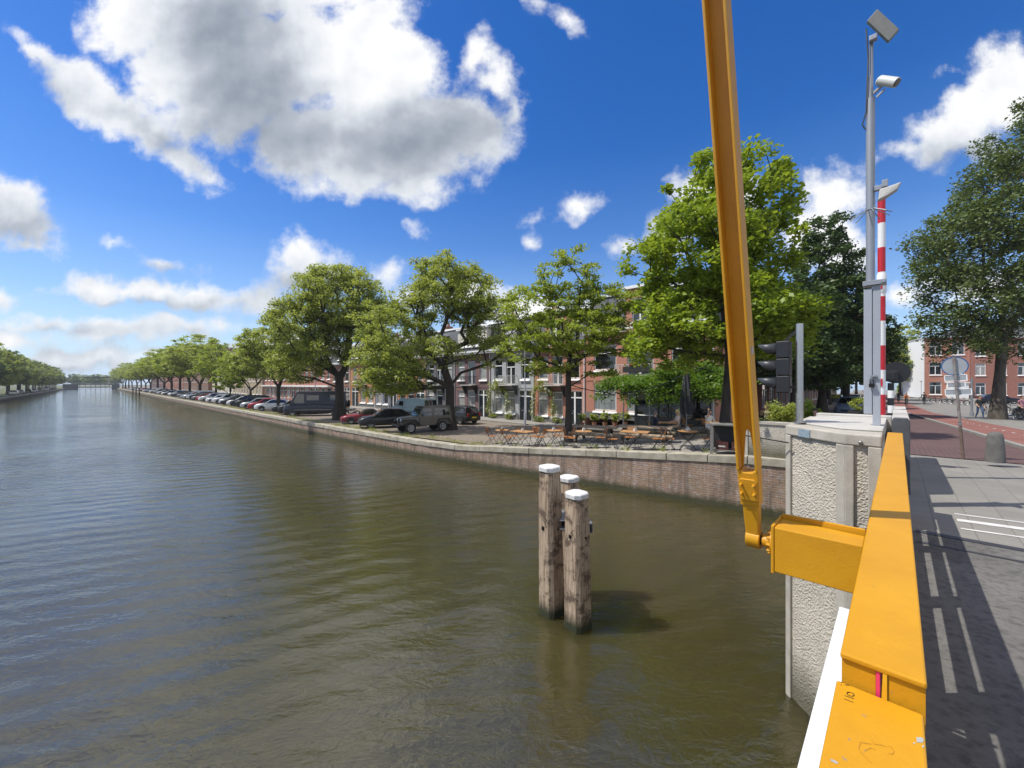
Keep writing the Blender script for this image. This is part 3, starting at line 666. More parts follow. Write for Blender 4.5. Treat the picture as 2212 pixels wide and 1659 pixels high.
# local x towards the bridge (-u), local y away from the water
q = MB(); q.bb(-2.12,1.2,0.03,0.27,-0.2,1.10); q.build('roughcast_panel', m_rough, par)
q = MB(); q.bb(-2.16,1.22,-0.01,0.31,1.10,1.20); q.bb(-2.15,1.22,0.0,0.3,-0.12,0.04); q.bb(-2.15,-2.05,0.0,0.3,0.04,1.10); q.build('coping', m_conc, par, bevel=0.012)
par = thing('parapet_wall', 'low concrete parapet with dark painted rounded end where the yellow railing stops', 'parapet', BR(-0.03,8.15)+(-1.6,), RZB)
q = MB(); prof = [(-0.10,-0.1),(-0.10,1.05),(-0.075,1.10),(0.075,1.10),(0.10,1.05),(0.10,-0.1)]
q.extr([(0,y,z) for y,z in prof], (0.12,0,0)); q.build('dark_end', M('dark_paint',(0.085,0.088,0.095),0.7,0.3,5), par, bevel=0.012)
q = MB(); q.bb(0.122,4.6,-0.095,0.095,-0.1,1.085); q.build('wall_body', m_concl, par, bevel=0.01)
q = MB(); q.bb(0.5,0.75,0.10,1.05,-0.1,1.09); q.build('cross_wall', m_concl, par, bevel=0.01)
# hidden abutment that carries the street edge
q = MB(); P_ = [BR(0.06,8.0),BR(1.1,8.68),UV(0.6,15.5),UV(2.2,15.5),UV(4,22),BR(-0.2,22),BR(-0.2,8.0)]
P_ = [BR(0.10,8.05),BR(1.10,8.65),UV(0.9,15.42),UV(2.0,16.5),BR(-0.9,15)]
q.prism(P_, -5.5, -1.9); tag(q.build('abutment', m_conc), 'plain concrete abutment behind the bridge pier', 'abutment')

# ---------------------------------------------------------------- mooring dolphin: three timber piles
def timber():
    m, t, p, out = newmat('weathered_timber')
    tc = t.n('ShaderNodeTexCoord'); vec = tc.outputs['Object']
    mp = t.n('ShaderNodeMapping'); mp.inputs['Scale'].default_value = (24,24,1.1); t.l(vec, mp.inputs[0])
    n = t.noise(mp.outputs[0], 1.5, 6, 0.7); n2 = t.noise(vec, 3.5, 6, 0.7)
    c = t.ramp(n, [(0.25,(0.05,0.035,0.025)),(0.40,(0.22,0.145,0.095)),(0.55,(0.46,0.36,0.25)),(0.76,(0.20,0.135,0.095))])
    sz = t.n('ShaderNodeSeparateXYZ'); t.l(vec, sz.inputs[0])
    c = t.mix(t.math('MULTIPLY', t.ramp(n2,[(0.50,(0,0,0)),(0.60,(1,1,1))]), 0.85), c, (0.07,0.045,0.03))
    h = t.math('ADD', sz.outputs[2], t.math('MULTIPLY', n2, 0.2))
    c = t.mix(t.ramp(h,[(0.20,(1,1,1)),(0.42,(0,0,0))]), c, (0.026,0.030,0.010))
    t.l(c, p.inputs['Base Color']); p.inputs['Roughness'].default_value = 0.9
    b = t.n('ShaderNodeBump', i={'Strength':0.9,'Distance':0.02}); t.l(t.math('ADD', n, t.math('MULTIPLY', n2, 0.6)), b.inputs['Height']); t.l(b.outputs[0], p.inputs['Normal'])
    return m
m_tim = timber()
m_steel = M('galvanised', (0.33,0.35,0.38), 0.45, 0.25, 12, metal=0.5, fine=0.2)
dol = thing('mooring_dolphin', 'group of three tied timber piles with white caps standing in the water', 'mooring dolphin', (1.15,7.25,WATER))
def pile(cx, cy, H, tx, ty, r=0.235, rot=0.0):
    m_ = MB(); n = 8; prof = [(-1.5,1.06),(0,1.03),(0.7,1.0),(1.4,0.97),(H-0.45,0.92),(H-0.06,0.82)]
    rnd = random.Random(int(cx*100)); vs = []
    for z,k in prof:
        for j in range(n):
            a_ = R(45*(j//2*2)+(12 if j%2 == 0 else 78))+rot; rr = r*k*(1+rnd.uniform(-0.012,0.012))
            vs.append((cx+tx*z/H+rr*math.cos(a_), cy+ty*z/H+rr*math.sin(a_), z))
    m_.add(vs, [(i*n+j,i*n+(j+1)%n,(i+1)*n+(j+1)%n,(i+1)*n+j) for i in range(len(prof)-1) for j in range(n)]+[tuple(range(n))[::-1],tuple(range((len(prof)-1)*n,len(prof)*n))])
    o = m_.build('pile', m_tim, dol, bevel=0.012)
    c = MB(); pf = [(0.89,-0.075),(0.89,0.0),(0.80,0.02)]
    c.add([(cx+tx+r*k_*math.cos(R(45*(j//2*2)+(16 if j%2 == 0 else 74))+rot), cy+ty+r*k_*math.sin(R(45*(j//2*2)+(16 if j%2 == 0 else 74))+rot), H+z_) for k_,z_ in pf for j in range(8)], [(i*8+j,i*8+(j+1)%8,(i+1)*8+(j+1)%8,(i+1)*8+j) for i in range(2) for j in range(8)]+[tuple(range(8))[::-1],tuple(range(16,24))])
    c.build('cap', M('cap_white',(0.74,0.74,0.72),0.6,0.3,9,col2=(0.50,0.50,0.48),fine=0.25), o, bevel=0.006)
    for ang in (rot+R(-135), rot+R(-45)):
        b_ = MB(); mm = Matrix.Translation((cx+tx*0.75+r*0.77*math.cos(ang),cy+ty*0.75+r*0.77*math.sin(ang),1.62)) @ Matrix.Rotation(ang,4,'Z') @ Matrix.Rotation(R(90),4,'Y')
        b_.box(0,0,0.0,0.075,0.075,0.012); b_.v = [tuple(mm @ Vector(p_)) for p_ in b_.v]
        b_.lathe([(0.018,0.006),(0.018,0.03)], 8, M=mm); b_.build('bolt_plate', MATS['dark_steel'], o)
pile(0.02,-0.22,2.36,-0.015,0.02, rot=R(-5)); pile(-0.40,0.20,2.74,-0.04,0.02, rot=R(-5)); pile(0.02,0.75,2.42,-0.02,0.0, rot=R(5))
q = MB()
for (p_,r_) in (((-0.20,-0.02,1.72),(-0.20,0.80,1.72)),((0.25,-0.02,1.66),(0.25,0.86,1.66))):
    y0,y1 = p_[1],r_[1]; x = p_[0]; z = p_[2]
    q.bb(x-0.075,x+0.075,y0,y1,z+0.07,z+0.085); q.bb(x-0.075,x+0.075,y0,y1,z-0.085,z-0.07); q.bb(x+0.06,x+0.075,y0,y1,z-0.07,z+0.07)
q.build('steel_channel', m_steel, dol)
q = MB(); q.bar((-0.45,0.42,1.72),(0.3,0.42,1.70),0.1,0.14); q.build('cross_beam', m_steel, dol)
# ---------------------------------------------------------------- houses
m_frame = M('window_frame_white', (0.82,0.82,0.80), 0.5, 0.1, 3)
m_frameg = M('window_frame_grey', (0.45,0.47,0.47), 0.5, 0.1, 3)
m_glass = glassmat('window_glass'); m_curt = glassmat('curtained_glass', curtain=(0.42,0.41,0.38)); m_dark = glassmat('dark_glass', (0.008,0.009,0.01))
m_cur2 = glassmat('blind_glass', curtain=(0.30,0.33,0.33))
m_slate = brickmat('roof_slate', (0.085,0.092,0.10), (0.065,0.07,0.08), (0.03,0.03,0.035), scale=1.8, dirt=0.3)
m_flat = M('roof_felt', (0.07,0.07,0.07), 0.9, 0.3, 2)
m_door = M('door_black', (0.018,0.022,0.026), 0.3, 0.2, 4)
m_doorg = M('door_green', (0.03,0.06,0.05), 0.35, 0.2, 4)
m_iron = M('wrought_iron', (0.02,0.02,0.022), 0.5, 0.2, 8)
m_ironw = M('white_ironwork', (0.62,0.62,0.6), 0.5, 0.15, 8)
m_plinth = M('plinth_stone', (0.16,0.155,0.15), 0.8, 0.3, 4)
B = {
 'red':   brickmat('brick_red', (0.46,0.19,0.125), (0.39,0.155,0.105), (0.312,0.247,0.208), dirt=0.2),
 'red2':  brickmat('brick_red_brown', (0.338,0.130,0.091), (0.260,0.104,0.078), (0.260,0.208,0.182), dirt=0.2),
 'grey':  M('render_grey', (0.42,0.43,0.44), 0.85, 0.18, 2.0, bump=0.15, bs=40),
 'purple':brickmat('brick_purple_brown', (0.176,0.098,0.098), (0.143,0.085,0.091), (0.169,0.143,0.130), dirt=0.2),
 'dark':  brickmat('brick_dark_grey', (0.130,0.127,0.130), (0.104,0.101,0.111), (0.117,0.111,0.111), dirt=0.2),
 'orange':brickmat('brick_orange', (0.468,0.208,0.098), (0.390,0.163,0.078), (0.338,0.260,0.195), dirt=0.2),
 'blue':  M('render_blue_grey', (0.221,0.240,0.280), 0.85, 0.2, 2.0, bump=0.15, bs=40),
 'brown': brickmat('brick_brown', (0.260,0.137,0.091), (0.208,0.111,0.078), (0.208,0.169,0.143), dirt=0.25),
 'tan':   brickmat('brick_tan', (0.442,0.351,0.247), (0.377,0.299,0.208), (0.312,0.273,0.221), dirt=0.25),
 'cream': M('render_cream', (0.676,0.624,0.520), 0.85, 0.15, 2.0),
 'white': M('render_white', (0.800,0.800,0.800), 0.85, 0.12, 2.0, col2=(0.780,0.780,0.760)),
}
RZH = math.atan2(-UY, -UX)
def facade(mb, Wd, z0, z1, holes, th=0.22, x0=0.0):
    """front wall in the plane y = 0 with real openings (x0, x1, z0, z1) and their reveals"""
    xs = sorted({x0, x0+Wd, *[h[0] for h in holes], *[h[1] for h in holes]}); zs = sorted({z0, z1, *[h[2] for h in holes], *[h[3] for h in holes]})
    for a,b in zip(xs, xs[1:]):
        for c,d_ in zip(zs, zs[1:]):
            mx, mz = (a+b)/2, (c+d_)/2
            if any(h[0]<mx<h[1] and h[2]<mz<h[3] for h in holes): continue
            mb.add([(a,0,c),(b,0,c),(b,0,d_),(a,0,d_)],[(0,1,2,3)])
    for h in holes:
        a,b,c,d_ = h
        mb.add([(a,0,c),(a,th,c),(a,th,d_),(a,0,d_)],[(0,1,2,3)]); mb.add([(b,0,c),(b,th,c),(b,th,d_),(b,0,d_)],[(0,1,2,3)])
        mb.add([(a,0,d_),(b,0,d_),(b,th,d_),(a,th,d_)],[(0,1,2,3)]); mb.add([(a,0,c),(b,0,c),(b,th,c),(a,th,c)],[(0,1,2,3)])
def window(par, x0, x1, z0, z1, fm, gm, transom=0.68, mull=False, sill=True, arch=False, y=0.0, sillm=None, fw=0.075):
    f = MB(); yy = 0.07+y
    f.bb(x0,x0+fw,yy,yy+0.09,z0,z1); f.bb(x1-fw,x1,yy,yy+0.09,z0,z1); f.bb(x0+fw,x1-fw,yy,yy+0.09,z0,z0+fw); f.bb(x0+fw,x1-fw,yy,yy+0.09,z1-fw,z1)
    if transom: zt = z0+(z1-z0)*transom; f.bb(x0+fw,x1-fw,yy-0.02,yy+0.088,zt-0.045,zt+0.045)
    if mull:
        xm = (x0+x1)/2; f.bb(xm-0.06,xm+0.06,yy+0.002,yy+0.087,z0+fw,(zt-0.045) if transom else z1-fw)
    o = f.build('window', fm, par)
    g = MB(); g.bb(x0+fw-0.01,x1-fw+0.01,yy+0.05,yy+0.06,z0+fw-0.01,z1-fw+0.01); g.build('pane', gm, o)
    if sill:
        s = MB(); zz = z0; s.hexa([(x0-0.08,y-0.13,zz-0.20),(x1+0.08,y-0.13,zz-0.20),(x1+0.08,y+0.06,zz-0.20),(x0-0.08,y+0.06,zz-0.20),(x0-0.08,y-0.13,zz-0.13),(x1+0.08,y-0.13,zz-0.13),(x1+0.08,y+0.06,zz),(x0-0.08,y+0.06,zz)])
        s.build('sill', sillm or m_frame, o)
    return o
def doorset(par, x0, x1, z1, fm, dm, leaves=2):
    yy = 0.07; zt = z1*0.80
    f = MB(); n = leaves; w = (x1-x0)/n
    for i in range(n+1):
        xx = x0+i*w; k = 0.07 if 0 < i < n else 0.05
        f.bb(max(x0,xx-k),min(x1,xx+k),yy-0.03,yy+0.1,0.0,z1)
    f.bb(x0+0.05,x1-0.05,yy-0.02,yy+0.095,zt-0.05,zt+0.05); f.bb(x0+0.05,x1-0.05,yy-0.01,yy+0.09,z1-0.07,z1)
    o = f.build('door_frame', fm, par)
    for i in range(n):
        a = x0+i*w+0.06; b = x0+(i+1)*w-0.06
        dd = MB(); dd.bb(a,b,yy+0.04,yy+0.08,0.02,zt-0.05)
        for c_,d_ in ((0.15,0.8),(0.95,zt-0.25)):
            dd.bb(a+0.12,b-0.12,yy+0.025,yy+0.04,c_,d_)
        do = dd.build('door', dm, par)
        h = MB(); h.bb(b-0.14,b-0.09,yy-0.0,yy+0.04,1.0,1.12); h.build('handle', m_steel, do); h = MB(); h.bb((a+b)/2-0.15,(a+b)/2+0.15,yy+0.012,yy+0.025,0.84,0.90); h.build('letter_plate', m_steel, do)
        g = MB(); g.bb(a,b,yy+0.05,yy+0.06,zt+0.05,z1-0.07); g.build('pane', m_dark, o)
    return o
def balcony(par, x0, x1, z, dep, mat, brm, flowers=None):
    b = MB(); b.bb(x0,x1,-dep,-0.002,z-0.10,z); o = b.build('balcony', m_concl, par)
    r = MB()
    for zz in (z+0.08, z+0.82):
        r.bb(x0,x1,-dep,-dep+0.03,zz,zz+0.035)
        r.bb(x0,x0+0.03,-dep+0.03,-0.002,zz,zz+0.035); r.bb(x1-0.03,x1,-dep+0.03,-0.002,zz,zz+0.035)
    n = int((x1-x0)/0.11)
    for i in range(n+1):
        xx = x0+0.015+(x1-x0-0.03)*i/n; r.bb(xx-0.009,xx+0.009,-dep+0.006,-dep+0.024,z,z+0.82)
    for i in range(1,5):
        yy = -dep*i/5
        for xx in (x0+0.015,x1-0.015): r.bb(xx-0.009,xx+0.009,yy-0.009,yy+0.009,z,z+0.82)
    r.build('railing', mat, o)
    for xx in (x0+0.08,x1-0.08): k = MB(); k.extr([(xx-0.06,-0.004,z-0.101),(xx-0.06,-dep*0.85,z-0.101),(xx-0.06,-dep*0.7,z-0.22),(xx-0.06,-0.15,z-0.95),(xx-0.06,-0.004,z-1.0)],(0.12,0,0)); k.build('bracket', brm, o)
    return o
def cornice(par, Wd, z, x0=0.0, depth=0.42, h=0.30, mat=None):
    c = MB(); c.bb(x0,x0+Wd,-depth,-0.003,z,z+h*0.5); c.bb(x0,x0+Wd,-depth-0.06,-0.003,z+h*0.5,z+h); 
    return c.build('cornice', mat or m_frame, par)
def canal_house(u_left, u_right, kind, label, wall=6.35, roofh=2.7, fm=None, dormer='small', fl=None, doorm=None, balc=True, rail=None, brack=None, plinth=0.5, order='wwd', gl=None, depth=9.0, gable=None):
    """u_left is the far corner (left as seen from the water). Windows, double doors, balcony, mansard roof with dormer"""
    fm = fm or m_frame; gl = gl or [m_curt, m_glass, m_curt, m_dark, m_glass]
    Wd = u_left-u_right; x_,y_ = UV(u_left, 26.9); zb = max(hq(*UV(u_left,26.9)), hq(*UV(u_right,26.9)))+0.09
    t_ = thing('canal_house', label, 'house', (x_,y_,zb), RZH, 'terraced houses along the quay')
    k = Wd/5.5
    A = [0.45*k, 1.55*k, 2.05*k, 3.2*k, 3.65*k, 5.2*k]
    if order == 'dww': A = [Wd-q for q in A[::-1]]; slots = [(A[4],A[5]),(A[2],A[3]),(A[0],A[1])]
    else: slots = [(A[0],A[1]),(A[2],A[3]),(A[4],A[5])]
    (w1a,w1b),(w2a,w2b),(da,db) = slots
    holes = [(w1a,w1b,0.62,2.62),(w2a,w2b,0.62,2.62),(da,db,0.0,2.72)]
    up = [(w1a,w1b),(w2a,w2b),((da+db)/2-0.5*k,(da+db)/2+0.5*k)]
    for i,(a,b) in enumerate(up): holes.append((a,b,3.25 if (i==1 and balc) else 3.75,5.65))
    w = MB(); facade(w, Wd, 0.0, wall, holes)
    w.add([(0,0,0),(0,depth,0),(0,depth,wall),(0,0,wall)],[(0,1,2,3)]); w.add([(Wd,0,0),(Wd,depth,0),(Wd,depth,wall),(Wd,0,wall)],[(0,1,2,3)]); w.add([(0,depth,0),(Wd,depth,0),(Wd,depth,wall),(0,depth,wall)],[(0,1,2,3)])
    w.bb(0.0,Wd,-0.03,-0.002,2.92,3.02); w.bb(0.0,Wd,-0.03,-0.002,5.92,6.0)
    for a,b in [(w1a,w1b),(w2a,w2b)]+up:
        pass
    wo = w.build('wall', B[kind], t_)
    lm_ = B['dark'] if kind in ('grey','blue','dark') else B['brown']
    for i,(a,b) in enumerate(up):                       # brick arches over the upper windows
        a_ = MB(); n = 8; pts = []
        for j in range(n+1):
            q = j/n; pts.append((a-0.1+(b-a+0.2)*q, 5.66+0.16*math.sin(math.pi*q)))
        poly = [(x,-0.025,z) for x,z in pts]+[(x,-0.025,z+0.2) for x,z in pts[::-1]]
        a_.extr(poly, (0,0.022,0)); a_.build('lintel', lm_, t_)
    for a,b in ((w1a,w1b),(w2a,w2b)): a_ = MB(); a_.bb(a-0.1,b+0.1,-0.022,-0.002,2.63,2.80); a_.build('lintel', lm_, t_)
    p = MB(); p.bb(0,da-0.02,-0.05,-0.002,0.0,plinth) if order=='wwd' else p.bb(db+0.02,Wd,-0.05,-0.002,0.0,plinth); p.build('plinth', m_plinth, t_)
    window(t_, w1a,w1b,0.62,2.62, fm, gl[0], mull=False); window(t_, w2a,w2b,0.62,2.62, fm, gl[1])
    doorset(t_, da,db,2.72, fm, doorm or m_door)
    for i,(a,b) in enumerate(up):
        window(t_, a,b,3.25 if (i==1 and balc) else 3.75,5.65, fm, gl[2+i], mull=(i==1), sill=not(i==1 and balc))
    if balc: balcony(t_, w2a-0.35*k, w2b+0.3*k, 3.22, 0.75, rail or m_ironw, brack or m_iron)
    cornice(t_, Wd, wall)
    # mansard: steep slate front, flat top
    r = MB(); zr = wall+0.30
    r.add([(0,-0.25,zr),(Wd,-0.25,zr),(Wd,0.95,zr+roofh),(0,0.95,zr+roofh)],[(0,1,2,3)])
    for xx in (0,Wd): r.add([(xx,-0.25,zr),(xx,depth,zr),(xx,depth,zr+roofh),(xx,0.95,zr+roofh)],[(0,1,2,3)])
    r.add([(0,0.95,zr+roofh),(Wd,0.95,zr+roofh),(Wd,depth,zr+roofh),(0,depth,zr+roofh)],[(0,1,2,3)]); r.add([(0,depth,zr),(Wd,depth,zr),(Wd,depth,zr+roofh),(0,depth,zr+roofh)],[(0,1,2,3)])
    r.add([(0,-0.25,zr),(Wd,-0.25,zr),(Wd,depth,zr),(0,depth,zr)],[(0,1,2,3)])
    ro = r.build('roof', m_slate, t_)
    g = MB(); g.bb(-0.0,Wd,0.80,1.08,zr+roofh,zr+roofh+0.18); g.build('ridge_board', fm, ro)
    xc = Wd*0.5
    if dormer == 'brick':
        d_ = MB(); x0,x1 = xc-1.1,xc+1.1; z1 = zr+roofh+0.1
        facade(d_, x1-x0, wall-0.001, z1-0.15, [(xc-0.6,xc+0.6,zr+0.35,zr+2.0)], x0=x0)
        for xx in (x0,x1): d_.add([(xx,0,wall),(xx,1.4,wall),(xx,1.4,z1-0.15),(xx,0,z1-0.15)],[(0,1,2,3)])
        for v_ in range(len(d_.v)): d_.v[v_] = (d_.v[v_][0], d_.v[v_][1]-0.45, d_.v[v_][2])
        do = d_.build('dormer', B[kind], t_)
        rr = MB(); rr.bb(x0-0.15,x1+0.15,-0.70,1.5,z1-0.149,z1+0.06); rr.build('dormer_roof', fm, do)
        window(t_, xc-0.6,xc+0.6,zr+0.35,zr+2.0, fm, m_dark, transom=None, mull=True, y=-0.45)
    elif dormer == 'small':
        d_ = MB(); d_.bb(xc-0.75,xc+0.75,-0.12,1.6,zr+0.35,zr+2.05); do = d_.build('dormer', m_frameg, t_)
        rr = MB(); rr.bb(xc-0.9,xc+0.9,-0.25,1.7,zr+2.05,zr+2.2); rr.build('dormer_roof', fm, do)
        window(t_, xc-0.65,xc+0.65,zr+0.45,zr+1.95, fm, m_glass, transom=None, mull=True, y=-0.23, sill=True)
    elif dormer == 'wide':
        d_ = MB(); d_.bb(0.5,Wd-0.5,-0.05,1.8,zr+0.3,zr+2.3); do = d_.build('dormer', B['cream'], t_)
        rr = MB(); rr.bb(0.35,Wd-0.35,-0.2,1.9,zr+2.3,zr+2.45); rr.build('dormer_roof', fm, do)
        for a,b in ((0.8,Wd/2-0.15),(Wd/2+0.15,Wd-0.8)): window(t_, a,b,zr+0.6,zr+2.0, fm, m_glass, transom=None, mull=True, y=-0.16)
    ch = MB(); ch.bb(Wd-0.75,Wd-0.15,3.2,4.1,zr+roofh,zr+roofh+1.15); co = ch.build('chimney', B['red2'], ro)
    cc = MB(); 
    for i in (0,1): cc.lathe([(0.11,0),(0.09,0.35)], 8, c=(Wd-0.58+0.26*i,3.65,zr+roofh+1.15))
    cc.build('chimney_pot', B['orange'], co)
    dp = MB(); dp.tube([(Wd-0.06,-0.07,0.0),(Wd-0.06,-0.07,wall)], 0.045, 8); dp.build('drainpipe', fm, t_)
    return t_
mg, mc, md, mb_ = m_glass, m_curt, m_dark, m_cur2
canal_house(17.45, 7.9, 'red', 'red brick corner house with flower balcony behind the cafe pergola', dormer='brick', gl=[mb_,mb_,md,md,md], wall=6.5, depth=11)
canal_house(22.76, 17.47, 'red', 'red brick house with climbing rose between the grey house and the corner house', dormer='brick', gl=[mc,mc,mg,mg,md])
canal_house(28.4, 22.78, 'grey', 'grey rendered house with white balcony and white climbing rose', gl=[mc,mc,mg,mg,md], brack=M('bracket_grey',(0.05,0.05,0.055),0.6))
canal_house(34.0, 28.42, 'purple', 'purple brown brick house beside the grey rendered house', gl=[mc,mc,mc,mg,mc], rail=m_iron, dormer='wide')
canal_house(39.5, 34.02, 'dark', 'dark grey house behind the jeep with iron balcony', gl=[mc,mg,mg,mg,mc], rail=m_iron)
canal_house(45.9, 39.52, 'orange', 'orange brick house behind the pale green van', gl=[mg,mg,md,mg,mg], rail=m_iron, doorm=m_doorg)
canal_house(51.7, 45.92, 'blue', 'blue grey rendered house beside the orange brick house', gl=[mc,mg,mg,mg,mc], rail=m_iron, dormer='wide')
canal_house(59.6, 51.72, 'orange', 'wide orange brick house next to the long red shop building', gl=[mc,mc,mg,mg,mc], rail=m_iron, dormer='wide', order='dww')
canal_house(66.4, 59.62, 'brown', 'narrow brown brick house wedged beside the red shop building', gl=[mg,mg,md,mg,mg], rail=m_iron, balc=False)
# long red building with a pale fascia over the shop windows
def block(u_left, u_right, kind, label, storeys, sh=3.1, pitch=2.3, ww=1.2, v0=26.9, shop=False, fm=None, overhang=0.5, name='apartment_block', cat='building', group=None, roof='flat', depth=11, loc=None, rz=None, wh=1.8):
    fm = fm or m_frame; Wd = u_left-u_right; x_,y_ = UV(u_left, v0); zb = hq(x_,y_)+0.09
    t_ = thing(name, label, cat, loc or (x_,y_,zb), RZH if rz is None else rz, group)
    n = max(1, int(Wd/pitch)); holes = []
    for st_ in range(storeys):
        for i in range(n):
            xc = Wd*(i+0.5)/n; z0 = st_*sh
            if st_ == 0 and shop: holes.append((xc-pitch*0.42,xc+pitch*0.42,0.45,2.65))
            else: holes.append((xc-ww/2,xc+ww/2,z0+0.85,z0+0.85+wh))
    H = storeys*sh+0.3; w = MB(); facade(w, Wd, 0, H, holes)
    w.add([(0,0,0),(0,depth,0),(0,depth,H),(0,0,H)],[(0,1,2,3)]); w.add([(Wd,0,0),(Wd,depth,0),(Wd,depth,H),(Wd,0,H)],[(0,1,2,3)]); w.add([(0,depth,0),(Wd,depth,0),(Wd,depth,H),(0,depth,H)],[(0,1,2,3)])
    w.build('wall', B[kind], t_)
    rnd = random.Random(int(u_left))
    for h in holes: window(t_, *h, fm, rnd.choice([m_glass,m_curt,m_dark,m_glass]), mull=True, transom=0.7, sill=h[2] > 0.5)
    if shop:
        f = MB(); f.bb(0,Wd,-0.7,-0.003,2.78,3.05); f.build('fascia', m_frame, t_)
        f = MB()
        for i in range(n+1): f.tube([(Wd*i/n,-0.62,0),(Wd*i/n,-0.62,2.779)],0.04,6)
        f.build('canopy_post', m_frame, t_) if False else None
    if roof == 'flat':
        r = MB(); r.bb(-0.2,Wd+0.2,-overhang,depth+0.3,H,H+0.28); r.build('roof', m_frameg, t_)
    else:
        cornice(t_, Wd, H-0.02); r = MB(); z = H+0.29
        r.hexa([(0,-0.3,z),(Wd,-0.3,z),(Wd,depth,z),(0,depth,z),(0,1.5,z+3),(Wd,1.5,z+3),(Wd,depth-1.5,z+3),(0,depth-1.5,z+3)]); ro = r.build('roof', m_slate, t_)
        c = MB()
        for i in range(max(1,int(Wd/12))): c.bb(6+12*i,6.9+12*i,3,4,z+3,z+4.1)
        c.build('chimney', B['red2'], ro)
    return t_
block(104, 66.5, 'red2', 'long red brick building with pale fascia above ground floor windows', 2, sh=3.3, pitch=2.35, shop=True, roof='mansard')
block(134, 106, 'tan', 'pale brick apartment building behind the thin quay trees', 3, pitch=2.6)
block(163, 134.5, 'cream', 'cream apartment building in the quay row before the tall dark block', 3, pitch=2.6, roof='mansard')
block(225, 170, 'brown', 'tall brown brick block with overhanging flat roof rising above the quay trees', 5, sh=3.15, pitch=3.0, overhang=1.3)
block(290, 226, 'red2', 'distant red brown building beyond the tall flat roofed block', 4, pitch=3.2, roof='mansard')
block(370, 292, 'purple', 'far dark building at the end of the quay row with chimneys', 4, pitch=3.6, roof='mansard')
# ---------------------------------------------------------------- trees
def leafmat(name, dark, light, trans=0.5):
    m, t, p, out = newmat(name)
    g = t.n('ShaderNodeNewGeometry'); tc = t.n('ShaderNodeTexCoord')
    n = t.noise(tc.outputs['Object'], 0.55, 3, 0.6)
    f = t.math('ADD', t.math('MULTIPLY', g.outputs['Random Per Island'], 0.65), t.math('MULTIPLY', t.ramp(n,[(0.35,(0,0,0)),(0.65,(1,1,1))]), 0.45), clamp=True)
    c = t.mix(f, dark, light)
    t.l(c, p.inputs['Base Color']); p.inputs['Roughness'].default_value = 0.48; p.inputs['Specular IOR Level'].default_value = 0.4
    tr = t.n('ShaderNodeBsdfTranslucent'); t.l(t.mix(0.5, c, (light[0]*1.3,light[1]*1.25,light[2]*0.6)), tr.inputs[0])
    mx = t.n('ShaderNodeMixShader', i={0:trans}); t.l(p.outputs[0], mx.inputs[1]); t.l(tr.outputs[0], mx.inputs[2]); t.l(mx.outputs[0], out.inputs[0])
    return m
m_lf_elm = leafmat('leaf_elm', (0.155,0.215,0.040), (0.400,0.450,0.100))
m_lf_yel = leafmat('leaf_yellow_green', (0.140,0.205,0.026), (0.350,0.425,0.060))
m_lf_map = leafmat('leaf_bright_green', (0.110,0.195,0.018), (0.325,0.415,0.042), 0.45)
m_lf_dark = leafmat('leaf_dark_green', (0.028,0.058,0.016), (0.080,0.130,0.032), 0.25)
m_lf_olive = leafmat('leaf_olive', (0.052,0.085,0.022), (0.155,0.205,0.055), 0.3)
m_lf_vine = leafmat('leaf_vine', (0.06,0.13,0.012), (0.16,0.27,0.03), 0.45)
m_lf_far = leafmat('leaf_far_green', (0.075,0.120,0.036), (0.175,0.225,0.065))
m_bark = M('bark', (0.060,0.048,0.036), 0.95, 0.5, 5, col2=(0.024,0.02,0.016), bump=1.0, bs=25, stretch=(1,1,0.25))
m_barkg = M('bark_grey', (0.12,0.10,0.078), 0.95, 0.45, 5, col2=(0.05,0.042,0.034), bump=1.0, bs=25, stretch=(1,1,0.25))
def leaves_mesh(name, centers, normals_up, size, mat, rng, aspect=0.62, droop=0.15):
    """many small folded leaves: centers (N,3)"""
    N = len(centers)
    az = rng.uniform(0, 2*np.pi, N); 
    nrm = np.stack([rng.normal(0,0.55,N), rng.normal(0,0.55,N), np.ones(N)*normals_up], 1); nrm /= np.linalg.norm(nrm,axis=1)[:,None]
    a = np.stack([np.cos(az), np.sin(az), rng.normal(-droop,0.25,N)],1); a -= nrm*np.sum(a*nrm,1)[:,None]; a /= np.linalg.norm(a,axis=1)[:,None]
    b = np.cross(nrm, a); s = size*rng.uniform(0.65,1.35,N)
    L = a*s[:,None]*0.5; Wd = b*(s*aspect*0.5)[:,None]; up = nrm*(s*0.10)[:,None]
    v = np.empty((N,4,3)); v[:,0] = centers-L; v[:,1] = centers+Wd*1.0+up-L*0.1; v[:,2] = centers+L; v[:,3] = centers-Wd+up-L*0.1
    me = bpy.data.meshes.new(name); me.vertices.add(N*4); me.vertices.foreach_set('co', v.reshape(-1).astype(np.float32))
    me.loops.add(N*4); me.loops.foreach_set('vertex_index', np.arange(N*4,dtype=np.int32))
    me.polygons.add(N); me.polygons.foreach_set('loop_start', np.arange(0,N*4,4,dtype=np.int32)); 
    me.materials.append(mat); me.update(calc_edges=True); me.validate()
    return me
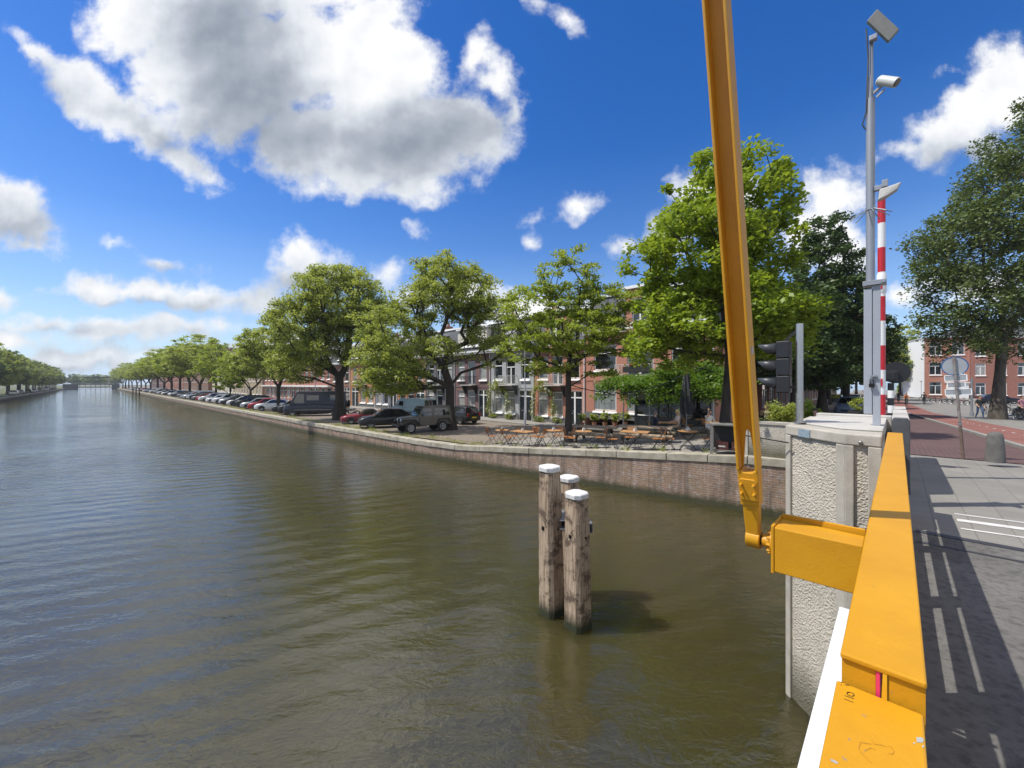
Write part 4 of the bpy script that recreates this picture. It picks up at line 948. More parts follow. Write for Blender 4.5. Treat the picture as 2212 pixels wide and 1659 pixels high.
def skeleton(rng, trunk_h, lobes, n, lean=(0,0)):
    """cluster centres inside the crown lobes, each joined to the nearest node nearer the trunk; returns nodes, parents, tips"""
    nodes = [np.array([lean[0]*z/trunk_h*0.0, lean[1]*0.0, z]) for z in np.linspace(0, trunk_h, 5)]; par = [-1,0,1,2,3]
    for i,z in enumerate(np.linspace(0,trunk_h,5)): nodes[i] = np.array([lean[0]*(z/trunk_h)**1.5, lean[1]*(z/trunk_h)**1.5, z])
    pts = []; wts = np.array([l[3]*l[4]*l[5] for l in lobes]); wts = wts/wts.sum()
    while len(pts) < n:
        l = lobes[rng.choice(len(lobes), p=wts)]; q = rng.normal(0,1,3); q /= np.linalg.norm(q); r = rng.uniform(0.25,1.0)**0.45
        p = np.array(l[:3])+q*np.array(l[3:6])*r
        if p[2] > trunk_h*0.62: pts.append(p)
    pts = np.array(pts); top = nodes[-1]
    order = np.argsort(np.linalg.norm((pts-top)*np.array([1,1,0.8]),axis=1)); pts = pts[order]
    A = np.zeros((n+5+n*3,3)); A[:5] = nodes; k = 5; tips = []; ok = [2,3,4]
    okm = np.zeros(len(A),bool); okm[[3,4]] = True
    depth = np.zeros(len(A)); parents = np.full(len(A),-1); parents[:5] = par
    for p in pts:
        dv = A[:k]-p; dd = np.linalg.norm(dv,axis=1)+depth[:k]*0.45+np.where(A[:k,2] > p[2]+0.2, 1.2, 0); dd[~okm[:k]] = 1e9
        j = int(np.argmin(dd)); q = A[j]; L = np.linalg.norm(p-q)
        m = 2 if L > 1.6 else 1; last = j
        for i in range(1,m+1):
            f = i/m; x = q+(p-q)*f
            if i < m: x = x+rng.normal(0,0.09*L,3)+np.array([0,0,0.08*L])
            A[k] = x; parents[k] = last; depth[k] = depth[last]+L/m; okm[k] = True; last = k; k += 1
        tips.append(k-1)
    return A[:k], parents[:k], tips
def branches(A, parents, r0, name, mat, minr=0.012, n=6, tip=0.010, power=2.3):
    k = len(A); w = np.zeros(k); ch = [[] for _ in range(k)]
    for i in range(1,k): ch[parents[i]].append(i)
    for i in range(k-1,-1,-1):
        w[i] += tip**power if not ch[i] else 0
        if parents[i] >= 0: w[parents[i]] += w[i]
    r = w**(1/power); sc_ = r0/r[1]; r = np.maximum(r*sc_*0.78, minr)
    r[0] = r0*1.45; r[1] = r0*1.02
    m = MB(); seen = set()
    def walk(i):
        path = [i]; j = i
        while ch[j]:
            nx = max(ch[j], key=lambda q: w[q]); path.append(nx); j = nx
        return path
    stack = [0]; 
    while stack:
        i = stack.pop(); path = walk(i)
        full = ([parents[i]]+path) if parents[i] >= 0 else path
        rr = [float(min(r[q], r[i])) for q in full]
        if len(full) > 1: m.tube([A[q] for q in full], rr, n=(9 if i == 0 else (n if rr[0] > 0.05 else 4)), caps=True)
        for q in path:
            best = max(ch[q], key=lambda x: w[x]) if ch[q] else None
            for c in ch[q]:
                if c != best: stack.append(c)
    return m
def make_tree(name, label, loc, H, trunk_h, r0, lobes, ncl, per, lsize, spread, mat, bark, seed, lean=(0,0), flat=0.6, up=0.6, group=None, rz=0):
    rng = np.random.default_rng(seed)
    A, par, tips = skeleton(rng, trunk_h, lobes, ncl, lean)
    t_ = thing(name, label, 'tree', loc, rz, group)
    branches(A, par, r0, 'trunk', bark).build('trunk', bark, t_, smooth=True, sharp=60)
    cs = A[tips]; N = ncl*per; idx = np.repeat(np.arange(ncl), per)
    sz = rng.uniform(0.6,1.25,ncl)[idx]*spread
    off = rng.normal(0,1,(N,3)); off /= np.linalg.norm(off,axis=1)[:,None]; off *= (rng.uniform(0,1,N)**0.5)[:,None]
    off *= np.stack([sz,sz,sz*flat],1); off[:,2] -= 0.25*np.hypot(off[:,0],off[:,1])*rng.uniform(0,1,N)
    me = leaves_mesh('crown', cs[idx]+off, up, lsize, mat, rng)
    o = bpy.data.objects.new('crown', me); COL.objects.link(o); o.parent = t_
    return t_
def at_uv(u, v): x,y = UV(u,v); return (x,y,hq(x,y))
G = 'trees along the quay'
# big bright tree by the crate rack, right of the terrace
make_tree('quay_tree','tall bright green broad crowned tree beside the crate rack', (8.35,15.6,-2.5), 11.6, 3.6, 0.21,
  [(-0.2,0,5.2,3.3,3.2,1.8),(-0.6,0,7.6,3.2,3.0,2.2),(0.2,0,9.7,2.5,2.3,1.9),(2.1,0.8,4.6,1.7,1.7,1.2),(-2.2,0,3.9,1.5,1.6,0.9),(0.1,0,11.0,1.4,1.3,1.0)], 520, 84, 0.19, 0.50, m_lf_map, m_bark, 11, lean=(0.25,0), flat=0.72, up=0.75, group=G)
# thin honey locust behind the terrace tables
make_tree('quay_tree','slender airy yellow green tree standing among the terrace tables', (2.95,20.7,-3.12), 11, 3.9, 0.19,
  [(0,0,5.8,3.4,3.0,1.3),(-1.7,0,7.2,2.0,2.0,1.2),(1.7,0,7.2,2.0,2.0,1.2),(0,0,8.6,1.7,1.5,1.4),(-0.1,0,10.2,0.9,0.9,0.8),(2.8,0,5.2,1.4,1.3,0.9),(-2.8,0,5.0,1.2,1.2,0.8),(1.2,-0.3,3.9,1.8,1.4,0.5),(-1.2,-0.3,4.0,1.5,1.4,0.5)], 400, 84, 0.135, 0.46, m_lf_yel, m_bark, 22, flat=0.4, group=G)
# elm beside the jeep
make_tree('quay_tree','broad spreading elm with forked trunk beside the parked jeep', (-4.6,29.4,-3.38), 13.2, 3.2, 0.42,
  [(-0.6,0,10.2,3.0,3.0,2.4),(1.6,0,10.0,2.4,2.4,2.2),(3.1,0,7.7,2.4,2.4,2.0),(-4.0,-0.6,6.9,3.0,3.0,3.1),(-4.3,-1,4.4,2.7,2.7,2.0),(-3.0,-1.4,3.6,2.2,2.0,1.2),(-0.5,0,11.6,2.6,2.6,1.4),(3.3,0,5.6,1.7,1.7,0.9),(-0.5,-1.5,5.6,1.8,1.8,1.2)], 620, 104, 0.165, 0.64, m_lf_elm, m_bark, 33, flat=0.6, group=G)
# elm behind the dark blue van
make_tree('quay_tree','large dense dark green elm standing at the rear of the dark blue van', (-16.4,37.6,-3.38), 15.3, 4.0, 0.50,
  [(0,0,11.3,4.4,4.2,3.2),(-3.2,-0.5,8.6,3.4,3.4,3.4),(2.4,0.5,9.0,3.2,3.2,3.0),(-3.4,-1.5,5.2,2.6,2.6,1.7),(-0.8,0,13.4,2.6,2.6,1.6),(-1.2,-1.2,6.4,3.0,2.6,1.6),(3.4,1.0,6.6,1.6,1.6,1.4)], 720, 110, 0.18, 0.72, m_lf_elm, m_bark, 44, flat=0.6, group=G)
# further quay trees: four crowns, copied
def qtree(label, seed, loc, H, mat, r0=0.24, wide=1.0, ncl=230, per=44, ls=0.26, bare=0.22):
    return make_tree('quay_tree', label, loc, H, H*bare, r0, [(0,0,H*0.62,H*0.32*wide,H*0.32*wide,H*0.22),(-H*0.12,0,H*0.5,H*0.24*wide,H*0.24*wide,H*0.17),(H*0.13,0,H*0.52,H*0.22*wide,H*0.22*wide,H*0.16),(0,0,H*0.84,H*0.17*wide,H*0.17*wide,H*0.14)], ncl, per, ls, H*0.055, mat, m_bark, seed, flat=0.5, group=G)
t1 = qtree('green forked elm on the quay behind the white hatchback', 51, at_uv(56,16), 13.2, m_lf_elm, 0.28, 1.1, ncl=320, per=60)
t2 = qtree('yellow green tree on the quay beside the red hatchback', 52, at_uv(69,16), 11.0, m_lf_yel, 0.2, 1.1)
t3 = qtree('tall sparse tree on the quay beside the silver estate car', 53, at_uv(94.7,16.2), 12.5, m_lf_yel, 0.26, 1.0, bare=0.33)
qtree('low yellow green tree on the quay among silver cars', 54, at_uv(80,15.6), 7.2, m_lf_yel, 0.15, 1.2, ncl=160)
qs = [(109,15.8,11.5),(124,16,12.5),(140,16,11.5),(157,16,12),(176,16,12.5),(196,16,13),(220,15.8,12),(246,16,12.5),(272,16,11.5),(300,16,12.5),(332,15.5,13),(365,15.5,14),(398,15.2,15),(425,14.8,15)]
pr = [t1,t2,t3]
for i,(u,v,h) in enumerate(qs):
    o = copy_tree(pr[i%3]); x,y,z = at_uv(u,v)
    place(o, (x,y,z), i*1.7, f'distant quay tree over parked cars, {ORD[i]} beyond the tall sparse tree', G); k_ = h*1.12/(13.2,11.0,12.5)[i%3]; o.scale = (k_*1.35,k_*1.35,k_*1.14)
# opposite bank: a close row
bt = []
for k_,(sd,mt) in enumerate(((71,m_lf_far),(72,m_lf_elm))):
    H = 12.5
    bt.append(make_tree('bank_tree','x', (0,0,0), H, 2.5, 0.22, [(0,0,7,4.2,4.2,3.6),(-2,0,5,2.8,2.8,2.2),(2,1,5,2.8,2.8,2.2),(0,0,10,2.6,2.6,2.2)], 210, 40, 0.42, 0.85, mt, m_bark, sd, flat=0.6, group='trees on the opposite bank'))
us = [150+9.2*i for i in range(32)]
for i,u in enumerate(us):
    o = bt[i%2] if i < 2 else copy_tree(bt[i%2]); x,y = UV(u, -19.0-(i%3)*1.1)
    place(o, (x,y,-3.5), i*2.1, f'full green tree on the opposite bank, {ORD[i]} along the row towards the far bridge', 'trees on the opposite bank'); o.scale = (1.15+0.12*math.sin(i*1.9),)*2+(1.16+0.1*math.cos(i*2.3),)
# trees closing the canal behind the far bridge
for i in range(9):
    o = copy_tree(bt[i%2]); x,y = UV(560+25*(i%4), -14+i*3.6)
    place(o, (x,y,-3.5), i*1.3, f'hazy far tree beyond the canal bridge, {ORD[i]} across the water from the opposite bank', 'trees beyond the far bridge'); o.scale = (1.2,1.2,1.1)
# street side: dark dense trees left of the street
D = 'street trees beside the carriageway'
make_tree('street_tree','tall dark conical tree beside the street behind the ship signal', (24.3,31.0,-2.2), 17.5, 3.0, 0.32,
  [(0,0,5.2,3.6,3.4,2.4),(0,0,8.4,3.0,3.0,2.6),(0.2,0,11.6,2.2,2.2,2.4),(0.3,0,14.2,1.5,1.5,2.2),(-1.6,0,4.4,2.6,2.4,2.0),(0,0,3.0,3.0,3.0,1.5)], 520, 66, 0.27, 0.64, m_lf_dark, m_bark, 81, flat=0.7, group=D)
make_tree('street_tree','dark green rounded street tree behind the camera mast', (28.4,33.6,-2.3), 13, 2.8, 0.3,
  [(0,0,6.0,3.2,3.2,3.0),(-0.3,0,9.4,2.3,2.3,2.8),(0.2,0,4.4,3.2,3.0,1.7),(0.4,0,12.2,1.2,1.2,1.6)], 340, 60, 0.26, 0.62, m_lf_dark, m_bark, 82, flat=0.7, group=D)
# large elm on the far pavement
make_tree('street_tree','huge olive green elm on the pavement with bicycles around its trunk', (36.8,30.0,-2.65), 24, 7.0, 0.37,
  [(0.6,0,13.5,5.6,5.4,4.0),(3.8,0,17,6.0,5.6,4.4),(5.0,0,22,4.6,4.6,3.0),(-2.8,0,9.4,3.0,3.0,2.2),(5,-1,10,4.5,4,3),(0.3,0,8.4,3.4,3.2,2.2),(-3.2,0,12.0,2.4,2.2,1.9),(-2.6,0.5,7.2,2.6,2.6,1.7),(2.0,-1,7.6,3.2,3,1.6),(-2.4,0,5.6,1.8,1.8,1.2),(-0.9,0.8,6.2,2.2,2.0,1.3),(2.4,1,5.6,2.4,2.4,1.0)], 760, 110, 0.22, 0.90, m_lf_olive, m_barkg, 91, flat=0.95, lean=(0.5,0), group=D)
def stree(label, loc, H, mat, seed):
    return make_tree('street_tree', label, loc, H, H*0.18, 0.3, [(0,0,H*0.5,H*0.27,H*0.27,H*0.28),(0,0,H*0.8,H*0.16,H*0.16,H*0.18)], 200, 46, 0.45, H*0.06, mat, m_bark, seed, flat=0.6, group=D)
stree('distant dark tree beyond the white gabled house', (69,75,-3.0), 17, m_lf_dark, 95)
o = copy_tree(bt[1]); place(o, (98,100,-3.1), 1, 'distant round tree showing over the roof of the white gabled house', D); o['name'] = 'x'; del o['name']; o.scale = (1.5,1.5,1.45); o['category'] = 'tree'

stree('dense dark tree over the parked blue grey hatchbacks', (40,50,-2.8), 15, m_lf_dark, 96)
stree('dark tree beside the parked row farther down the street', (50,63,-3.0), 16, m_lf_elm, 97)

make_tree('street_tree','second dark green tree filling the street corner beyond the shrub', (21.0,29.5,-2.15), 11, 2.4, 0.26,
  [(0,0,4.6,3.2,3.0,2.2),(0.6,0,7.6,2.4,2.4,2.4),(-1.4,0,3.4,2.2,2.2,1.4),(1.5,0,3.2,2.4,2.4,1.4),(0.4,0,9.8,1.3,1.3,1.2)], 380, 62, 0.26, 0.62, m_lf_dark, m_bark, 83, flat=0.7, group=D)

stree('distant dark tree over the hedge and the cyclists', (57,62,-3.0), 12, m_lf_elm, 98)

for i,(x,y,k_) in enumerate(((56,75,1.25),(63,80,1.35),(70,84,1.3),(48,68,1.2),(80,92,1.45),(40,60,1.15))):
    o = copy_tree(bt[i%2]); place(o, (x,y,-3.1), i*1.1, f'distant green tree lining the far street, {ORD[i]} behind the blue grey cars', 'distant trees lining the street'); o.scale = (k_,k_,k_)
for i,(x,y,k_) in enumerate(((58,34,1.25),(72,30,1.2),(84,48,1.3))):
    o = copy_tree(bt[i%2]); place(o, (x,y,hs(x,y)), i*1.7, f'green street tree on the wide pavement, {ORD[i]} past the huge olive elm', D); o.scale = (k_,k_,k_)
# ---------------------------------------------------------------- vehicles: local x forward, y to the left, z up
def paint(name, col, metal=0.0): 
    m = M('car_paint_'+name, col, 0.35, 0.10, 1.5, metal=metal, coat=0.35, spec=0.35); return m
PAINT = {'white':paint('white',(0.72,0.72,0.71)),'silver':paint('silver',(0.42,0.43,0.44),0.5),'grey':paint('grey',(0.17,0.175,0.18),0.3),'black':paint('black',(0.007,0.007,0.008)),'dark blue':paint('dark_blue',(0.008,0.011,0.024)),
 'red':paint('red',(0.36,0.02,0.025)),'dark red':paint('dark_red',(0.20,0.012,0.018)),'pale blue':paint('pale_blue',(0.22,0.30,0.34),0.2),'pale green':paint('pale_green',(0.25,0.34,0.33)),'brown grey':paint('brown_grey',(0.115,0.105,0.085)),'blue grey':paint('blue_grey',(0.20,0.27,0.38),0.2)}
m_tyre = M('tyre_rubber',(0.018,0.018,0.018),0.85,0.2,20); m_rim = M('alloy_rim',(0.42,0.43,0.44),0.3,0.15,30,metal=0.7); m_carglass = glassmat('car_glass',(0.012,0.016,0.018),0.02)
m_lamp = glassmat('headlamp_glass',(0.42,0.43,0.44),0.05); m_tail = M('tail_lamp_red',(0.40,0.012,0.012),0.15,0.1,10,coat=1.0); m_plate = M('plate_yellow',(0.75,0.52,0.02),0.5,0.1,10); m_trim = M('black_trim',(0.022,0.022,0.023),0.6,0.2,10)
m_soft = M('soft_top_fabric',(0.035,0.028,0.028),0.9,0.2,15)
def wheels(t_, xs, track, r, w=0.2, arch=True):
    MXw = Matrix.Rotation(R(90),4,'X')
    for x in xs:
        for sgn in (-1,1):
            y = sgn*track
            mm = Matrix.Translation((x,y,r)) @ Matrix.Rotation(R(90)*(-sgn),4,'X')
            ty = MB(); ty.lathe([(r*0.62,-w),(r*0.97,-w),(r,-w*0.85),(r,-w*0.15),(r*0.97,0),(r*0.66,0.0),(r*0.64,-0.03)], 20, M=mm); wo = ty.build('wheel', m_tyre, t_, smooth=True)
            rm = MB(); rm.lathe([(r*0.64,-0.04),(r*0.64,-0.012),(r*0.58,-0.008),(r*0.5,-0.03),(0.06,-0.03),(0.05,-0.01)], 16, M=mm)
            for k in range(5):
                a = k*math.tau/5; rm.bar(mm @ Vector((0.04*math.cos(a),0.04*math.sin(a),-0.018)), mm @ Vector((r*0.58*math.cos(a),r*0.58*math.sin(a),-0.014)), 0.06, 0.02, up=(0,1,0))
            rm.build('rim', m_rim, wo)
            if arch:
                ar = MB(); a_ = [(r+0.055)*1.0]; 
                pts = [((r+0.06)*math.cos(math.pi*k/10), (r+0.06)*math.sin(math.pi*k/10)) for k in range(11)]
                ar.extr([(x+px_, y+sgn*0.004, max(r*0.95+pz-0.0, 0.0)) for px_,pz in pts], (0,-sgn*0.10,0)); ar.build('wheel_arch', m_trim, t_)
def shell(t_, st, mat):
    """lower body: stations (x, half width, z bottom, z shoulder, crown)"""
    m = MB(); prof = []
    for x,w,zb,zs,cr in st:
        hgt = zs-zb
        half = [(w*0.90,zb),(w*0.985,zb+hgt*0.12),(w,zb+hgt*0.45),(w*0.985,zs-hgt*0.22),(w*0.93,zs-hgt*0.05),(w*0.78,zs+cr*0.6),(0,zs+cr)]
        prof.append([(x,y,z) for y,z in half]+[(x,-y,z) for y,z in half[-2::-1]])
    n = len(prof[0]); vs = [p for q in prof for p in q]; k = len(prof)
    m.add(vs, [(i*n+j,i*n+(j+1)%n,(i+1)*n+(j+1)%n,(i+1)*n+j) for i in range(k-1) for j in range(n)]+[tuple(range(n))[::-1],tuple(range((k-1)*n,k*n))])
    return m.build('body', mat, t_, smooth=True, sharp=40)
def cabin(t_, poly, w0, w1, z0, z1, mat, splits, gl=None, end_glass=True, roofmat=None):
    """greenhouse from a side polygon [(x,z)] front base -> front top -> ... -> rear base; glass panels stand 4 mm proud"""
    def hw(z): return w0+(w1-w0)*min(max((z-z0)/(z1-z0),0),1)
    m = MB(); n = len(poly); L = [(x,hw(z),z) for x,z in poly]; Rr = [(x,-y,z) for x,y,z in L]
    m.add(L+Rr, [tuple(range(n)), tuple(range(n,2*n))[::-1]]+[(i,(i+1)%n,n+(i+1)%n,n+i) for i in range(n)])
    cb_ = m.build('cabin', mat, t_, bevel=0.02)
    gl = gl or m_carglass
    for wnd in splits:
        for sgn in (1,-1):
            g = MB(); g.extr([(x,sgn*(hw(z)+0.005),z) for x,z in wnd], (0,-sgn*0.012,0)); g.build('side_window', gl, t_)
    if end_glass:
        def endw(a, b, nm):
            (xa,za),(xb,zb) = a,b; d_ = Vector((xb-xa,0,zb-za)); f0,f1 = 0.10,0.90
            nrm = Vector((d_.z,0,-d_.x)).normalized()*0.006
            if (nrm.x > 0) != (xa > 0): nrm = -nrm
            p = [(xa+d_.x*f,za+d_.z*f) for f in (f0,f1)]; k0 = hw(p[0][1])-0.07; k1 = hw(p[1][1])-0.07
            g = MB(); g.extr([(p[0][0]+nrm.x,k0,p[0][1]+nrm.z),(p[0][0]+nrm.x,-k0,p[0][1]+nrm.z),(p[1][0]+nrm.x,-k1,p[1][1]+nrm.z),(p[1][0]+nrm.x,k1,p[1][1]+nrm.z)], -nrm*1.5); g.build(nm, gl, t_)
        endw(poly[0], poly[1], 'windscreen'); endw(poly[-1], poly[-2], 'rear_window')
    return cb_
def lights(t_, xf, xr, w, zf, zr, size=(0.30,0.13), tail=(0.16,0.28), plate=True):
    for sgn in (1,-1):
        h = MB(); h.box(xf, sgn*(w-0.22), zf, 0.10, size[0], size[1]); h.build('headlight', m_lamp, t_, bevel=0.03)
        h = MB(); h.box(xr, sgn*(w-0.12), zr, 0.08, tail[0], tail[1]); h.build('tail_light', m_tail, t_, bevel=0.02)
    if plate:
        h = MB(); h.box(xr-0.035,0,zr-0.22,0.02,0.52,0.11); h.box(xf+0.05,0,zf-0.28,0.02,0.52,0.11); h.build('number_plate', m_plate, t_)
def mirrors(t_, x, w, z, mat):
    for sgn in (1,-1):
        h = MB(); h.ell((x,sgn*(w+0.07),z),(0.06,0.09,0.07),8,6); h.build('mirror', mat, t_, smooth=True)
def car(kind, colour, label, loc, rz, group='cars parked along the quay', name='parked_car'):
    pm = PAINT[colour]; cat = {'van':'van','bigvan':'van'}.get(kind,'car'); nm = {'van':'parked_van','bigvan':'parked_van','jeep':'off_road_car'}.get(kind,name)
    t_ = thing(nm, label, cat, loc, rz, group)
    if kind in ('hatch','estate','sedan','suv'):
        L,H,hood,belt = {'hatch':(4.1,1.48,0.90,0.95),'estate':(4.65,1.47,0.88,0.93),'sedan':(4.75,1.44,0.87,0.92),'suv':(4.5,1.68,1.05,1.08)}[kind]
        w = 0.88; f = L/2; b = -L/2; zb = 0.22 if kind != 'suv' else 0.30; r = 0.32 if kind != 'suv' else 0.36
        shell(t_, [(f,0.62,zb+0.12,hood-0.25,0.02),(f-0.08,0.76,zb+0.02,hood-0.16,0.03),(f-0.35,0.86,zb,hood-0.06,0.04),(f-1.1,w,zb-0.02,hood+0.04,0.04),(0.35,w,zb-0.02,belt,0.02),(b+1.0,w,zb-0.02,belt+0.02,0.02),(b+0.25,0.86,zb+0.02,belt+(0.02 if kind != 'sedan' else 0.0),0.02),(b+0.04,0.80,zb+0.08,belt-0.08,0.02),(b,0.74,zb+0.16,belt-0.2,0.02)], pm)
        rb_ = {'hatch':(b+0.12,b+0.62),'estate':(b+0.10,b+0.40),'sedan':(b+0.75,b+1.55),'suv':(b+0.10,b+0.40)}[kind]
        poly = [(f-1.05,hood+0.02),(f-1.85,H-0.03),(f-2.3,H),(rb_[1]+0.4,H-0.01),(rb_[1],H-0.06),(rb_[0],belt-0.02)]
        z0 = belt; xm = (f-1.9+rb_[1])/2
        zt = H-0.13
        cabin(t_, poly, w*0.93, w*0.70, z0, H, pm, [[(f-1.38,z0+0.03),(f-1.92,zt),(xm+0.05,zt),(xm+0.05,z0+0.03)],[(xm-0.05,z0+0.03),(xm-0.05,zt),(rb_[1]+0.18,zt-0.03),(rb_[0]+0.32,z0+0.06)]])
        wheels(t_, (f-0.85,b+0.80), w+0.012, r); lights(t_, f-0.12, b+0.03, 0.80, hood-0.20, belt-0.12); mirrors(t_, f-1.45, w, belt+0.08, pm)
        gr = MB(); gr.box(f-0.012,0,zb+0.22,0.06,0.9,0.16); gr.build('grille', m_trim, t_)
        if kind == 'suv' or kind == 'estate':
            rr = MB()
            for sgn in (1,-1): rr.bar((f-2.1,sgn*0.56,H+0.03),(rb_[1]+0.3,sgn*0.56,H+0.02),0.03)
            rr.build('roof_rail', m_trim, t_)
    elif kind in ('van','bigvan'):
        L,H,w,r = (4.9,1.97,0.93,0.33) if kind == 'van' else (6.2,2.6,1.0,0.36)
        f = L/2; b = -L/2; zb = 0.30; hood = 1.12 if kind == 'van' else 1.22
        shell(t_, [(f,0.72,zb+0.05,hood-0.35,0.02),(f-0.1,0.84,zb,hood-0.22,0.04),(f-0.45,0.92*w/0.95,zb-0.02,hood-0.02,0.05),(f-0.95,w,zb-0.02,hood+0.12,0.02),(0,w,zb-0.02,hood+0.14,0.0),(b+0.1,w,zb-0.02,hood+0.14,0),(b,w*0.96,zb+0.05,hood+0.1,0)], pm)
        poly = [(f-0.62,hood+0.02),(f-1.35,H-0.08),(f-1.75,H),(b+0.35,H),(b+0.08,H-0.08),(b+0.02,hood+0.0)]
        wins = [[(f-0.98,hood+0.14),(f-1.38,H-0.28),(f-2.05,H-0.28),(f-2.05,hood+0.14)]]
        if kind == 'bigvan': wins += [[(b+0.35,H-0.95),(b+0.35,H-0.42),(b+1.6,H-0.42),(b+1.6,H-0.95)],[(f-2.3,H-0.95),(f-2.3,H-0.42),(f-3.5,H-0.42),(f-3.5,H-0.95)]]
        cabin(t_, poly, w*0.985, w*0.86, hood+0.1, H, pm, wins)
        wheels(t_, (f-0.95,b+1.15), w+0.012, r); lights(t_, f-0.15, b+0.02, w-0.08, hood-0.18, 1.0, size=(0.28,0.24), tail=(0.14,0.36)); mirrors(t_, f-1.05, w+0.06, hood+0.22, m_trim)
        tr = MB()
        for sgn in (1,-1): tr.bb(b+0.2,f-0.7,sgn*(w-0.005),sgn*(w+0.016),0.62,0.70)
        tr.build('side_moulding', m_trim if kind == 'van' else M('grey_trim',(0.25,0.25,0.26),0.6), t_)
        if kind == 'bigvan':
            v = MB()
            for z in (H-0.52,H-0.66): v.bb(b+0.45,b+1.5,-(w*0.9),-(w*0.9+0.03),z,z+0.05)
            v.build('vent_strip', PAINT['silver'], t_)
            sp = MB(); sp.lathe([(0.36,-0.09),(0.36,0.09),(0.2,0.12)], 18, M=Matrix.Translation((b-0.14,0.25,1.25)) @ Matrix.Rotation(R(-90),4,'Y')); sp.build('spare_wheel', m_tyre, t_, smooth=True)
        elif colour == 'pale green':
            rk = MB()
            for x in (-1.6,-0.4,0.8): rk.bar((x,-0.75,H+0.13),(x,0.75,H+0.13),0.04)
            for sgn in (1,-1):
                rk.bar((-2.0,sgn*0.7,H+0.16),(1.1,sgn*0.7,H+0.16),0.035)
                for x in (-1.6,-0.4,0.8): rk.bar((x,sgn*0.7,H-0.01),(x,sgn*0.7,H+0.16),0.035)
            rk.build('roof_rack', m_trim, t_)
    elif kind == 'roadster':
        f,b,w = 1.97,-1.97,0.83
        shell(t_, [(f,0.5,0.3,0.52,0.01),(f-0.1,0.68,0.24,0.60,0.02),(f-0.5,0.80,0.2,0.70,0.05),(0.75,w,0.2,0.80,0.05),(0.0,w,0.2,0.80,0.0),(-0.9,w,0.2,0.80,0.03),(-1.5,0.82,0.22,0.80,0.04),(b+0.1,0.72,0.3,0.76,0.02),(b,0.6,0.36,0.68,0.0)], pm)
        cabin(t_, [(0.55,0.80),(0.02,1.16),(-0.3,1.22),(-0.75,1.20),(-1.18,0.83)], 0.76, 0.58, 0.8, 1.22, m_soft, [[(0.28,0.84),(-0.05,1.10),(-0.62,1.10),(-0.66,0.84)]])
        wheels(t_, (f-0.82,b+0.85), w+0.012, 0.29); lights(t_, f-0.12, b+0.03, 0.72, 0.55, 0.64, size=(0.22,0.09), tail=(0.25,0.12)); mirrors(t_, 0.35, w, 0.86, pm)
    elif kind == 'jeep':
        w = 0.72; m = MB()
        shell(t_, [(1.80,0.42,0.55,1.02,0.01),(1.78,0.46,0.55,1.06,0.02),(1.2,0.52,0.55,1.10,0.03),(0.62,0.62,0.5,1.12,0.03)], pm)
        q = MB(); q.bb(-1.85,0.62,-w,w,0.48,1.12); q.build('tub', pm, t_, bevel=0.04)
        cabin(t_, [(0.66,1.10),(0.40,1.70),(0.2,1.76),(-1.6,1.76),(-1.75,1.70),(-1.86,1.10)], w*0.99, w*0.88, 1.12, 1.76, pm, [[(0.52,1.16),(0.30,1.65),(-0.28,1.65),(-0.28,1.16)],[(-0.52,1.16),(-0.52,1.65),(-1.6,1.65),(-1.68,1.16)]])
        q = MB(); q.bb(-1.78,0.38,-w*0.90,w*0.90,1.765,1.80); q.build('roof_panel', M('jeep_roof',(0.22,0.20,0.15),0.8,0.4,4), t_, bevel=0.02)
        for sgn in (1,-1):
            q = MB(); q.extr([(1.92,sgn*0.47,0.80),(1.75,sgn*0.47,0.95),(0.95,sgn*0.47,0.95),(0.55,sgn*0.47,0.56),(0.50,sgn*0.47,0.50),(0.62,sgn*0.47,0.50),(0.98,sgn*0.47,0.89),(1.72,sgn*0.47,0.89),(1.9,sgn*0.47,0.76)],(0,sgn*0.36,0)); q.build('mudguard', m_trim, t_)
            q = MB(); q.extr([(-0.62,sgn*w,0.55),(-0.8,sgn*w,0.92),(-1.6,sgn*w,0.92),(-1.8,sgn*w,0.6),(-1.7,sgn*w,0.6),(-1.55,sgn*w,0.86),(-0.85,sgn*w,0.86),(-0.7,sgn*w,0.5)],(0,sgn*0.11,0)); q.build('mudguard', m_trim, t_)
            h = MB(); h.lathe([(0.095,0),(0.095,0.03),(0.05,0.05)], 14, M=Matrix.Translation((1.80,sgn*0.31,0.90)) @ Matrix.Rotation(R(90),4,'Y')); h.build('headlight', m_lamp, t_, smooth=True)
            h = MB(); h.box(-1.87,sgn*0.62,0.75,0.05,0.12,0.16); h.build('tail_light', m_tail, t_)
        g = MB()
        for i in range(7): g.bb(1.80,1.812,-0.2+0.06*i,-0.17+0.06*i,0.68,0.98)
        g.build('grille', m_trim, t_)
        q = MB(); q.bb(1.98,2.10,-0.7,0.7,0.50,0.63); q.bb(1.75,1.98,-0.38,-0.28,0.5,0.62); q.bb(1.75,1.98,0.28,0.38,0.5,0.62); q.build('bumper', m_trim, t_, bevel=0.02)
        q = MB(); q.lathe([(0.36,-0.1),(0.36,0.1),(0.18,0.12)], 18, M=Matrix.Translation((-1.99,0.0,1.0)) @ Matrix.Rotation(R(-90),4,'Y')); q.build('spare_wheel', m_tyre, t_, smooth=True)
        wheels(t_, (1.28,-1.1), 0.80, 0.37, 0.23, arch=False); mirrors(t_, 0.45, w+0.04, 1.25, m_trim)
    return t_
def park(kind, colour, label, u, hdg=-150, fv=14.7, wb=1.35, group='cars parked along the quay'):
    a = R(hdg); x,y = UV(u, fv); x -= math.cos(a)*wb; y -= math.sin(a)*wb
    return car(kind, colour, label, (x,y,hq(x,y)+0.015), a, group)
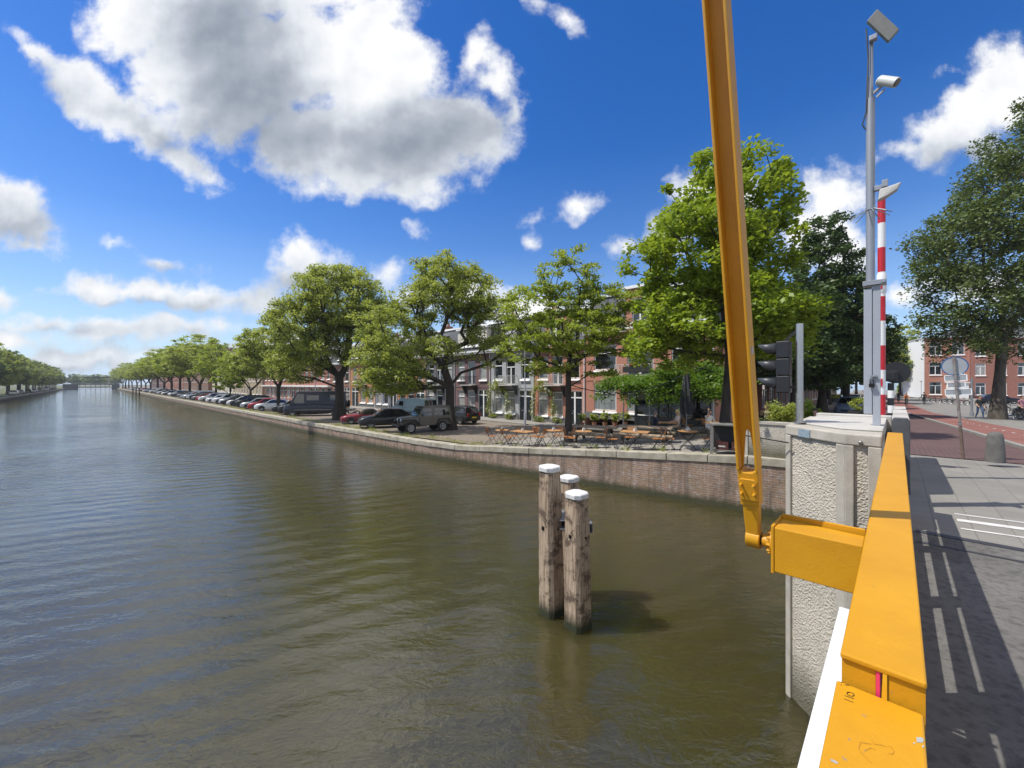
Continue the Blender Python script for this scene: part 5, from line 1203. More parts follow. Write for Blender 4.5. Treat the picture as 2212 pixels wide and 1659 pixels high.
park('jeep','brown grey','brown grey boxy off-road jeep with hard top beside the broad elm', 24.1, -143, 14.9, 1.2)
park('sedan','black','long black saloon car between the jeep and the red roadster', 29.0, -155, 14.8)
park('roadster','dark red','dark red roadster with black soft top beside the black saloon', 33.2, -155, 15.0, 1.15)
park('bigvan','dark blue','dark blue high roofed van with spare wheel under the dense elm', 45.6, -168, 14.8, 2.0)
park('suv','black','black compact car tucked beside the nose of the dark blue van', 48.3, -152, 14.7)
park('hatch','black','black hatchback with bare grille between white hatchback and dark van', 51.0, -150, 14.6)
park('hatch','white','white rounded hatchback behind the forked elm trunk', 57.4, -158, 14.5)
park('hatch','red','bright red hatchback next to the white rounded hatchback', 60.6, -155, 14.5)
park('estate','silver','light silver estate between the red hatchback and dark cars', 63.2, -153, 14.5)
x,y = UV(34.0, 21.6); car('van','pale green','pale green panel van with roof rack standing in the quay street', (x,y,hq(x,y)+0.012), R(148), 'cars on the quay street')
x,y = UV(27.3, 21.6); car('estate','black','black estate car seen from behind past the broad elm trunk', (x,y,hq(x,y)+0.012), R(140), 'cars on the quay street')
x,y = UV(60.0, 20.6); car('van','white','white panel van parked in the street behind the white hatchback', (x,y,hq(x,y)+0.012), R(146), 'cars on the quay street')
# the long row of smaller cars, built once per kind and colour, then copied
seq = ['black suv','dark blue suv','white hatch','black estate','silver hatch','white suv','silver hatch','white estate','black hatch','silver suv','white hatch','red hatch','grey estate','black suv','white van','silver estate','white hatch','grey hatch','black estate','white suv','silver hatch','dark blue hatch','white estate','black suv','silver hatch','white hatch','grey suv','white van','black hatch','silver estate','white hatch','red estate','white suv','grey hatch','silver hatch','white estate','black hatch','white hatch','silver suv','grey estate']
KN = {'hatch':'hatchback','estate':'estate car','suv':'tall family car','van':'panel van'}
protos = {}; used = {}; u = 67.0
us_list = []
for i,s_ in enumerate(seq):
    colr,kd = s_.rsplit(' ',1)
    prev = seq[i-1] if i else 'silver estate'; nxt = seq[i+1] if i+1 < len(seq) else None
    fmt = lambda q: q.rsplit(' ',1)[0]+' '+KN[q.rsplit(' ',1)[1]].replace('tall family car','family car').replace('estate car','estate')
    k_ = (s_,prev,nxt); base = f'{colr} {KN[kd]} parked between the {fmt(prev)} and the {fmt(nxt)}' if nxt else f'{colr} {KN[kd]} last in the row before the far bridge'
    lab = base
    if base in used: lab = base+', farther along the quay'
    used[base] = 1
    a = R(-152+5*math.sin(i*2.3)); x,y = UV(u, 14.6); x -= math.cos(a)*1.35; y -= math.sin(a)*1.35; z = hq(x,y)+0.015
    if s_ not in protos: protos[s_] = car(kd, colr, lab, (x,y,z), a)
    else: place(copy_tree(protos[s_]), (x,y,z), a, lab)
    u += 3.0 if i < 14 else (6.0 if i < 26 else 12)
# a few cars on the opposite bank
for i,(u,s_) in enumerate(((205,'white hatch'),(222,'silver hatch'),(246,'black hatch'),(268,'white estate'),(292,'silver estate'),(330,'white van'))):
    x,y = UV(u,-18.0); colr,kd = s_.rsplit(' ',1)
    place(copy_tree(protos[s_]), (x,y,-3.49), R(136), f'{colr} {KN[kd]} in the shade under the opposite bank trees', 'cars on the opposite bank')
# street cars, coming down from the left of the mast
S_ = 'cars waiting in the street'
p = (27.6,32.3); a = R(226)
for i,(k_,lab) in enumerate(((0,'blue grey hatchback at the head of the parked row in the street'),(6.0,'blue grey hatchback second in the parked row in the street'),(12.0,'blue grey hatchback last in the parked row in the street'))):
    x,y = p[0]+k_*0.66, p[1]+k_*0.75
    if i == 0: bc = car('hatch','blue grey',lab,(x,y,hs(x,y)+0.01),a,S_)
    else: place(copy_tree(bc),(x,y,hs(x,y)+0.01),a,lab)
x,y = 75.0,61.0; car('hatch','dark blue','dark blue car on the pavement behind the parked bicycles', (x,y,hs(x,y)+0.0), R(-30), S_)
for i,(x,y,s_,lab) in enumerate(((47,57.5,'black hatch','black hatchback far down the street behind the mast'),(52,60,'white hatch','white hatchback far down the street under the trees'),(44,60,'silver hatch','silver hatchback far down the street by the white posts'))):
    place(copy_tree(protos[s_]), (x,y,hs(x,y)+0.01), a, lab, S_)
# ---------------------------------------------------------------- masts, signals, barrier, signs
m_mast = M('mast_grey',(0.30,0.32,0.35),0.45,0.12,4,metal=0.3,fine=0.08)
m_cab = M('cabinet_grey',(0.34,0.37,0.41),0.5,0.1,3,fine=0.06)
m_stain = M('stainless',(0.45,0.44,0.42),0.28,0.2,9,metal=0.9,stretch=(1,1,0.1))
m_blackp = M('black_housing',(0.014,0.015,0.017),0.38,0.2,8)
m_redp = M('barrier_red',(0.52,0.012,0.022),0.4,0.12,6); m_whp = M('barrier_white',(0.78,0.78,0.76),0.45,0.1,6,fine=0.05)
mast = thing('camera_mast','grey steel mast with cameras on a narrow locked cabinet on the pier','camera mast', BR(0.2,7.07)+(-0.545,), RZB)
q = MB(); q.bb(-0.05,0.05,-0.038,0.038,0.0,1.84); q.build('post', m_cab, mast, bevel=0.004)
q = MB(); q.bb(-0.06,0.06,0.042,0.125,0.15,1.80); q.build('cabinet', m_cab, mast, bevel=0.004)
q = MB(); q.bb(-0.085,0.08,-0.095,0.135,1.8405,1.90); q.bb(-0.09,-0.086,-0.09,-0.04,1.845,1.895); q.build('top_plate', m_mast, mast, bevel=0.006)
q = MB(); q.lathe([(0.02,0),(0.02,0.03)],10,M=Matrix.Translation((-0.085,-0.07,1.87)) @ Matrix.Rotation(R(-90),4,'Y')); q.build('bolt', m_steel, mast)
q = MB(); q.bb(-0.075,-0.0605,0.03,0.06,0.53,0.66); q.bb(-0.085,-0.0515,-0.005,0.05,0.64,0.66); q.build('hasp', m_steel, mast)
q = MB(); q.bb(-0.10,-0.077,0.018,0.072,0.50,0.55); q.tube([(-0.088,0.03,0.55),(-0.088,0.03,0.60),(-0.088,0.045,0.615),(-0.088,0.06,0.60),(-0.088,0.06,0.55)],0.005,6); q.build('padlock', MATS['dark_steel'], mast)
q = MB(); q.tube([(0,0.06,1.90),(0,0.06,4.32)],0.046,18); q.build('mast_tube', m_mast, mast, smooth=True)
q = MB(); q.tube([(0,0.062,4.32),(0,0.062,4.62)],0.032,14); q.tube([(0,0.052,4.62),(0,0.052,5.06)],0.022,12); q.build('upper_tube', m_mast, mast, smooth=True)
k = MB()
for i in range(10):
    a = i*math.tau/10+0.2; k.tube([(0.04*math.cos(a),0.06+0.04*math.sin(a),2.86),(0.21*math.cos(a),0.06+0.21*math.sin(a),2.76)],0.006,6)
k.lathe([(0.052,0),(0.052,0.035)],16,c=(0,0.06,2.845)); k.build('climb_guard', m_steel, mast)
q = MB(); A = Vector((-0.02,0.10,5.33)); e1 = Vector((0.05,-0.205,-0.36)); e2 = Vector((0.02,-0.10,0.105))
q.hexa([A,A+e1,A+e1+e2,A+e2]+[p_+Vector((-0.07,-0.01,-0.01)) for p_ in (A,A+e1,A+e1+e2,A+e2)]); co = q.build('camera_housing', M('housing_grey',(0.22,0.22,0.20),0.55,0.2,10), mast, bevel=0.008)
q = MB(); q.box(-0.06,0.03,5.07,0.07,0.08,0.07); q.build('swivel', m_mast, mast, bevel=0.01)
q = MB(); q.tube([(-0.04,0.10,5.25),(-0.05,0.09,5.05),(-0.04,0.08,4.85),(-0.045,0.09,4.5),(-0.04,0.10,4.15),(-0.03,0.14,4.0),(-0.03,0.11,3.93)],0.008,6); q.build('cable', m_trim, mast)
q = MB(); d0 = Vector((-0.05,-0.02,4.50)); d1 = Vector((-0.10,-0.19,4.35)); q.tube([d0,d0+(d1-d0)*0.06,d1],[0.045,0.056,0.056],14); co = q.build('bullet_camera', M('camera_white',(0.60,0.61,0.58),0.4,0.12,10), mast, smooth=True)
q = MB(); dd = (d1-d0).normalized(); q.tube([d1+dd*0.001,d1+dd*0.012],0.044,14); q.build('lens', m_dark, co)
q = MB(); q.bar((0,0.03,4.38),(-0.05,-0.06,4.42),0.03); q.bar((-0.01,0.0,4.31),(-0.04,-0.08,4.36),0.02); q.build('camera_bracket', m_mast, mast)
q = MB(); q.box(-0.03,-0.03,3.10,0.06,0.10,0.06); q.box(-0.05,-0.08,3.13,0.06,0.06,0.09); q.build('horn_bracket', m_mast, mast, bevel=0.006)
q = MB(); pr_ = [(0.0,-0.02,3.06),(-0.02,-0.01,2.92),(-0.02,-0.10,2.945),(-0.02,-0.19,3.0),(-0.02,-0.225,3.08)]
q.extr(pr_,(-0.10,-0.01,0.0)); q.build('horn', M('horn_grey',(0.42,0.41,0.38),0.5,0.15,10), mast, bevel=0.012)
# boom barrier, raised
bar_ = thing('boom_barrier','red and white striped barrier boom standing upright behind the camera mast','boom barrier', BR(0.2,9.3)+(-1.6,), RZB)
z = 4.78; H_ = 0.42
for i in range(9):
    q = MB(); q.tube([(0,0,z-H_),(0,0,z)],0.052,16); q.build('stripe', m_redp if i%2==0 else m_whp, bar_, smooth=True); z -= H_
q = MB(); q.tube([(0,0,2.85+0.30),(0,0,2.85+0.34),(0,0,3.46),(0,0,3.5)],[0.053,0.066,0.066,0.053],16); q.build('sleeve', m_whp, bar_, smooth=True)
q = MB(); q.bb(-0.066,-0.05,-0.014,0.020,1.56,1.69); q.bb(-0.072,-0.06,-0.012,0.014,3.22,3.38); q.build('warning_lamp', m_redp, bar_, bevel=0.004)
q = MB(); q.bb(-0.25,0.25,-0.2,0.2,0.0,1.0); q.bb(-0.28,0.28,-0.22,0.22,1.0005,1.05); q.build('drive_housing', m_cab, bar_, bevel=0.02)
# ship signal
sig = thing('ship_signal','black three light ship signal on a stainless post at the pier edge','ship signal', BR(1.0,6.87)+(-0.545,), RZB)
q = MB(); q.tube([(0,0,0),(0,0,1.40)],0.046,20); q.lathe([(0.075,0),(0.075,0.012)],16); q.build('post', m_stain, sig, smooth=True)
for i in range(3):
    z0 = 0.42+0.25*i; q = MB(); q.bb(-0.10,0.10,0.10,0.265,z0,z0+0.242); ho = q.build('signal_head', m_blackp, sig, bevel=0.012)
    q = MB(); c_ = Vector((-0.0,0.266,z0+0.125)); n = 12; vs = []
    for t_,r_ in ((0,0.098),(1,0.090)):
        for j in range(n+1):
            a = R(-35)+R(250)*j/n; 
            L = 0 if t_ == 0 else 0.08+0.17*(0.5+0.5*math.sin(a))
            vs.append(c_+Vector((r_*math.cos(a),L,r_*math.sin(a))))
    q.add(vs,[(j,j+1,n+2+j,n+1+j) for j in range(n)]); vo = q.build('visor', M('visor_black',(0.045,0.048,0.052),0.42,0.2,10), ho, smooth=True)
    so_ = vo.modifiers.new('solid','SOLIDIFY'); so_.thickness = 0.006
    q = MB(); q.lathe([(0.085,0.0),(0.08,0.01)],18,M=Matrix.Translation(c_) @ Matrix.Rotation(R(-90),4,'X')); q.build('lens', m_dark, ho)
q = MB(); q.bar((0,0.04,1.30),(0,0.17,1.17),0.03); q.bar((0,0.03,0.5),(0,0.11,0.5),0.03); q.build('bracket', m_blackp, sig)
# back of black matrix sign on a striped post
bs = thing('signal_post','black and white banded post carrying a black round signal seen from behind','signal post', BR(0.1,11.0)+(-1.63,), RZB)
for i in range(11):
    q = MB(); q.tube([(0,0,0.15*i),(0,0,0.15*(i+1))],0.05,14); q.build('band', m_blackp if i%2==0 else m_whp, bs, smooth=True)
q = MB(); q.lathe([(0.215,0),(0.215,0.02)],26,M=Matrix.Translation((0.06,-0.07,1.86)) @ Matrix.Rotation(R(90),4,'Y')); q.build('backing_disc', m_blackp, bs)
q = MB(); q.bb(-0.12,0.055,-0.10,0.10,1.68,1.90); q.bb(-0.14,-0.1205,-0.07,0.07,1.71,1.87); q.build('signal_box', m_blackp, bs, bevel=0.015)
# round traffic sign seen from the back
px = Vector((10.26,9.0,0)); ps = thing('traffic_sign','rusty leaning sign post with a round sign and three plates seen from behind','traffic sign', (px.x,px.y,hs(px.x,px.y)), math.atan2(px.y,px.x)+R(4))
LN = Matrix.Rotation(R(-3.5),4,'X')
q = MB(); q.tube([LN @ Vector((0,0,0)),LN @ Vector((0,0,0.75))],0.028,12); q.build('post_foot', M('post_rust',(0.16,0.11,0.085),0.7,0.4,9), ps, smooth=True)
q = MB(); q.tube([LN @ Vector((0,0,0.7502)),LN @ Vector((0,0,2.33))],0.026,12); q.build('post', M('post_galv',(0.25,0.235,0.22),0.6,0.45,7,col2=(0.15,0.10,0.08)), ps, smooth=True)
m_sb = M('sign_back',(0.36,0.385,0.40),0.45,0.1,4,metal=0.3); m_sblue = M('sign_blue',(0.02,0.10,0.28),0.4,0.1,5)
def LM(v): return LN @ Vector(v)
q = MB(); q.lathe([(0.205,0.0),(0.205,0.008)],32,M=LN @ Matrix.Translation((0.032,0,2.12)) @ Matrix.Rotation(R(90),4,'Y')); do = q.build('sign_disc', m_sb, ps)
q = MB(); n = 32; q.tube([LM((0.034,0.208*math.cos(math.tau*i/n),2.12+0.208*math.sin(math.tau*i/n))) for i in range(n+1)],0.011,6); q.build('blue_rim', m_sblue, do, smooth=True)
for (zc,hh,ww,yo) in ((1.845,0.135,0.34,0.0),(1.685,0.12,0.27,0.0),(1.52,0.13,0.40,-0.02)):
    q = MB(); q.hexa([LM((x_,yo+y_,zc+z_)) for z_ in (-hh/2,hh/2) for x_,y_ in ((0.034,-ww/2),(0.044,-ww/2),(0.044,ww/2),(0.034,ww/2))]); po = q.build('plate', m_sb, ps)
    q = MB()
    for z_ in (-hh/2,hh/2): q.bar(LM((0.036,yo-ww/2-0.006,zc+z_)),LM((0.036,yo+ww/2+0.006,zc+z_)),0.016,0.016)
    for y_ in (-ww/2,ww/2): q.bar(LM((0.036,yo+y_,zc-hh/2)),LM((0.036,yo+y_,zc+hh/2)),0.016,0.016)
    q.build('plate_frame', m_frame, po)
q = MB()
for z_ in (1.6,1.76,1.94,0.78): q.lathe([(0.034,0),(0.034,0.03)],12,M=LN @ Matrix.Translation((0,0,z_)))
q.build('clamp_band', m_steel, ps, smooth=True)
# stone bollard
bo = thing('stone_bollard','stout grey stone bollard with chamfered top near the sign post','bollard', (9.94,8.14,-1.605))
q = MB(); q.lathe([(0.145,0.0),(0.14,0.12),(0.115,0.52),(0.10,0.58),(0.06,0.615)],20); q.build('shaft', M('bollard_stone',(0.15,0.145,0.135),0.9,0.35,6,bump=0.5,bs=70,fine=0.4), bo, smooth=True, sharp=50)
# street lamps
def lamp(label, loc, H, rz=0, style='arm'):
    t_ = thing('street_lamp', label, 'street lamp', loc, rz, 'street lamps')
    q = MB(); q.tube([(0,0,0),(0,0,1.0),(0,0,1.05),(0,0,H)],[0.085,0.08,0.06,0.045],12); q.build('lamp_post', m_cab, t_, smooth=True)
    if style == 'arm':
        q = MB(); q.tube([(0,0,H),(0.3,0,H+0.12),(0.7,0,H+0.15)],0.03,8); q.build('arm', m_cab, t_, smooth=True)
        q = MB(); q.bb(0.55,1.15,-0.11,0.11,H+0.11,H+0.20); q.build('lamp_head', m_frameg, t_, bevel=0.03)
    else:
        q = MB(); q.lathe([(0.06,0),(0.22,0.32),(0.27,0.34),(0.05,0.42)],8,c=(0,0,H)); q.build('lantern', m_frame, t_)
    return t_
for u_,lab in ((21.6,'tall grey street lamp in front of the grey rendered house'),(43.5,'tall grey street lamp behind the pale green van'),(66.5,'tall grey street lamp at the corner of the long red building'),(90,'tall grey street lamp along the front of the long red building')):
    x,y = UV(u_,24.3); lamp(lab,(x,y,hq(x,y)),7.2,R(-133))
g_ = gs(1990,861); lamp('white topped lantern post beside the hedge by the white gabled house',(g_.x,g_.y,g_.z),3.4,0,'lantern')
g_ = gs(2099,899); 
po = thing('pavement_post','plain grey steel post on the pavement beside the walking man','post',(g_.x,g_.y,g_.z))
q = MB(); q.tube([(0,0,0),(0,0,0.35),(0,0,0.36),(0,0,3.35)],[0.13,0.13,0.085,0.08],12); q.build('shaft', m_mast, po, smooth=True)
for i,(a_,b_,h_) in enumerate(((1786,893,1.0),(1823,882,1.0),(1851,876,1.0))):
    g_ = gs(a_,b_); t_ = thing('white_post', ('white','pale','bleached')[i]+' low post at the street edge, '+ORD[i]+' from the pier', 'post', (g_.x,g_.y,g_.z-0.02), 0, 'white street posts')
    q = MB(); q.lathe([(0.16,0),(0.14,0.1),(0.11,0.2),(0.10,1.15*h_),(0.06,1.25*h_)],12); q.build('shaft', m_whp, t_, smooth=True)

# ---------------------------------------------------------------- bicycles
def torus(mb, c, r, tr, n=22, m=6, axis='y'):
    vs = []
    for i in range(n):
        a = math.tau*i/n
        for j in range(m):
            b = math.tau*j/m; rr = r+tr*math.cos(b); vs.append((c[0]+rr*math.cos(a), c[1]+tr*math.sin(b), c[2]+rr*math.sin(a)))
    mb.add(vs,[(i*m+j,i*m+(j+1)%m,((i+1)%n)*m+(j+1)%m,((i+1)%n)*m+j) for i in range(n) for j in range(m)])
def bicycle(label, loc, rz, colm, group=None, lean=0.0):
    t_ = thing('bicycle', label, 'bicycle', loc, rz, group); t_.rotation_euler.x = lean
    fr = MB(); r = 0.34; W_ = [(-0.52,0,r),(0.56,0,r)]; bb_ = (-0.08,0,0.30); st = (-0.22,0,0.80); hd = (0.36,0,0.84)
    for a,b,rr in ((bb_,st,0.018),(bb_,(0.39,0,0.70),0.020),(st,hd,0.017),(W_[0],bb_,0.012),(W_[0],(-0.20,0,0.74),0.011),(hd,(0.42,0,0.66),0.022),((0.42,0.05,0.66),(0.56,0.05,r),0.012),((0.42,-0.05,0.66),(0.56,-0.05,r),0.012),(hd,(0.32,0,0.98),0.014),(st,(-0.25,0,0.90),0.013)): fr.tube([a,b],rr,6)
    fr.build('frame', colm, t_)
    for c in W_:
        w_ = MB(); torus(w_, c, r-0.02, 0.021); wo = w_.build('wheel', m_tyre, t_, smooth=True)
        s_ = MB(); torus(s_, c, r-0.045, 0.010, 20, 4)
        for i in range(10): a = math.tau*i/10; s_.tube([c,(c[0]+(r-0.05)*math.cos(a),0,c[2]+(r-0.05)*math.sin(a))],0.0025,3)
        s_.build('rim', m_rim, wo)
    h = MB(); h.tube([(0.22,0.28,1.00),(0.30,0.20,1.02),(0.34,0.08,0.99),(0.34,-0.08,0.99),(0.30,-0.20,1.02),(0.22,-0.28,1.00)],0.012,6); h.build('handlebar', m_trim, t_)
    h = MB(); h.ell((-0.27,0,0.93),(0.14,0.075,0.035),10,6); h.build('saddle', m_trim, t_, smooth=True)
    h = MB(); h.tube([(-0.24,-0.06,0.30),(-0.08,-0.06,0.30),(0.07,-0.06,0.25)],0.012,5); torus(h,(-0.08,0.035,0.30),0.09,0.008,14,4); h.build('crank', m_trim, t_)
    h = MB()
    for i in range(9):
        a = R(20)+R(150)*i/8
    pts = [(-0.52+(r+0.03)*math.cos(R(10)+R(160)*i/8),(0),r+(r+0.03)*math.sin(R(10)+R(160)*i/8)) for i in range(9)]
    h.tube(pts,0.02,4); h.bb(-0.80,-0.30,-0.06,0.06,0.735,0.75); h.build('rear_rack', m_trim, t_)
    return t_
bcol = [M('bike_black',(0.02,0.02,0.022),0.4),M('bike_white',(0.65,0.65,0.63),0.4),M('bike_red',(0.40,0.03,0.03),0.4),M('bike_blue',(0.05,0.10,0.2),0.4),M('bike_green',(0.05,0.12,0.06),0.4)]
GB = 'bicycles parked in the pavement row'
bnames = ['black','black','red','black','blue','black','red','white','white']
for i in range(9):
    f = i/8; g_ = gs(2000+100*f, 867+9.5*f); cm = bcol[{'black':0,'white':1,'red':2,'blue':3}[bnames[i]]]
    bicycle(f'{bnames[i]} bicycle in the pavement rack, {ORD[8-i]} from the grey steel post',(g_.x,g_.y,g_.z),R(-38+8*math.sin(i*2)),cm,GB,R(5))
for (a_,b_,c_,lab,rz) in ((2126,894,0,'black bicycle leaning near the elm trunk',50),(2200,902,4,'green bicycle parked behind the scooter',20),(2188,893,0,'black bicycle standing past the elm trunk',-30)):
    g_ = gs(a_,b_); bicycle(lab,(g_.x,g_.y,g_.z),R(rz),bcol[c_],GB,R(4))
for i,(u_,v_) in enumerate(((37.2,16.6),(38.2,17.4),(39.3,16.9),(36.2,19.4))):
    x,y = UV(u_,v_); bicycle(('black bicycle leaning by the dense elm trunk','blue bicycle parked behind the red roadster','black bicycle with tall bars behind the dark blue van','red bicycle standing in the street behind the red roadster')[i],(x,y,hq(x,y)+0.01),R(190+25*i),bcol[(0,3,0,2)[i]],'bicycles on the quay',R(5))
# scooter
def scooter(label, loc, rz):
    t_ = thing('motor_scooter', label, 'scooter', loc, rz)
    b = MB(); b.extr([(-0.75,-0.14,0.45),(-0.35,-0.14,0.30),(0.25,-0.14,0.22),(0.32,-0.14,0.30),(-0.15,-0.14,0.36),(-0.2,-0.14,0.70),(-0.85,-0.14,0.78)],(0,0.28,0)); b.build('body', M('scooter_black',(0.02,0.02,0.022),0.25,coat=1.0), t_, bevel=0.04)
    b = MB(); b.extr([(0.30,-0.17,0.28),(0.42,-0.17,0.30),(0.52,-0.17,0.95),(0.44,-0.17,0.98)],(0,0.34,0)); b.build('leg_shield', MATS['scooter_black'], t_, bevel=0.04)
    b = MB(); b.ell((-0.48,0,0.80),(0.40,0.14,0.06),12,6); b.build('seat', m_trim, t_, smooth=True)
    b = MB(); b.tube([(0.34,0.32,1.02),(0.44,0.15,1.05),(0.44,-0.15,1.05),(0.34,-0.32,1.02)],0.02,6); b.ell((0.50,0,1.02),(0.08,0.09,0.09),10,6); b.build('handlebar', m_trim, t_)
    for x in (-0.55,0.60):
        w_ = MB(); torus(w_,(x,0,0.22),0.165,0.058,18,8); wo = w_.build('wheel', m_tyre, t_, smooth=True); r_ = MB(); r_.lathe([(0.12,-0.03),(0.12,0.03)],14,M=Matrix.Translation((x,0,0.22)) @ Matrix.Rotation(R(90),4,'X')); r_.build('rim', m_rim, wo)
    b = MB(); b.tube([(0.60,0.07,0.22),(0.47,0.05,0.8)],0.02,6); b.extr([(0.40,-0.06,0.42),(0.60,-0.06,0.50),(0.82,-0.06,0.40),(0.62,-0.06,0.45)],(0,0.12,0)); b.build('fork', m_trim, t_)
    return t_
g_ = gs(2182,906); scooter('black motor scooter parked on the pavement edge below the huge elm',(g_.x,g_.y,g_.z),R(160))
g_ = gs(2240,905); scooter('black motor scooter at the picture edge beside the person with floral bag',(g_.x,g_.y,g_.z),R(150)) if False else None

# ---------------------------------------------------------------- people
def person(label, loc, rz, J, cols, hair=(0.03,0.02,0.012), long_hair=False, scale=1.0, skirt=False, group=None):
    skin_c, shirt, trous, shoe, sleeve = cols
    t_ = thing('person', label, 'person', loc, rz, group); t_.scale = (scale,)*3
    V = []; E = []; Rd = []; tagv = []
    def add(p, r, parent, tg): V.append(Vector(p)); Rd.append(r); tagv.append(tg); i = len(V)-1; (E.append((parent,i)) if parent is not None else None); return i
    pel = add(J['pelvis'],0.135,None,'trous')
    ab = add((Vector(J['pelvis'])*0.55+Vector(J['chest'])*0.45),0.125,pel,'shirt'); che = add(J['chest'],0.145,ab,'shirt'); nb = add(Vector(J['neck'])*0.8+Vector(J['chest'])*0.2,0.085,che,'shirt')
    nk = add(J['neck'],0.052,nb,'skin'); hv = Vector(J['head']); nv = Vector(J['neck']); up = (hv-nv).normalized()
    jw = add(hv-up*0.055+Vector((0.012,0,0)),0.070,nk,'skin'); h1_ = add(hv+up*0.02,0.088,jw,'skin'); add(hv+up*0.085,0.072,h1_,'skin')
    for s in ('L','R'):
        sg = 1 if s == 'L' else -1
        sh = add(J['sh'+s],0.062,che,'shirt'); el = add(J['el'+s],0.044,sh,'shirt' if sleeve != 'none' else 'skin')
        e_ = Vector(J['el'+s]); w_ = Vector(J['ha'+s]); wr = add(w_,0.028,el,'shirt' if sleeve == 'long' else 'skin'); d_ = (w_-e_).normalized()
        side = d_.cross(Vector((0,0,1))); side = side.normalized() if side.length > 0.05 else Vector((0,1,0)); dn = d_.cross(side).normalized()
        pm = add(w_+d_*0.065,0.030,wr,'skin')
        for k_,(o_,l_) in enumerate(((-0.027,0.060),(-0.009,0.072),(0.009,0.068),(0.026,0.052))):
            a_ = add(w_+d_*(0.10)+side*o_,0.0095,pm,'skin'); b_ = add(w_+d_*(0.10+l_*0.55)+side*o_*1.1+dn*0.012*(-1),0.0085,a_,'skin'); add(w_+d_*(0.10+l_*0.9)+side*o_*1.1-dn*0.034,0.0075,b_,'skin')
        a_ = add(w_+d_*0.045+side*0.040*sg,0.011,pm,'skin'); add(w_+d_*0.085+side*0.055*sg-dn*0.012,0.009,a_,'skin')
        hp = add(J['hip'+s],0.098,pel,'trous'); kn = add(J['kn'+s],0.062,hp,'trous'); cf = add(Vector(J['kn'+s])*0.62+Vector(J['an'+s])*0.38,0.056,kn,'trous' if not skirt else 'skin'); an = add(J['an'+s],0.040,cf,'trous' if not skirt else 'skin'); add(J['to'+s],0.036,an,'shoe')
    me = bpy.data.meshes.new('tmp'); me.from_pydata(V,E,[]); o = bpy.data.objects.new('tmp',me); COL.objects.link(o)
    sk = o.modifiers.new('skin','SKIN'); sk.use_smooth_shade = True; sk.branch_smoothing = 0.3
    for i,r_ in enumerate(Rd): me.skin_vertices[0].data[i].radius = (r_*(1.12 if tagv[i] in ('shirt','trous') and i < 4 else 1.0), r_*(0.78 if i < 3 else 1.0)); me.skin_vertices[0].data[i].use_root = (i == 0)
    sb = o.modifiers.new('sub','SUBSURF'); sb.levels = 1; sb.render_levels = 1
    dg = bpy.context.evaluated_depsgraph_get(); nm = bpy.data.meshes.new_from_object(o.evaluated_get(dg)); bpy.data.objects.remove(o)
    ms = {'skin':skin_c,'shirt':shirt,'trous':trous,'shoe':shoe}; keys = list(ms)
    nm.materials.clear()
    for k_ in keys: nm.materials.append(M('cloth_%d_%d_%d'%tuple(int(c*999) for c in ms[k_]), ms[k_], 0.8, 0.12, 12))
    segs = [(V[a],V[b],tagv[b]) for a,b in E]
    A_ = np.array([s_[0] for s_ in segs]); B_ = np.array([s_[1] for s_ in segs]); D_ = B_-A_; DD = np.maximum((D_**2).sum(1),1e-9)
    idx = []
    for p in nm.polygons:
        c = np.array(p.center); t2 = np.clip(((c-A_)*D_).sum(1)/DD,0,1); d2 = ((A_+D_*t2[:,None]-c)**2).sum(1); idx.append(keys.index(segs[int(d2.argmin())][2]))
    nm.polygons.foreach_set('material_index', idx); nm.polygons.foreach_set('use_smooth',[True]*len(nm.polygons)); nm.name = 'body'
    bo_ = bpy.data.objects.new('body', nm); COL.objects.link(bo_); bo_.parent = t_
    hm = MB(); X_ = Matrix.Translation(hv+up*0.035+Vector((-0.018,0,0))); hm.ell((0,0,0.012),(0.108,0.092,0.112),12,8,M=X_)
    if long_hair: hm.ell((-0.065,0,-0.10),(0.06,0.09,0.17),10,8,M=X_)
    for i_,v_ in enumerate(hm.v):
        if v_[0]-hv.x > 0.062: hm.v[i_] = (hv.x+0.062, v_[1], max(v_[2], hv.z+0.05))
    hm.build('hair', M('hair_%d'%int(hair[0]*999), hair, 0.6, 0.3, 20), t_, smooth=True)
    fc = MB(); fc.ell((hv.x+0.092,hv.y,hv.z-0.005),(0.016,0.012,0.024),8,6); fc.ell((hv.x+0.083,hv.y,hv.z-0.052),(0.008,0.024,0.007),8,4)
    for sg in (1,-1): fc.ell((hv.x+0.0,hv.y+sg*0.088,hv.z-0.005),(0.018,0.010,0.028),8,6)
    fc.build('face', MATS['cloth_%d_%d_%d'%tuple(int(c*999) for c in skin_c)], t_, smooth=True)
    ey = MB()
    for sg in (1,-1): ey.ell((hv.x+0.079,hv.y+sg*0.031,hv.z+0.018),(0.008,0.013,0.007),8,6)
    ey.build('eyes', m_blackp, t_)
    if skirt:
        s_ = MB(); ph = Vector(J['pelvis']); kl = (Vector(J['knL'])+Vector(J['knR']))/2; s_.tube([ph+Vector((-0.02,0,0.10)),ph,ph+(kl-ph)*0.6,kl],[0.15,0.18,0.19,0.17],12); s_.build('skirt', MATS['cloth_%d_%d_%d'%tuple(int(c*999) for c in trous)], t_, smooth=True)
    return t_
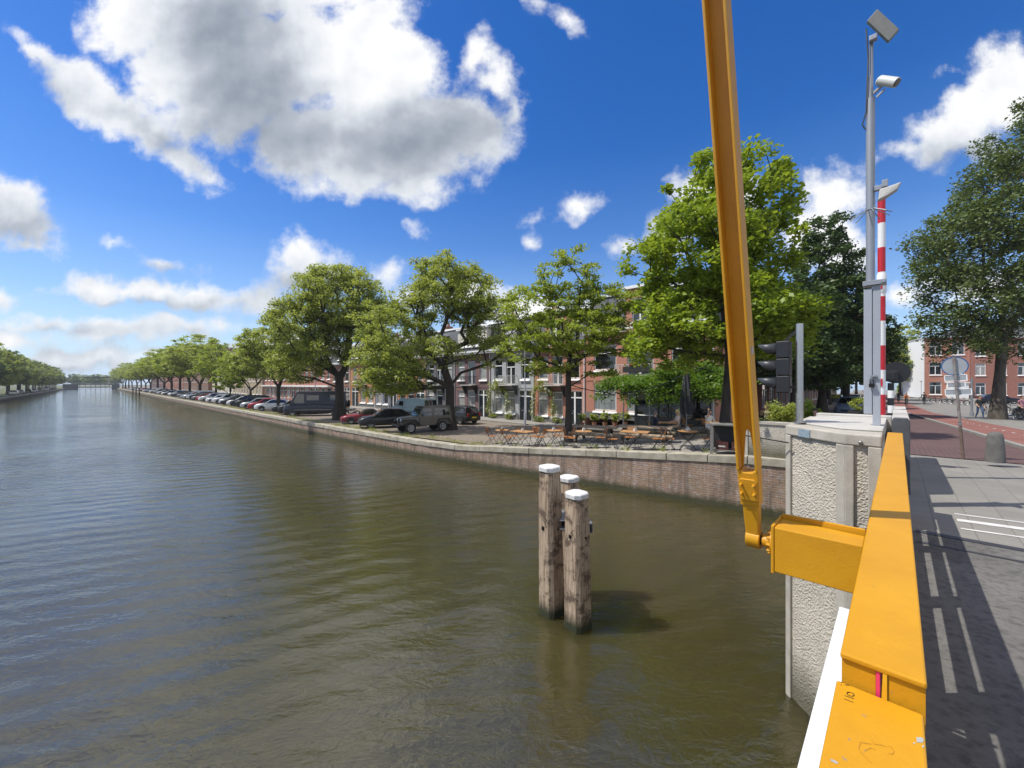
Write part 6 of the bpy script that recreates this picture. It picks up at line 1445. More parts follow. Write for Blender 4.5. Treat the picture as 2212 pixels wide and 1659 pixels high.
def pose(kind, k=0):
    if kind == 'sit': J = dict(pelvis=(0,0,0.55),chest=(-0.03,0,0.92),neck=(0.01,0,1.13),head=(0.04,0,1.27),shL=(-0.02,0.17,1.05),shR=(-0.02,-0.17,1.05),elL=(0.10,0.24,0.80),elR=(0.10,-0.24,0.80),haL=(0.33,0.12,0.77),haR=(0.33,-0.12,0.77),hipL=(0.04,0.09,0.53),hipR=(0.04,-0.09,0.53),knL=(0.45,0.11,0.54),knR=(0.45,-0.11,0.54),anL=(0.40,0.11,0.10),anR=(0.44,-0.11,0.10),toL=(0.55,0.12,0.05),toR=(0.59,-0.12,0.05))
    elif kind == 'walk': J = dict(pelvis=(0,0,0.95),chest=(0.02,0,1.30),neck=(0.03,0,1.50),head=(0.06,0,1.64),shL=(0.02,0.18,1.42),shR=(0.02,-0.18,1.42),elL=(-0.10,0.23,1.15),elR=(0.08,-0.24,1.14),haL=(0.02,0.25,0.92),haR=(0.25,-0.20,0.98),hipL=(0,0.09,0.90),hipR=(0,-0.09,0.90),knL=(0.20,0.09,0.52),knR=(-0.04,-0.09,0.50),anL=(0.22,0.09,0.10),anR=(-0.26,-0.09,0.16),toL=(0.38,0.10,0.05),toR=(-0.14,-0.10,0.05))
    else: J = dict(pelvis=(-0.25,0,1.02),chest=(-0.12,0,1.36),neck=(-0.05,0,1.55),head=(0.0,0,1.69),shL=(-0.10,0.17,1.48),shR=(-0.10,-0.17,1.48),elL=(0.06,0.24,1.24),elR=(0.06,-0.24,1.24),haL=(0.20,0.25,1.06),haR=(0.20,-0.25,1.06),hipL=(-0.22,0.09,0.98),hipR=(-0.22,-0.09,0.98),knL=(0.15,0.10,0.78),knR=(0.08,-0.10,0.62),anL=(-0.02,0.10,0.42),anR=(-0.10,-0.10,0.24),toL=(0.12,0.11,0.38),toR=(0.02,-0.11,0.19))
    return J
SK = (0.55,0.34,0.24)
# café guests
def seat_at(px,py,Y): p = atY(px,py,Y); return (p.x,p.y,hq(p.x,p.y)+0.0)
person('man in dark navy shirt seated at the pergola table facing the blonde woman',(7.55,20.9,hq(7.55,20.9)),R(-8),pose('sit'),(SK,(0.015,0.02,0.045),(0.03,0.035,0.05),(0.03,0.03,0.03),'short'),hair=(0.16,0.15,0.14))
J = pose('sit'); person('blonde woman in cream clothes seated opposite the man in navy',(8.75,20.9,hq(8.75,20.9)),R(176),J,(SK,(0.70,0.55,0.47),(0.62,0.50,0.38),(0.1,0.08,0.06),'short'),hair=(0.62,0.45,0.18),long_hair=True)
J = pose('sit'); J['haR'] = (0.10,-0.10,1.30); J['elR'] = (0.22,-0.22,1.02); J['head'] = (0.08,0,1.25)
person('woman in white dress holding her hand to her face beside the rack',(9.85,19.8,hq(9.85,19.8)),R(-80),J,(SK,(0.76,0.73,0.66),(0.76,0.73,0.66),(0.2,0.15,0.1),'short'),hair=(0.035,0.022,0.015),skirt=True)
J = pose('sit'); J['haL'] = (0.30,0.10,0.98); J['haR'] = (0.30,-0.10,0.98)
person('woman reading a menu by the green shrub beyond the parapet',(13.9,21.6,hq(13.9,21.6)),R(200),J,(SK,(0.30,0.29,0.16),(0.60,0.58,0.55),(0.1,0.1,0.1),'short'),hair=(0.30,0.19,0.08))
person('man in pale blue shirt and sunglasses seated beyond the pier',(12.3,16.05,hq(12.3,16.05)+0.02),R(225),pose('sit'),(SK,(0.42,0.46,0.56),(0.05,0.05,0.06),(0.03,0.03,0.03),'short'),hair=(0.03,0.022,0.015))
# cyclists and walkers
def rider(px,py,rz,label,blabel,cols,bc_,hair=(0.03,0.02,0.012),long_hair=False):
    g_ = gs(px,py); bicycle(blabel,(g_.x,g_.y,g_.z+0.035),rz,bc_,'bicycles being ridden on the cycle path'); person(label,(g_.x,g_.y,g_.z+0.035),rz,pose('cycle'),cols,hair,long_hair)
rider(1958,879,R(-128),'cyclist in orange jacket riding towards the bridge','dark bicycle under the cyclist in orange',(SK,(0.50,0.16,0.03),(0.03,0.03,0.03),(0.03,0.03,0.03),'long'),bcol[0],(0.30,0.17,0.05),True)
rider(1941,870,R(-128),'cyclist in black top riding behind the cyclist in orange','dark bicycle under the cyclist in black top',(SK,(0.02,0.02,0.022),(0.04,0.04,0.05),(0.4,0.4,0.4),'short'),bcol[0])
rider(1996,875,R(50),'cyclist in black jacket riding away from the bridge','dark bicycle ridden away from the bridge',(SK,(0.014,0.014,0.016),(0.02,0.022,0.03),(0.03,0.03,0.03),'long'),bcol[0])
g_ = gs(2116,905); person('man in black shirt and blue jeans walking by the steel post',(g_.x,g_.y,g_.z),R(-115),pose('walk'),(SK,(0.025,0.027,0.024),(0.05,0.09,0.17),(0.03,0.03,0.03),'short'))
g_ = gs(2208,909); bicycle('black bicycle held at the pavement edge by the person in floral top',(g_.x,g_.y,g_.z),R(-110),bcol[0],GB); person('person in floral pink top at the pavement edge with a bicycle',(g_.x+0.35,g_.y+0.3,g_.z),R(-110),pose('walk'),(SK,(0.48,0.22,0.25),(0.02,0.02,0.03),(0.03,0.03,0.03),'short'))
# ---------------------------------------------------------------- buildings across the street
C0 = Vector((1.042*88, 88.0)); RZ2 = math.atan2(-0.5,0.866)
def block_at(off, Wd, kind, label, storeys, **kw):
    p = C0+Vector((0.866,-0.5))*off
    return block(Wd, 0, kind, label, storeys, loc=(p.x,p.y,-3.1), rz=RZ2, **kw)
b1 = block_at(0.0, 7.0, 'red', 'red brick end house with white painted gable beside the hedge', 3, sh=4.3, pitch=3.4, ww=1.9, wh=2.7, roof='flat', overhang=0.35, depth=14, name='street_house', cat='house')
q = MB(); q.bb(-0.12,-0.003,0.0,14,0.0,13.3); q.build('white_gable', B['white'], b1)
q = MB(); q.bb(3.4,6.4,-1.3,-0.003,0.0,3.3); q.bb(3.2,6.6,-1.5,-0.001,3.3005,3.5); q.build('bay_window', m_frame, b1)
block_at(7.05, 9.0, 'red2', 'red brown street house behind the huge elm crown', 3, sh=4.1, pitch=3.0, ww=1.5, wh=2.5, roof='mansard', depth=14, name='street_house', cat='house')
block_at(16.1, 12.0, 'red', 'red brick street house with pale dormers past the huge elm trunk', 3, sh=3.3, pitch=3.0, ww=1.6, wh=2.1, roof='mansard', depth=14, shop=True, name='street_house', cat='house')
block_at(28.15, 14.0, 'brown', 'brown brick street house at the far end of the pavement', 3, sh=3.3, pitch=3.0, ww=1.5, roof='mansard', depth=14, name='street_house', cat='house')

# fronts along the near side of the street, seen very obliquely
RZ3 = math.atan2(VY, VX)
for (v0_,v1_,kind,lab,z_) in ((38.1,55,'red2','red brown corner shop row along the shaded side of the street',-2.5),(55.05,76,'brown','brown street row in the shade behind the parked blue grey cars',-2.9),(76.05,105,'tan','pale street row far along the shaded side of the street',-3.05)):
    x,y = UV(7.6, v0_); block(v1_-v0_, 0, kind, lab, 3, loc=(x,y,z_), rz=RZ3, pitch=2.6, wh=1.9, depth=9, roof='mansard', name='street_house', cat='house', shop=(kind=='red2'))
block_at(42.2, 16.0, 'tan', 'pale brick street house past the brown brick house', 3, sh=3.3, pitch=3.2, ww=1.5, wh=2.0, roof='mansard', depth=14, name='street_house', cat='house')
block_at(58.3, 20.0, 'red2', 'long red brown street house beyond the pale brick one', 3, sh=3.4, pitch=3.2, ww=1.5, wh=2.0, roof='mansard', depth=14, name='street_house', cat='house')
# ---------------------------------------------------------------- café terrace
m_slat = M('chair_slat_wood',(0.42,0.17,0.05),0.55,0.35,9,stretch=(1,6,1)); m_ttop = M('table_top_wood',(0.50,0.26,0.10),0.5,0.3,6,stretch=(1,6,1)); m_log = M('rustic_timber',(0.42,0.33,0.23),0.85,0.4,4,col2=(0.15,0.105,0.065),bump=0.6,bs=30)
def chair_proto():
    t_ = thing('folding_chair','x','chair',(0,0,0))
    for x,a in ((-0.02,0),):
        s = MB()
        for i in range(6): s.bb(-0.17+0.066*i,-0.112+0.066*i,-0.20,0.20,0.45,0.466)
        s.build('seat', m_slat, t_)
    b = MB()
    for i in range(4):
        z = 0.60+0.075*i; x = -0.235-0.022*i; b.hexa([(x,-0.2,z),(x+0.014,-0.2,z),(x+0.014,0.2,z),(x,0.2,z),(x-0.012,-0.2,z+0.055),(x+0.002,-0.2,z+0.055),(x+0.002,0.2,z+0.055),(x-0.012,0.2,z+0.055)])
    b.build('backrest', m_slat, t_)
    for sg in (1,-1):
        l = MB(); l.bar((0.24,sg*0.205,0.0),(-0.30,sg*0.205,0.89),0.022,0.012,up=(0,1,0)); l.build('leg', m_iron, t_)
        l = MB(); l.tube([(-0.26,sg*0.19,0.0),(-0.16,sg*0.19,0.14),(0.02,sg*0.19,0.26),(0.17,sg*0.19,0.45)],0.011,6); l.build('leg', m_iron, t_)
    st_ = MB(); st_.bar((0.20,-0.2,0.06),(0.20,0.2,0.06),0.012); st_.bar((-0.20,-0.2,0.08),(-0.20,0.2,0.08),0.012); st_.build('stretcher', m_iron, t_)
    return t_
def table_proto(round_=True):
    t_ = thing('cafe_table','x','table',(0,0,0))
    q = MB()
    if round_: q.lathe([(0.36,0.735),(0.37,0.745),(0.37,0.765),(0.36,0.77)],28)
    else: q.bb(-0.55,0.55,-0.36,0.36,0.735,0.765)
    q.build('table_top', m_ttop, t_, bevel=0.006)
    for sg in (1,-1):
        l = MB(); l.tube([(-0.30*sg,0.22*sg,0.0),(-0.16*sg,0.22*sg,0.22),(0.16*sg,0.22*sg,0.52),(0.28*sg,0.22*sg,0.734)],0.012,6); l.build('leg', m_iron, t_)
        l = MB(); l.tube([(0.30*sg,0.20*sg,0.0),(0.16*sg,0.20*sg,0.22),(-0.16*sg,0.20*sg,0.52),(-0.28*sg,0.20*sg,0.734)],0.012,6); l.build('leg', m_iron, t_)
    l = MB(); l.bar((-0.30,-0.22,0.02),(-0.30,0.2,0.02),0.014); l.bar((0.30,-0.2,0.02),(0.30,0.22,0.02),0.014); l.build('foot_bar', m_iron, t_)
    return t_
def holder(label, loc):
    t_ = thing('menu_holder',label,'menu holder',loc,R(20),'menu holders on the terrace tables')
    q = MB(); q.bb(-0.06,0.06,-0.045,0.045,0.0,0.11); q.build('box', M('holder_white',(0.62,0.60,0.56),0.6), t_, bevel=0.004)
    q = MB(); q.bb(-0.04,0.04,-0.005,0.005,0.1105,0.17); q.build('menu_card', M('card_cream',(0.55,0.47,0.33),0.7), t_)
cp_ = chair_proto(); tp = table_proto(True); tp2 = table_proto(False); first = {'c':True,'t':True,'t2':True}
GT = 'tables along the canal edge'; GC = 'folding chairs on the terrace'
tabs = [((1084.7,960),True,'round'),((1129,965),False,'square'),((1196,964),True,'round'),((1261,968.5),True,'round'),((1372,972.6),False,'square'),((1486,973.8),True,'round')]
wdir = -43.5
def put(kind, p, rz, label, g):
    src = {'c':cp_,'t':tp,'t2':tp2}[kind]
    o = src if first[kind] else copy_tree(src); first[kind] = False
    place(o,(p[0],p[1],hq(p[0],p[1])+0.012),rz,label,g); return o
names = ['first','second','third','fourth','fifth','sixth']
lay = {0:[(-0.72,0.05,0),(0.70,-0.05,180)],1:[(-0.92,0.05,8),(0.9,0.1,172),(0.3,0.75,-80)],2:[(-0.70,0.0,0),(0.74,0.0,182),(-0.1,0.78,-95)],3:[(-0.66,0.05,5),(0.72,0.2,190)],4:[(-0.95,0.0,5),(0.9,0.05,180),(-0.35,0.74,-90)],5:[(-0.72,0.1,4),(0.74,0.0,178)]}
for i,((a_,b_),rd,sh_) in enumerate(tabs):
    p = gq(a_,b_); put('t' if rd else 't2', p, R(wdir+4*i), f'{sh_} wooden bistro table at the canal edge, {names[i]} along from the jeep', GT)
    holder(f'white menu holder on the {names[i]} canal edge table from the jeep', (p.x,p.y,hq(p.x,p.y)+0.012+(0.771 if rd else 0.766)))
    ca = R(-28)
    for j,(dx,dy,rz) in enumerate(lay[i]):
        x = p.x+dx*math.cos(ca)-dy*math.sin(ca); y = p.y+dx*math.sin(ca)+dy*math.cos(ca)
        put('c',(x,y),R(rz)+ca, f'folding chair on the {("jeep","bridge","house")[j]} side of the {names[i]} canal edge table', GC)
# second row: tables near the pergola where guests sit
back = [((8.15,20.85),'square table between the man in navy and the blonde woman'),((9.85,18.95),'square table in front of the woman in white dress'),((10.6,21.6),'square table in the shade behind the parasol')]
for i,(p,lab) in enumerate(back): put('t2',p,R(-30),lab,'tables in front of the pergola')
for p,rz,lab in (((7.50,20.9),-8,'folding chair under the man in navy'),((8.80,20.9),176,'folding chair under the blonde woman'),((9.86,19.85),-80,'folding chair under the woman in white dress'),((9.9,22.2),-40,'empty folding chair in the shade behind the parasol'),((11.3,21.2),150,'empty folding chair on the bridge side of the shaded table'),((13.95,21.6),200,'folding chair under the woman reading a menu'),((12.35,16.1),225,'folding chair under the man in pale blue shirt'),((10.6,18.6),160,'empty folding chair facing the woman in white dress')):
    put('c',p,R(rz),lab,GC)
def picnic(label, loc, rz, L):
    t_ = thing('log_table',label,'picnic table',loc,rz,'rustic picnic tables')
    q = MB()
    for y in (-0.27,0.0,0.27): q.bb(-L/2,L/2,y-0.125,y+0.125,0.70,0.78)
    q.build('table_top', m_log, t_, bevel=0.02)
    for sg in (1,-1):
        q = MB(); q.tube([(-L/2-0.05,sg*0.72,0.42),(L/2+0.05,sg*0.72,0.42)],0.085,10); q.build('bench', m_log, t_, smooth=True)
    for x in (-L/2+0.35,L/2-0.35):
        for sg in (1,-1):
            q = MB(); q.bar((x,sg*0.75,0.0),(x,sg*0.22,0.70),0.12,0.14); q.build('leg', M('dark_log',(0.10,0.075,0.05),0.9,0.4,5), t_, bevel=0.015)
        q = MB(); q.bar((x+0.06,-0.78,0.32),(x+0.06,0.78,0.32),0.10,0.10); q.build('cross_beam', MATS['dark_log'], t_)
    return t_
for (a_,b_,L,lab) in ((1285,953,2.3,'rustic log picnic table nearer the jeep behind the bistro tables'),(1392,957,2.5,'rustic log picnic table nearer the crate rack behind the bistro tables')):
    p = gq(a_,b_); picnic(lab,(p.x,p.y,hq(p.x,p.y)+0.012),R(-27),L)
# folded parasol
pp = (9.47,21.5); pa = thing('folded_parasol','tall folded dark grey parasol standing among the cafe tables','parasol',(pp[0],pp[1],hq(*pp)+0.012))
q = MB(); q.tube([(0,0,0),(0,0,3.35)],0.028,10); q.build('pole', m_steel, pa, smooth=True)
q = MB(); q.lathe([(0.30,0),(0.28,0.06),(0.05,0.09)],16); q.build('base', MATS['dark_log'] if 'dark_log' in MATS else m_trim, pa)
q = MB(); n = 24; prof = [(0.03,3.45),(0.10,3.35),(0.15,2.9),(0.22,2.2),(0.29,1.5),(0.25,1.15)]; vs = []
for r_,z_ in prof:
    for j in range(n):
        a = math.tau*j/n; k_ = 1+0.28*math.sin(a*6+z_*1.4)*(1 if r_ > 0.05 else 0); vs.append((r_*k_*math.cos(a),r_*k_*math.sin(a),z_+(0.05*math.sin(a*6) if r_ > 0.2 and z_ < 1.3 else 0)))
q.add(vs,[(i*n+j,i*n+(j+1)%n,(i+1)*n+(j+1)%n,(i+1)*n+j) for i in range(len(prof)-1) for j in range(n)]); q.build('canvas', M('parasol_canvas',(0.045,0.048,0.055),0.9,0.3,5), pa, smooth=True)
# pergola with vine
pg = thing('vine_pergola','leafy green vine pergola over the cafe terrace in front of the corner house','pergola',(*UV(9.5,24.3),hq(*UV(9.5,24.3))),RZH)
for x in (-2.6,-0.9,0.9,2.6):
    q = MB(); q.tube([(x,-1.3,0),(x,-1.3,2.65)],0.04,8); q.build('post', m_mast, pg, smooth=True)
q = MB()
for x in (-2.8,-1.4,0,1.4,2.8): q.bar((x,-1.6,2.7),(x,2.4,2.95),0.07,0.10)
q.bar((-3,-1.3,2.66),(3,-1.3,2.66),0.07,0.10); q.build('rafter', MATS['dark_log'], pg)
rng = np.random.default_rng(5); C = []
while len(C) < 430:
    x = rng.uniform(-3.9,3.6); y = rng.uniform(-2.2,2.4); top = 3.75+0.55*math.sin(x*0.9+0.4)-0.22*(y+2.2)*0-0.15*abs(x)**1.2*0.5; z = rng.uniform(2.35 if y < -1.0 else 2.8, max(top,2.9))
    if y < -1.4 and rng.random() < 0.5: z = rng.uniform(1.75,2.8)
    C.append((x,y,z))
C = np.array(C); per = 60; idx = np.repeat(np.arange(len(C)),per); off = rng.normal(0,0.24,(len(idx),3)); off[:,2] *= 0.7
me = leaves_mesh('foliage', C[idx]+off, 0.9, 0.17, m_lf_vine, rng); o = bpy.data.objects.new('foliage', me); COL.objects.link(o); o.parent = pg
# dark café front under the pergola
cf = thing('wooden_shopfront','black painted wooden cafe front under the vine pergola','shop front',(*UV(13.2,26.86),hq(*UV(13.2,26.86))+0.09),RZH)
q = MB(); q.bb(0,5.2,-0.16,-0.03,0,0.7); q.bb(0,5.2,-0.18,-0.03,2.55,3.15); [q.bb(x,x+0.14,-0.16,-0.03,0.7,2.55) for x in (0,1.6,2.3,3.4,5.06)]; q.build('wooden_front', m_door, cf)
q = MB(); q.bb(0.14,5.06,-0.08,-0.06,0.7,2.55); q.build('shop_window', m_dark, cf)
q = MB(); q.bb(3.7,4.4,-0.22,-0.181,2.65,2.85); q.build('sign_board', M('sign_red_brown',(0.22,0.06,0.03),0.5), cf)
# crate rack at the terrace corner
rk = thing('crate_rack','grey weathered timber rack holding drink crates at the terrace corner','rack',(7.78,14.06,hq(7.8,14.0)+0.012),R(-30))
m_gw = M('grey_timber',(0.20,0.19,0.17),0.85,0.35,5,bump=0.4,bs=30,stretch=(1,1,0.3))
q = MB(); q.bb(-0.65,0.65,-0.35,0.35,1.0,1.06); q.build('rack_top', m_gw, rk, bevel=0.01)
for x in (-0.60,0.60):
    for y in (-0.30,0.30): q = MB(); q.bb(x-0.045,x+0.045,y-0.045,y+0.045,0,0.9995); q.build('post', m_gw, rk)
q = MB(); [q.bb(-0.555,0.555,-0.3+0.12*i,-0.2+0.12*i,0.12,0.145) for i in range(6)]; q.build('shelf', m_gw, rk)
q = MB(); q.bb(-0.555,0.555,0.27,0.29,0.16,0.98); q.build('back_board', m_trim, rk)
m_crate = M('crate_brown',(0.085,0.028,0.022),0.5,0.2,8)
for lab,x in (('dark brown drink crate nearer the bistro tables in the rack',-0.28),('dark drink crate nearer the yellow rod in the rack',0.22)):
    t_ = thing('drink_crate',lab,'crate',Matrix.Translation(rk.location) @ Matrix.Rotation(R(-30),4,'Z') @ Vector((x,-0.08,0.146)),R(-30),'crates in the rack')
    q = MB(); q.bb(-0.2,0.2,-0.15,0.15,0,0.03); [q.bb(-0.2,0.2,y-0.01,y+0.01,0.0301,0.29) for y in (-0.14,0.14)]; [q.bb(xx-0.01,xx+0.01,-0.129,0.129,0.0301,0.29) for xx in (-0.19,0.19)]; q.build('crate_body', m_crate, t_)
    q = MB(); q.bb(-0.11,0.11,-0.157,-0.1515,0.10,0.15); q.build('label_panel', M('label_white',(0.6,0.58,0.55),0.6), t_)
# light cable from the slender tree to the big tree
lc = MB(); A = Vector((2.95,20.7,0.0)); Bp = Vector((9.47,21.5,0.55)); Cc = Vector((8.35,15.6,1.2))
def cat(a,b,sag,n=16): return [a.lerp(b,i/n)-Vector((0,0,sag*4*(i/n)*(1-i/n))) for i in range(n+1)]
pts = cat(A,Vector((9.45,21.45,0.6)),0.75)+cat(Vector((9.45,21.45,0.6)),Vector((8.4,15.8,1.4)),0.3)[1:]
lc.tube(pts,0.022,6); tag(lc.build('light_cable', m_trim),'dark light cable sagging from the slender tree to the parasol','cable')
# planters, shrubs and flowers
def shrub(name, label, loc, rx, ry, h, n, lsize, mat, seed, cat='shrub', pot=None, flowers=None, z0=0.1, group=None, per=40, rz=0):
    rng = np.random.default_rng(seed); t_ = thing(name,label,cat,loc,rz,group); zb = 0
    if pot == 'box': q = MB(); q.bb(-rx*0.9,rx*0.9,-ry*0.8,ry*0.8,0,0.42); q.build('planter_box', m_trim, t_, bevel=0.01); zb = 0.40
    elif pot == 'pot': q = MB(); q.lathe([(0.13,0),(0.19,0.30),(0.2,0.34)],14); q.build('pot', M('terracotta',(0.28,0.12,0.07),0.8), t_); zb = 0.32
    C = rng.normal(0,1,(n,3)); C /= np.linalg.norm(C,axis=1)[:,None]; C *= (rng.uniform(0.1,1,n)**0.5)[:,None]; C = C*np.array([rx,ry,h/2])+np.array([0,0,zb+h/2+z0])
    st_ = MB(); 
    for c in C[::3]: st_.tube([(c[0]*0.15,c[1]*0.15,zb if pot else 0),(c[0]*0.6,c[1]*0.6,zb+(c[2]-zb)*0.6),tuple(c)],0.008,4)
    st_.build('stem', m_bark, t_)
    idx = np.repeat(np.arange(n),per); off = rng.normal(0,min(rx,ry,h)*0.16,(len(idx),3)); me = leaves_mesh('foliage',C[idx]+off,0.8,lsize,mat,rng); o = bpy.data.objects.new('foliage',me); COL.objects.link(o); o.parent = t_
    if flowers:
        k_ = rng.choice(len(C),max(4,int(n*0.6))); P = C[k_]*np.array([1.08,1.08,1.0])+rng.normal(0,0.06,(len(k_),3)); me = leaves_mesh('blossom',np.repeat(P,5,0)+rng.normal(0,0.03,(len(P)*5,3)),0.5,0.085,flowers,rng,aspect=0.95); o = bpy.data.objects.new('blossom',me); COL.objects.link(o); o.parent = t_
    return t_
m_fw = M('petal_white',(0.68,0.66,0.58),0.6,0.1,20); m_fp = M('petal_pink',(0.55,0.06,0.20),0.6,0.2,20); m_fy = M('petal_pale',(0.62,0.55,0.35),0.6,0.1,20)
x,y = 13.6,20.4; shrub('shrub','bushy green shrub in front of the woman reading a menu',(14.1,20.6,hq(14.1,20.6)),0.75,0.7,1.6,44,0.13,m_lf_elm,61)
shrub('planter','long dark planter box with low green plants beside the parapet',(11.9,18.6,hq(11.9,18.6)),0.75,0.25,0.3,36,0.09,m_lf_elm,62,'planter','box',rz=R(-40))
shrub('shrub','loose green shrub between the steel post and the blue grey hatchback',(13.45,18.0,hq(13.45,18.0)),0.45,0.45,1.5,26,0.12,m_lf_map,63)
shrub('planter','green potted plant near the waiting blue grey hatchback',(22.5,25.6,-2.15),0.5,0.5,0.7,24,0.12,m_lf_elm,64,'planter','box')
for i,(u_,lab,fl) in enumerate(((17.0,'potted plants at the foot of the red corner house near the drainpipe',None),(15.9,'leafy potted plant before the first window of the corner house',m_fy),(15.0,'white flowering potted plant between the corner house windows',m_fw),(14.2,'yellow leafed potted plant under the second corner house window',m_fy),(13.4,'tall flowering pot beside the pergola edge',m_fp))):
    x,y = UV(u_,25.7); shrub('potted_plant',lab,(x,y,hq(x,y)+0.095),0.35,0.3,0.55+0.1*(i%3),22,0.10,(m_lf_elm,m_lf_yel,m_lf_elm,m_lf_yel,m_lf_elm)[i],70+i,'plant','pot',fl,group='potted plants by the corner house')
# climbing roses: stem arches with leaves and white blossoms against the fronts
def rose(label, u0, u1, seed):
    rng = np.random.default_rng(seed); x,y = UV(u0,26.45); t_ = thing('climbing_rose',label,'climbing plant',(x,y,hq(x,y)+0.09),RZH,'climbing roses on the house fronts'); Wd = u0-u1
    path = [(0,0,0),(0.0,0.05,1.2),(0.05,0.05,2.4),(0.5,0.0,2.95),(1.2,0.0,3.05),(Wd-0.4,0,2.9),(Wd,0.05,2.3),(Wd,0.05,1.2),(Wd+0.05,0,0)]
    q = MB(); q.tube(path,[0.035,0.03,0.025,0.02,0.02,0.02,0.025,0.03,0.035],6); q.tube([(0.1,0,0),(0.2,0,1.5),(0.0,0,2.6)],0.02,5); q.build('stem', m_barkg, t_)
    P = [];
    for (a,b) in zip(path,path[1:]):
        n = int(14*math.dist(a,b)); P += [np.array(a)+(np.array(b)-np.array(a))*rng.random() for _ in range(n)]
    P = np.array(P)+rng.normal(0,0.13,(len(P),3))*np.array([1,0.5,1]); P[:,1] = np.minimum(P[:,1],0.25)
    hi = rng.normal(0,0.3,(40,3))*np.array([1.4,0.5,0.8])+np.array([Wd*0.45,-0.05,3.1]); P = np.vstack([P[P[:,2]>0.4],hi])
    idx = np.repeat(np.arange(len(P)),26); me = leaves_mesh('foliage',P[idx]+rng.normal(0,0.11,(len(idx),3))*np.array([1,0.6,1]),0.6,0.09,m_lf_elm,rng); o = bpy.data.objects.new('foliage',me); COL.objects.link(o); o.parent = t_
    k_ = rng.choice(len(P),60); me = leaves_mesh('blossom',np.repeat(P[k_],6,0)+rng.normal(0,0.035,(360,3))+np.array([0,-0.10,0]),0.5,0.10,m_fw,rng,aspect=0.95); o = bpy.data.objects.new('blossom',me); COL.objects.link(o); o.parent = t_
rose('white climbing rose arching over the first window of the grey rendered house',28.3,25.8,21); rose('white climbing rose arching between the grey and red houses',22.6,20.4,22)
for i,(u_,lab) in enumerate(((27.6,'low greenery at the foot of the grey house'),(25.4,'white flowering clump under the second grey house window'),(21.8,'low greenery at the foot of the red rose house'),(19.9,'white flowering clump under the red rose house window'))):
    x,y = UV(u_,26.35); shrub('front_plant',lab,(x,y,hq(x,y)+0.09),0.6,0.22,0.5,24,0.09,m_lf_elm,90+i,'plant',None,m_fw if i%2 else None,0.0,'plants at the house fronts',rz=RZH)
# flower boxes on the corner house balcony
x,y = UV(17.45-9.55*0.5,26.9-0.80); zb = hq(*UV(12,26.9))+0.1+3.2
x,y = UV(12.7,26.0); shrub('flower_box','pink flowering balcony box on the red corner house',(x,y,zb+0.55),1.1,0.15,0.4,30,0.09,m_lf_elm,97,'flower box','box',m_fp,-0.1,rz=RZH)
# hedge by the white gable and distant greenery
g_ = gs(1965,853); shrub('hedge','green overgrown hedge beside the cycle path below the white gable',(g_.x+3,g_.y+4,g_.z),4.2,2.0,3.4,90,0.34,m_lf_map,98,'hedge',None,None,0,rz=R(45),per=60)
# posts in the far canal
for i,(a_,b_) in enumerate(((287,850.5),(294,852),(301,854))):
    p = onz(a_,b_,WATER); t_ = thing('mooring_post',f'dark mooring post in the far canal, {ORD[i]} beyond the row of parked cars','mooring post',(p.x,p.y,WATER),0,'mooring posts in the far canal')
    q = MB(); q.tube([(0,0,-1),(0,0,2.9)],[0.24,0.2],8); q.build('shaft', MATS['dark_log'], t_)
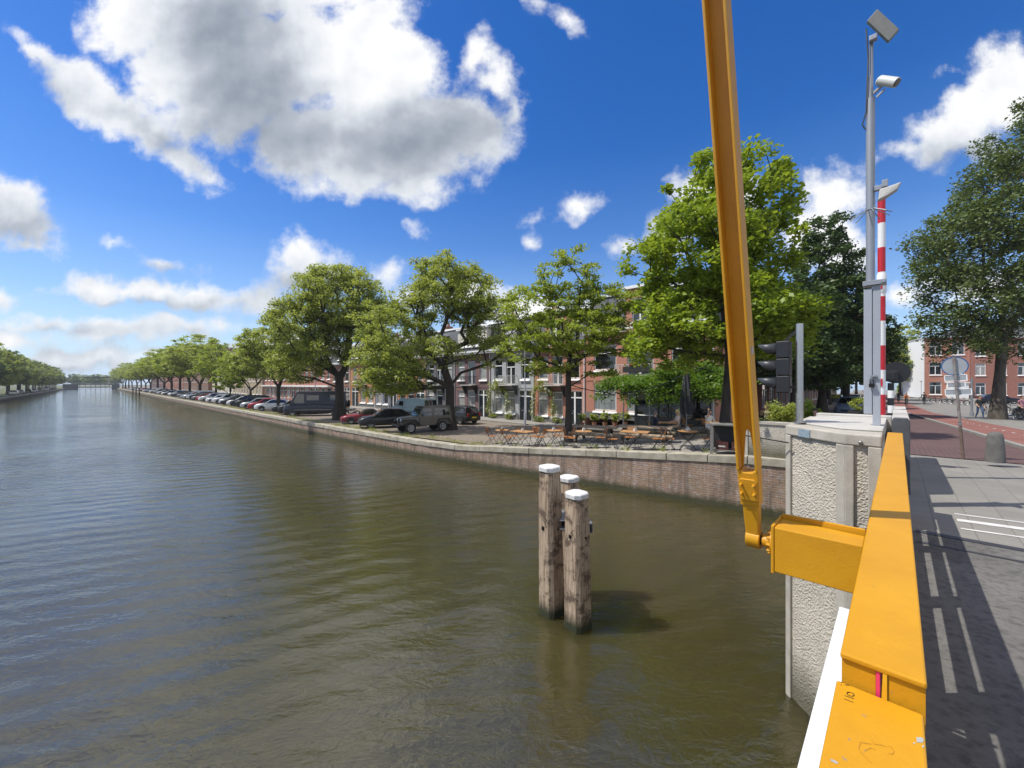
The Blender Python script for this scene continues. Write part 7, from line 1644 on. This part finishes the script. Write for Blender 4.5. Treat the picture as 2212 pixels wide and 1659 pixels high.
# ---------------------------------------------------------------- the far bascule bridge
fb_ = thing('drawbridge','small far drawbridge with dark balance beams across the canal','bridge',(*UV(460,-2),WATER),math.atan2(VY,VX))
m_bd = M('bridge_dark',(0.06,0.075,0.08),0.7,0.3,1); m_bp = M('bridge_pale',(0.42,0.42,0.40),0.7,0.2,1)
q = MB(); q.bb(-15,-7,-3,3,-1,3.6); q.bb(11.5,16,-3,3,-1,3.6); q.build('abutment', m_bd, fb_)
q = MB(); q.bb(-15,16,-3.2,3.2,3.6,4.2); q.build('deck', m_bd, fb_)
q = MB(); 
for y in (-3.1,3.1):
    q.bb(-15,16,y-0.05,y+0.05,5.1,5.2)
    for i in range(32): q.bb(-15+i,-14.9+i,y-0.04,y+0.04,4.2,5.1)
q.build('railing', m_bp, fb_)
q = MB()
for y in (-2.6,2.6): q.bar((9.6,y,4.2),(9.6,y,9.6),0.5); q.bar((-5,y,4.2),(-3.2,y,9.2),0.22)
q.build('tower_leg', m_bp, fb_)
q = MB()
for y in (-2.6,2.6): q.bar((-4,y,9.4),(17,y,9.9),0.5,0.8)
q.bb(13,17,-3,3,9.0,10.6); q.build('balance_beam', m_bd, fb_)
# ---------------------------------------------------------------- air
hm = bpy.data.materials.new('haze'); hm.use_nodes = True; nt_ = hm.node_tree; nt_.nodes.clear(); th = NT(nt_)
oo = th.n('ShaderNodeOutputMaterial'); pv = th.n('ShaderNodeVolumePrincipled', i={'Color':(0.86,0.92,1.0,1),'Density':0.00026,'Anisotropy':0.2}); th.l(pv.outputs[0], oo.inputs['Volume'])
q = MB(); q.bb(-2700,1000,-420,2800,-7.0,26.0); ho = q.build('haze', hm); ho['kind'] = 'stuff'; ho['label'] = 'pale summer haze over the canal'

# ---------------------------------------------------------------- weeds along the coping and the verge
rng = np.random.default_rng(77); P = []
for _ in range(130):
    u_ = rng.uniform(14.5, 75) if rng.random() < 0.9 else rng.uniform(3, 14); v_ = edge_v(u_)+rng.choice([0.52,0.55,0.9,1.2])+rng.normal(0,0.08)
    x,y = UV(u_,v_); n = int(rng.uniform(8,30))
    for _k in range(n): P.append((x+rng.normal(0,0.10),y+rng.normal(0,0.10),hq(x,y)+0.03+abs(rng.normal(0,0.08))))
me = leaves_mesh('weeds', np.array(P), 0.25, 0.11, m_lf_elm, rng, aspect=0.3); o = bpy.data.objects.new('weeds', me); COL.objects.link(o)
o['kind'] = 'stuff'; o['label'] = 'sparse weeds and grass tufts along the quay coping'; o['category'] = 'weeds'
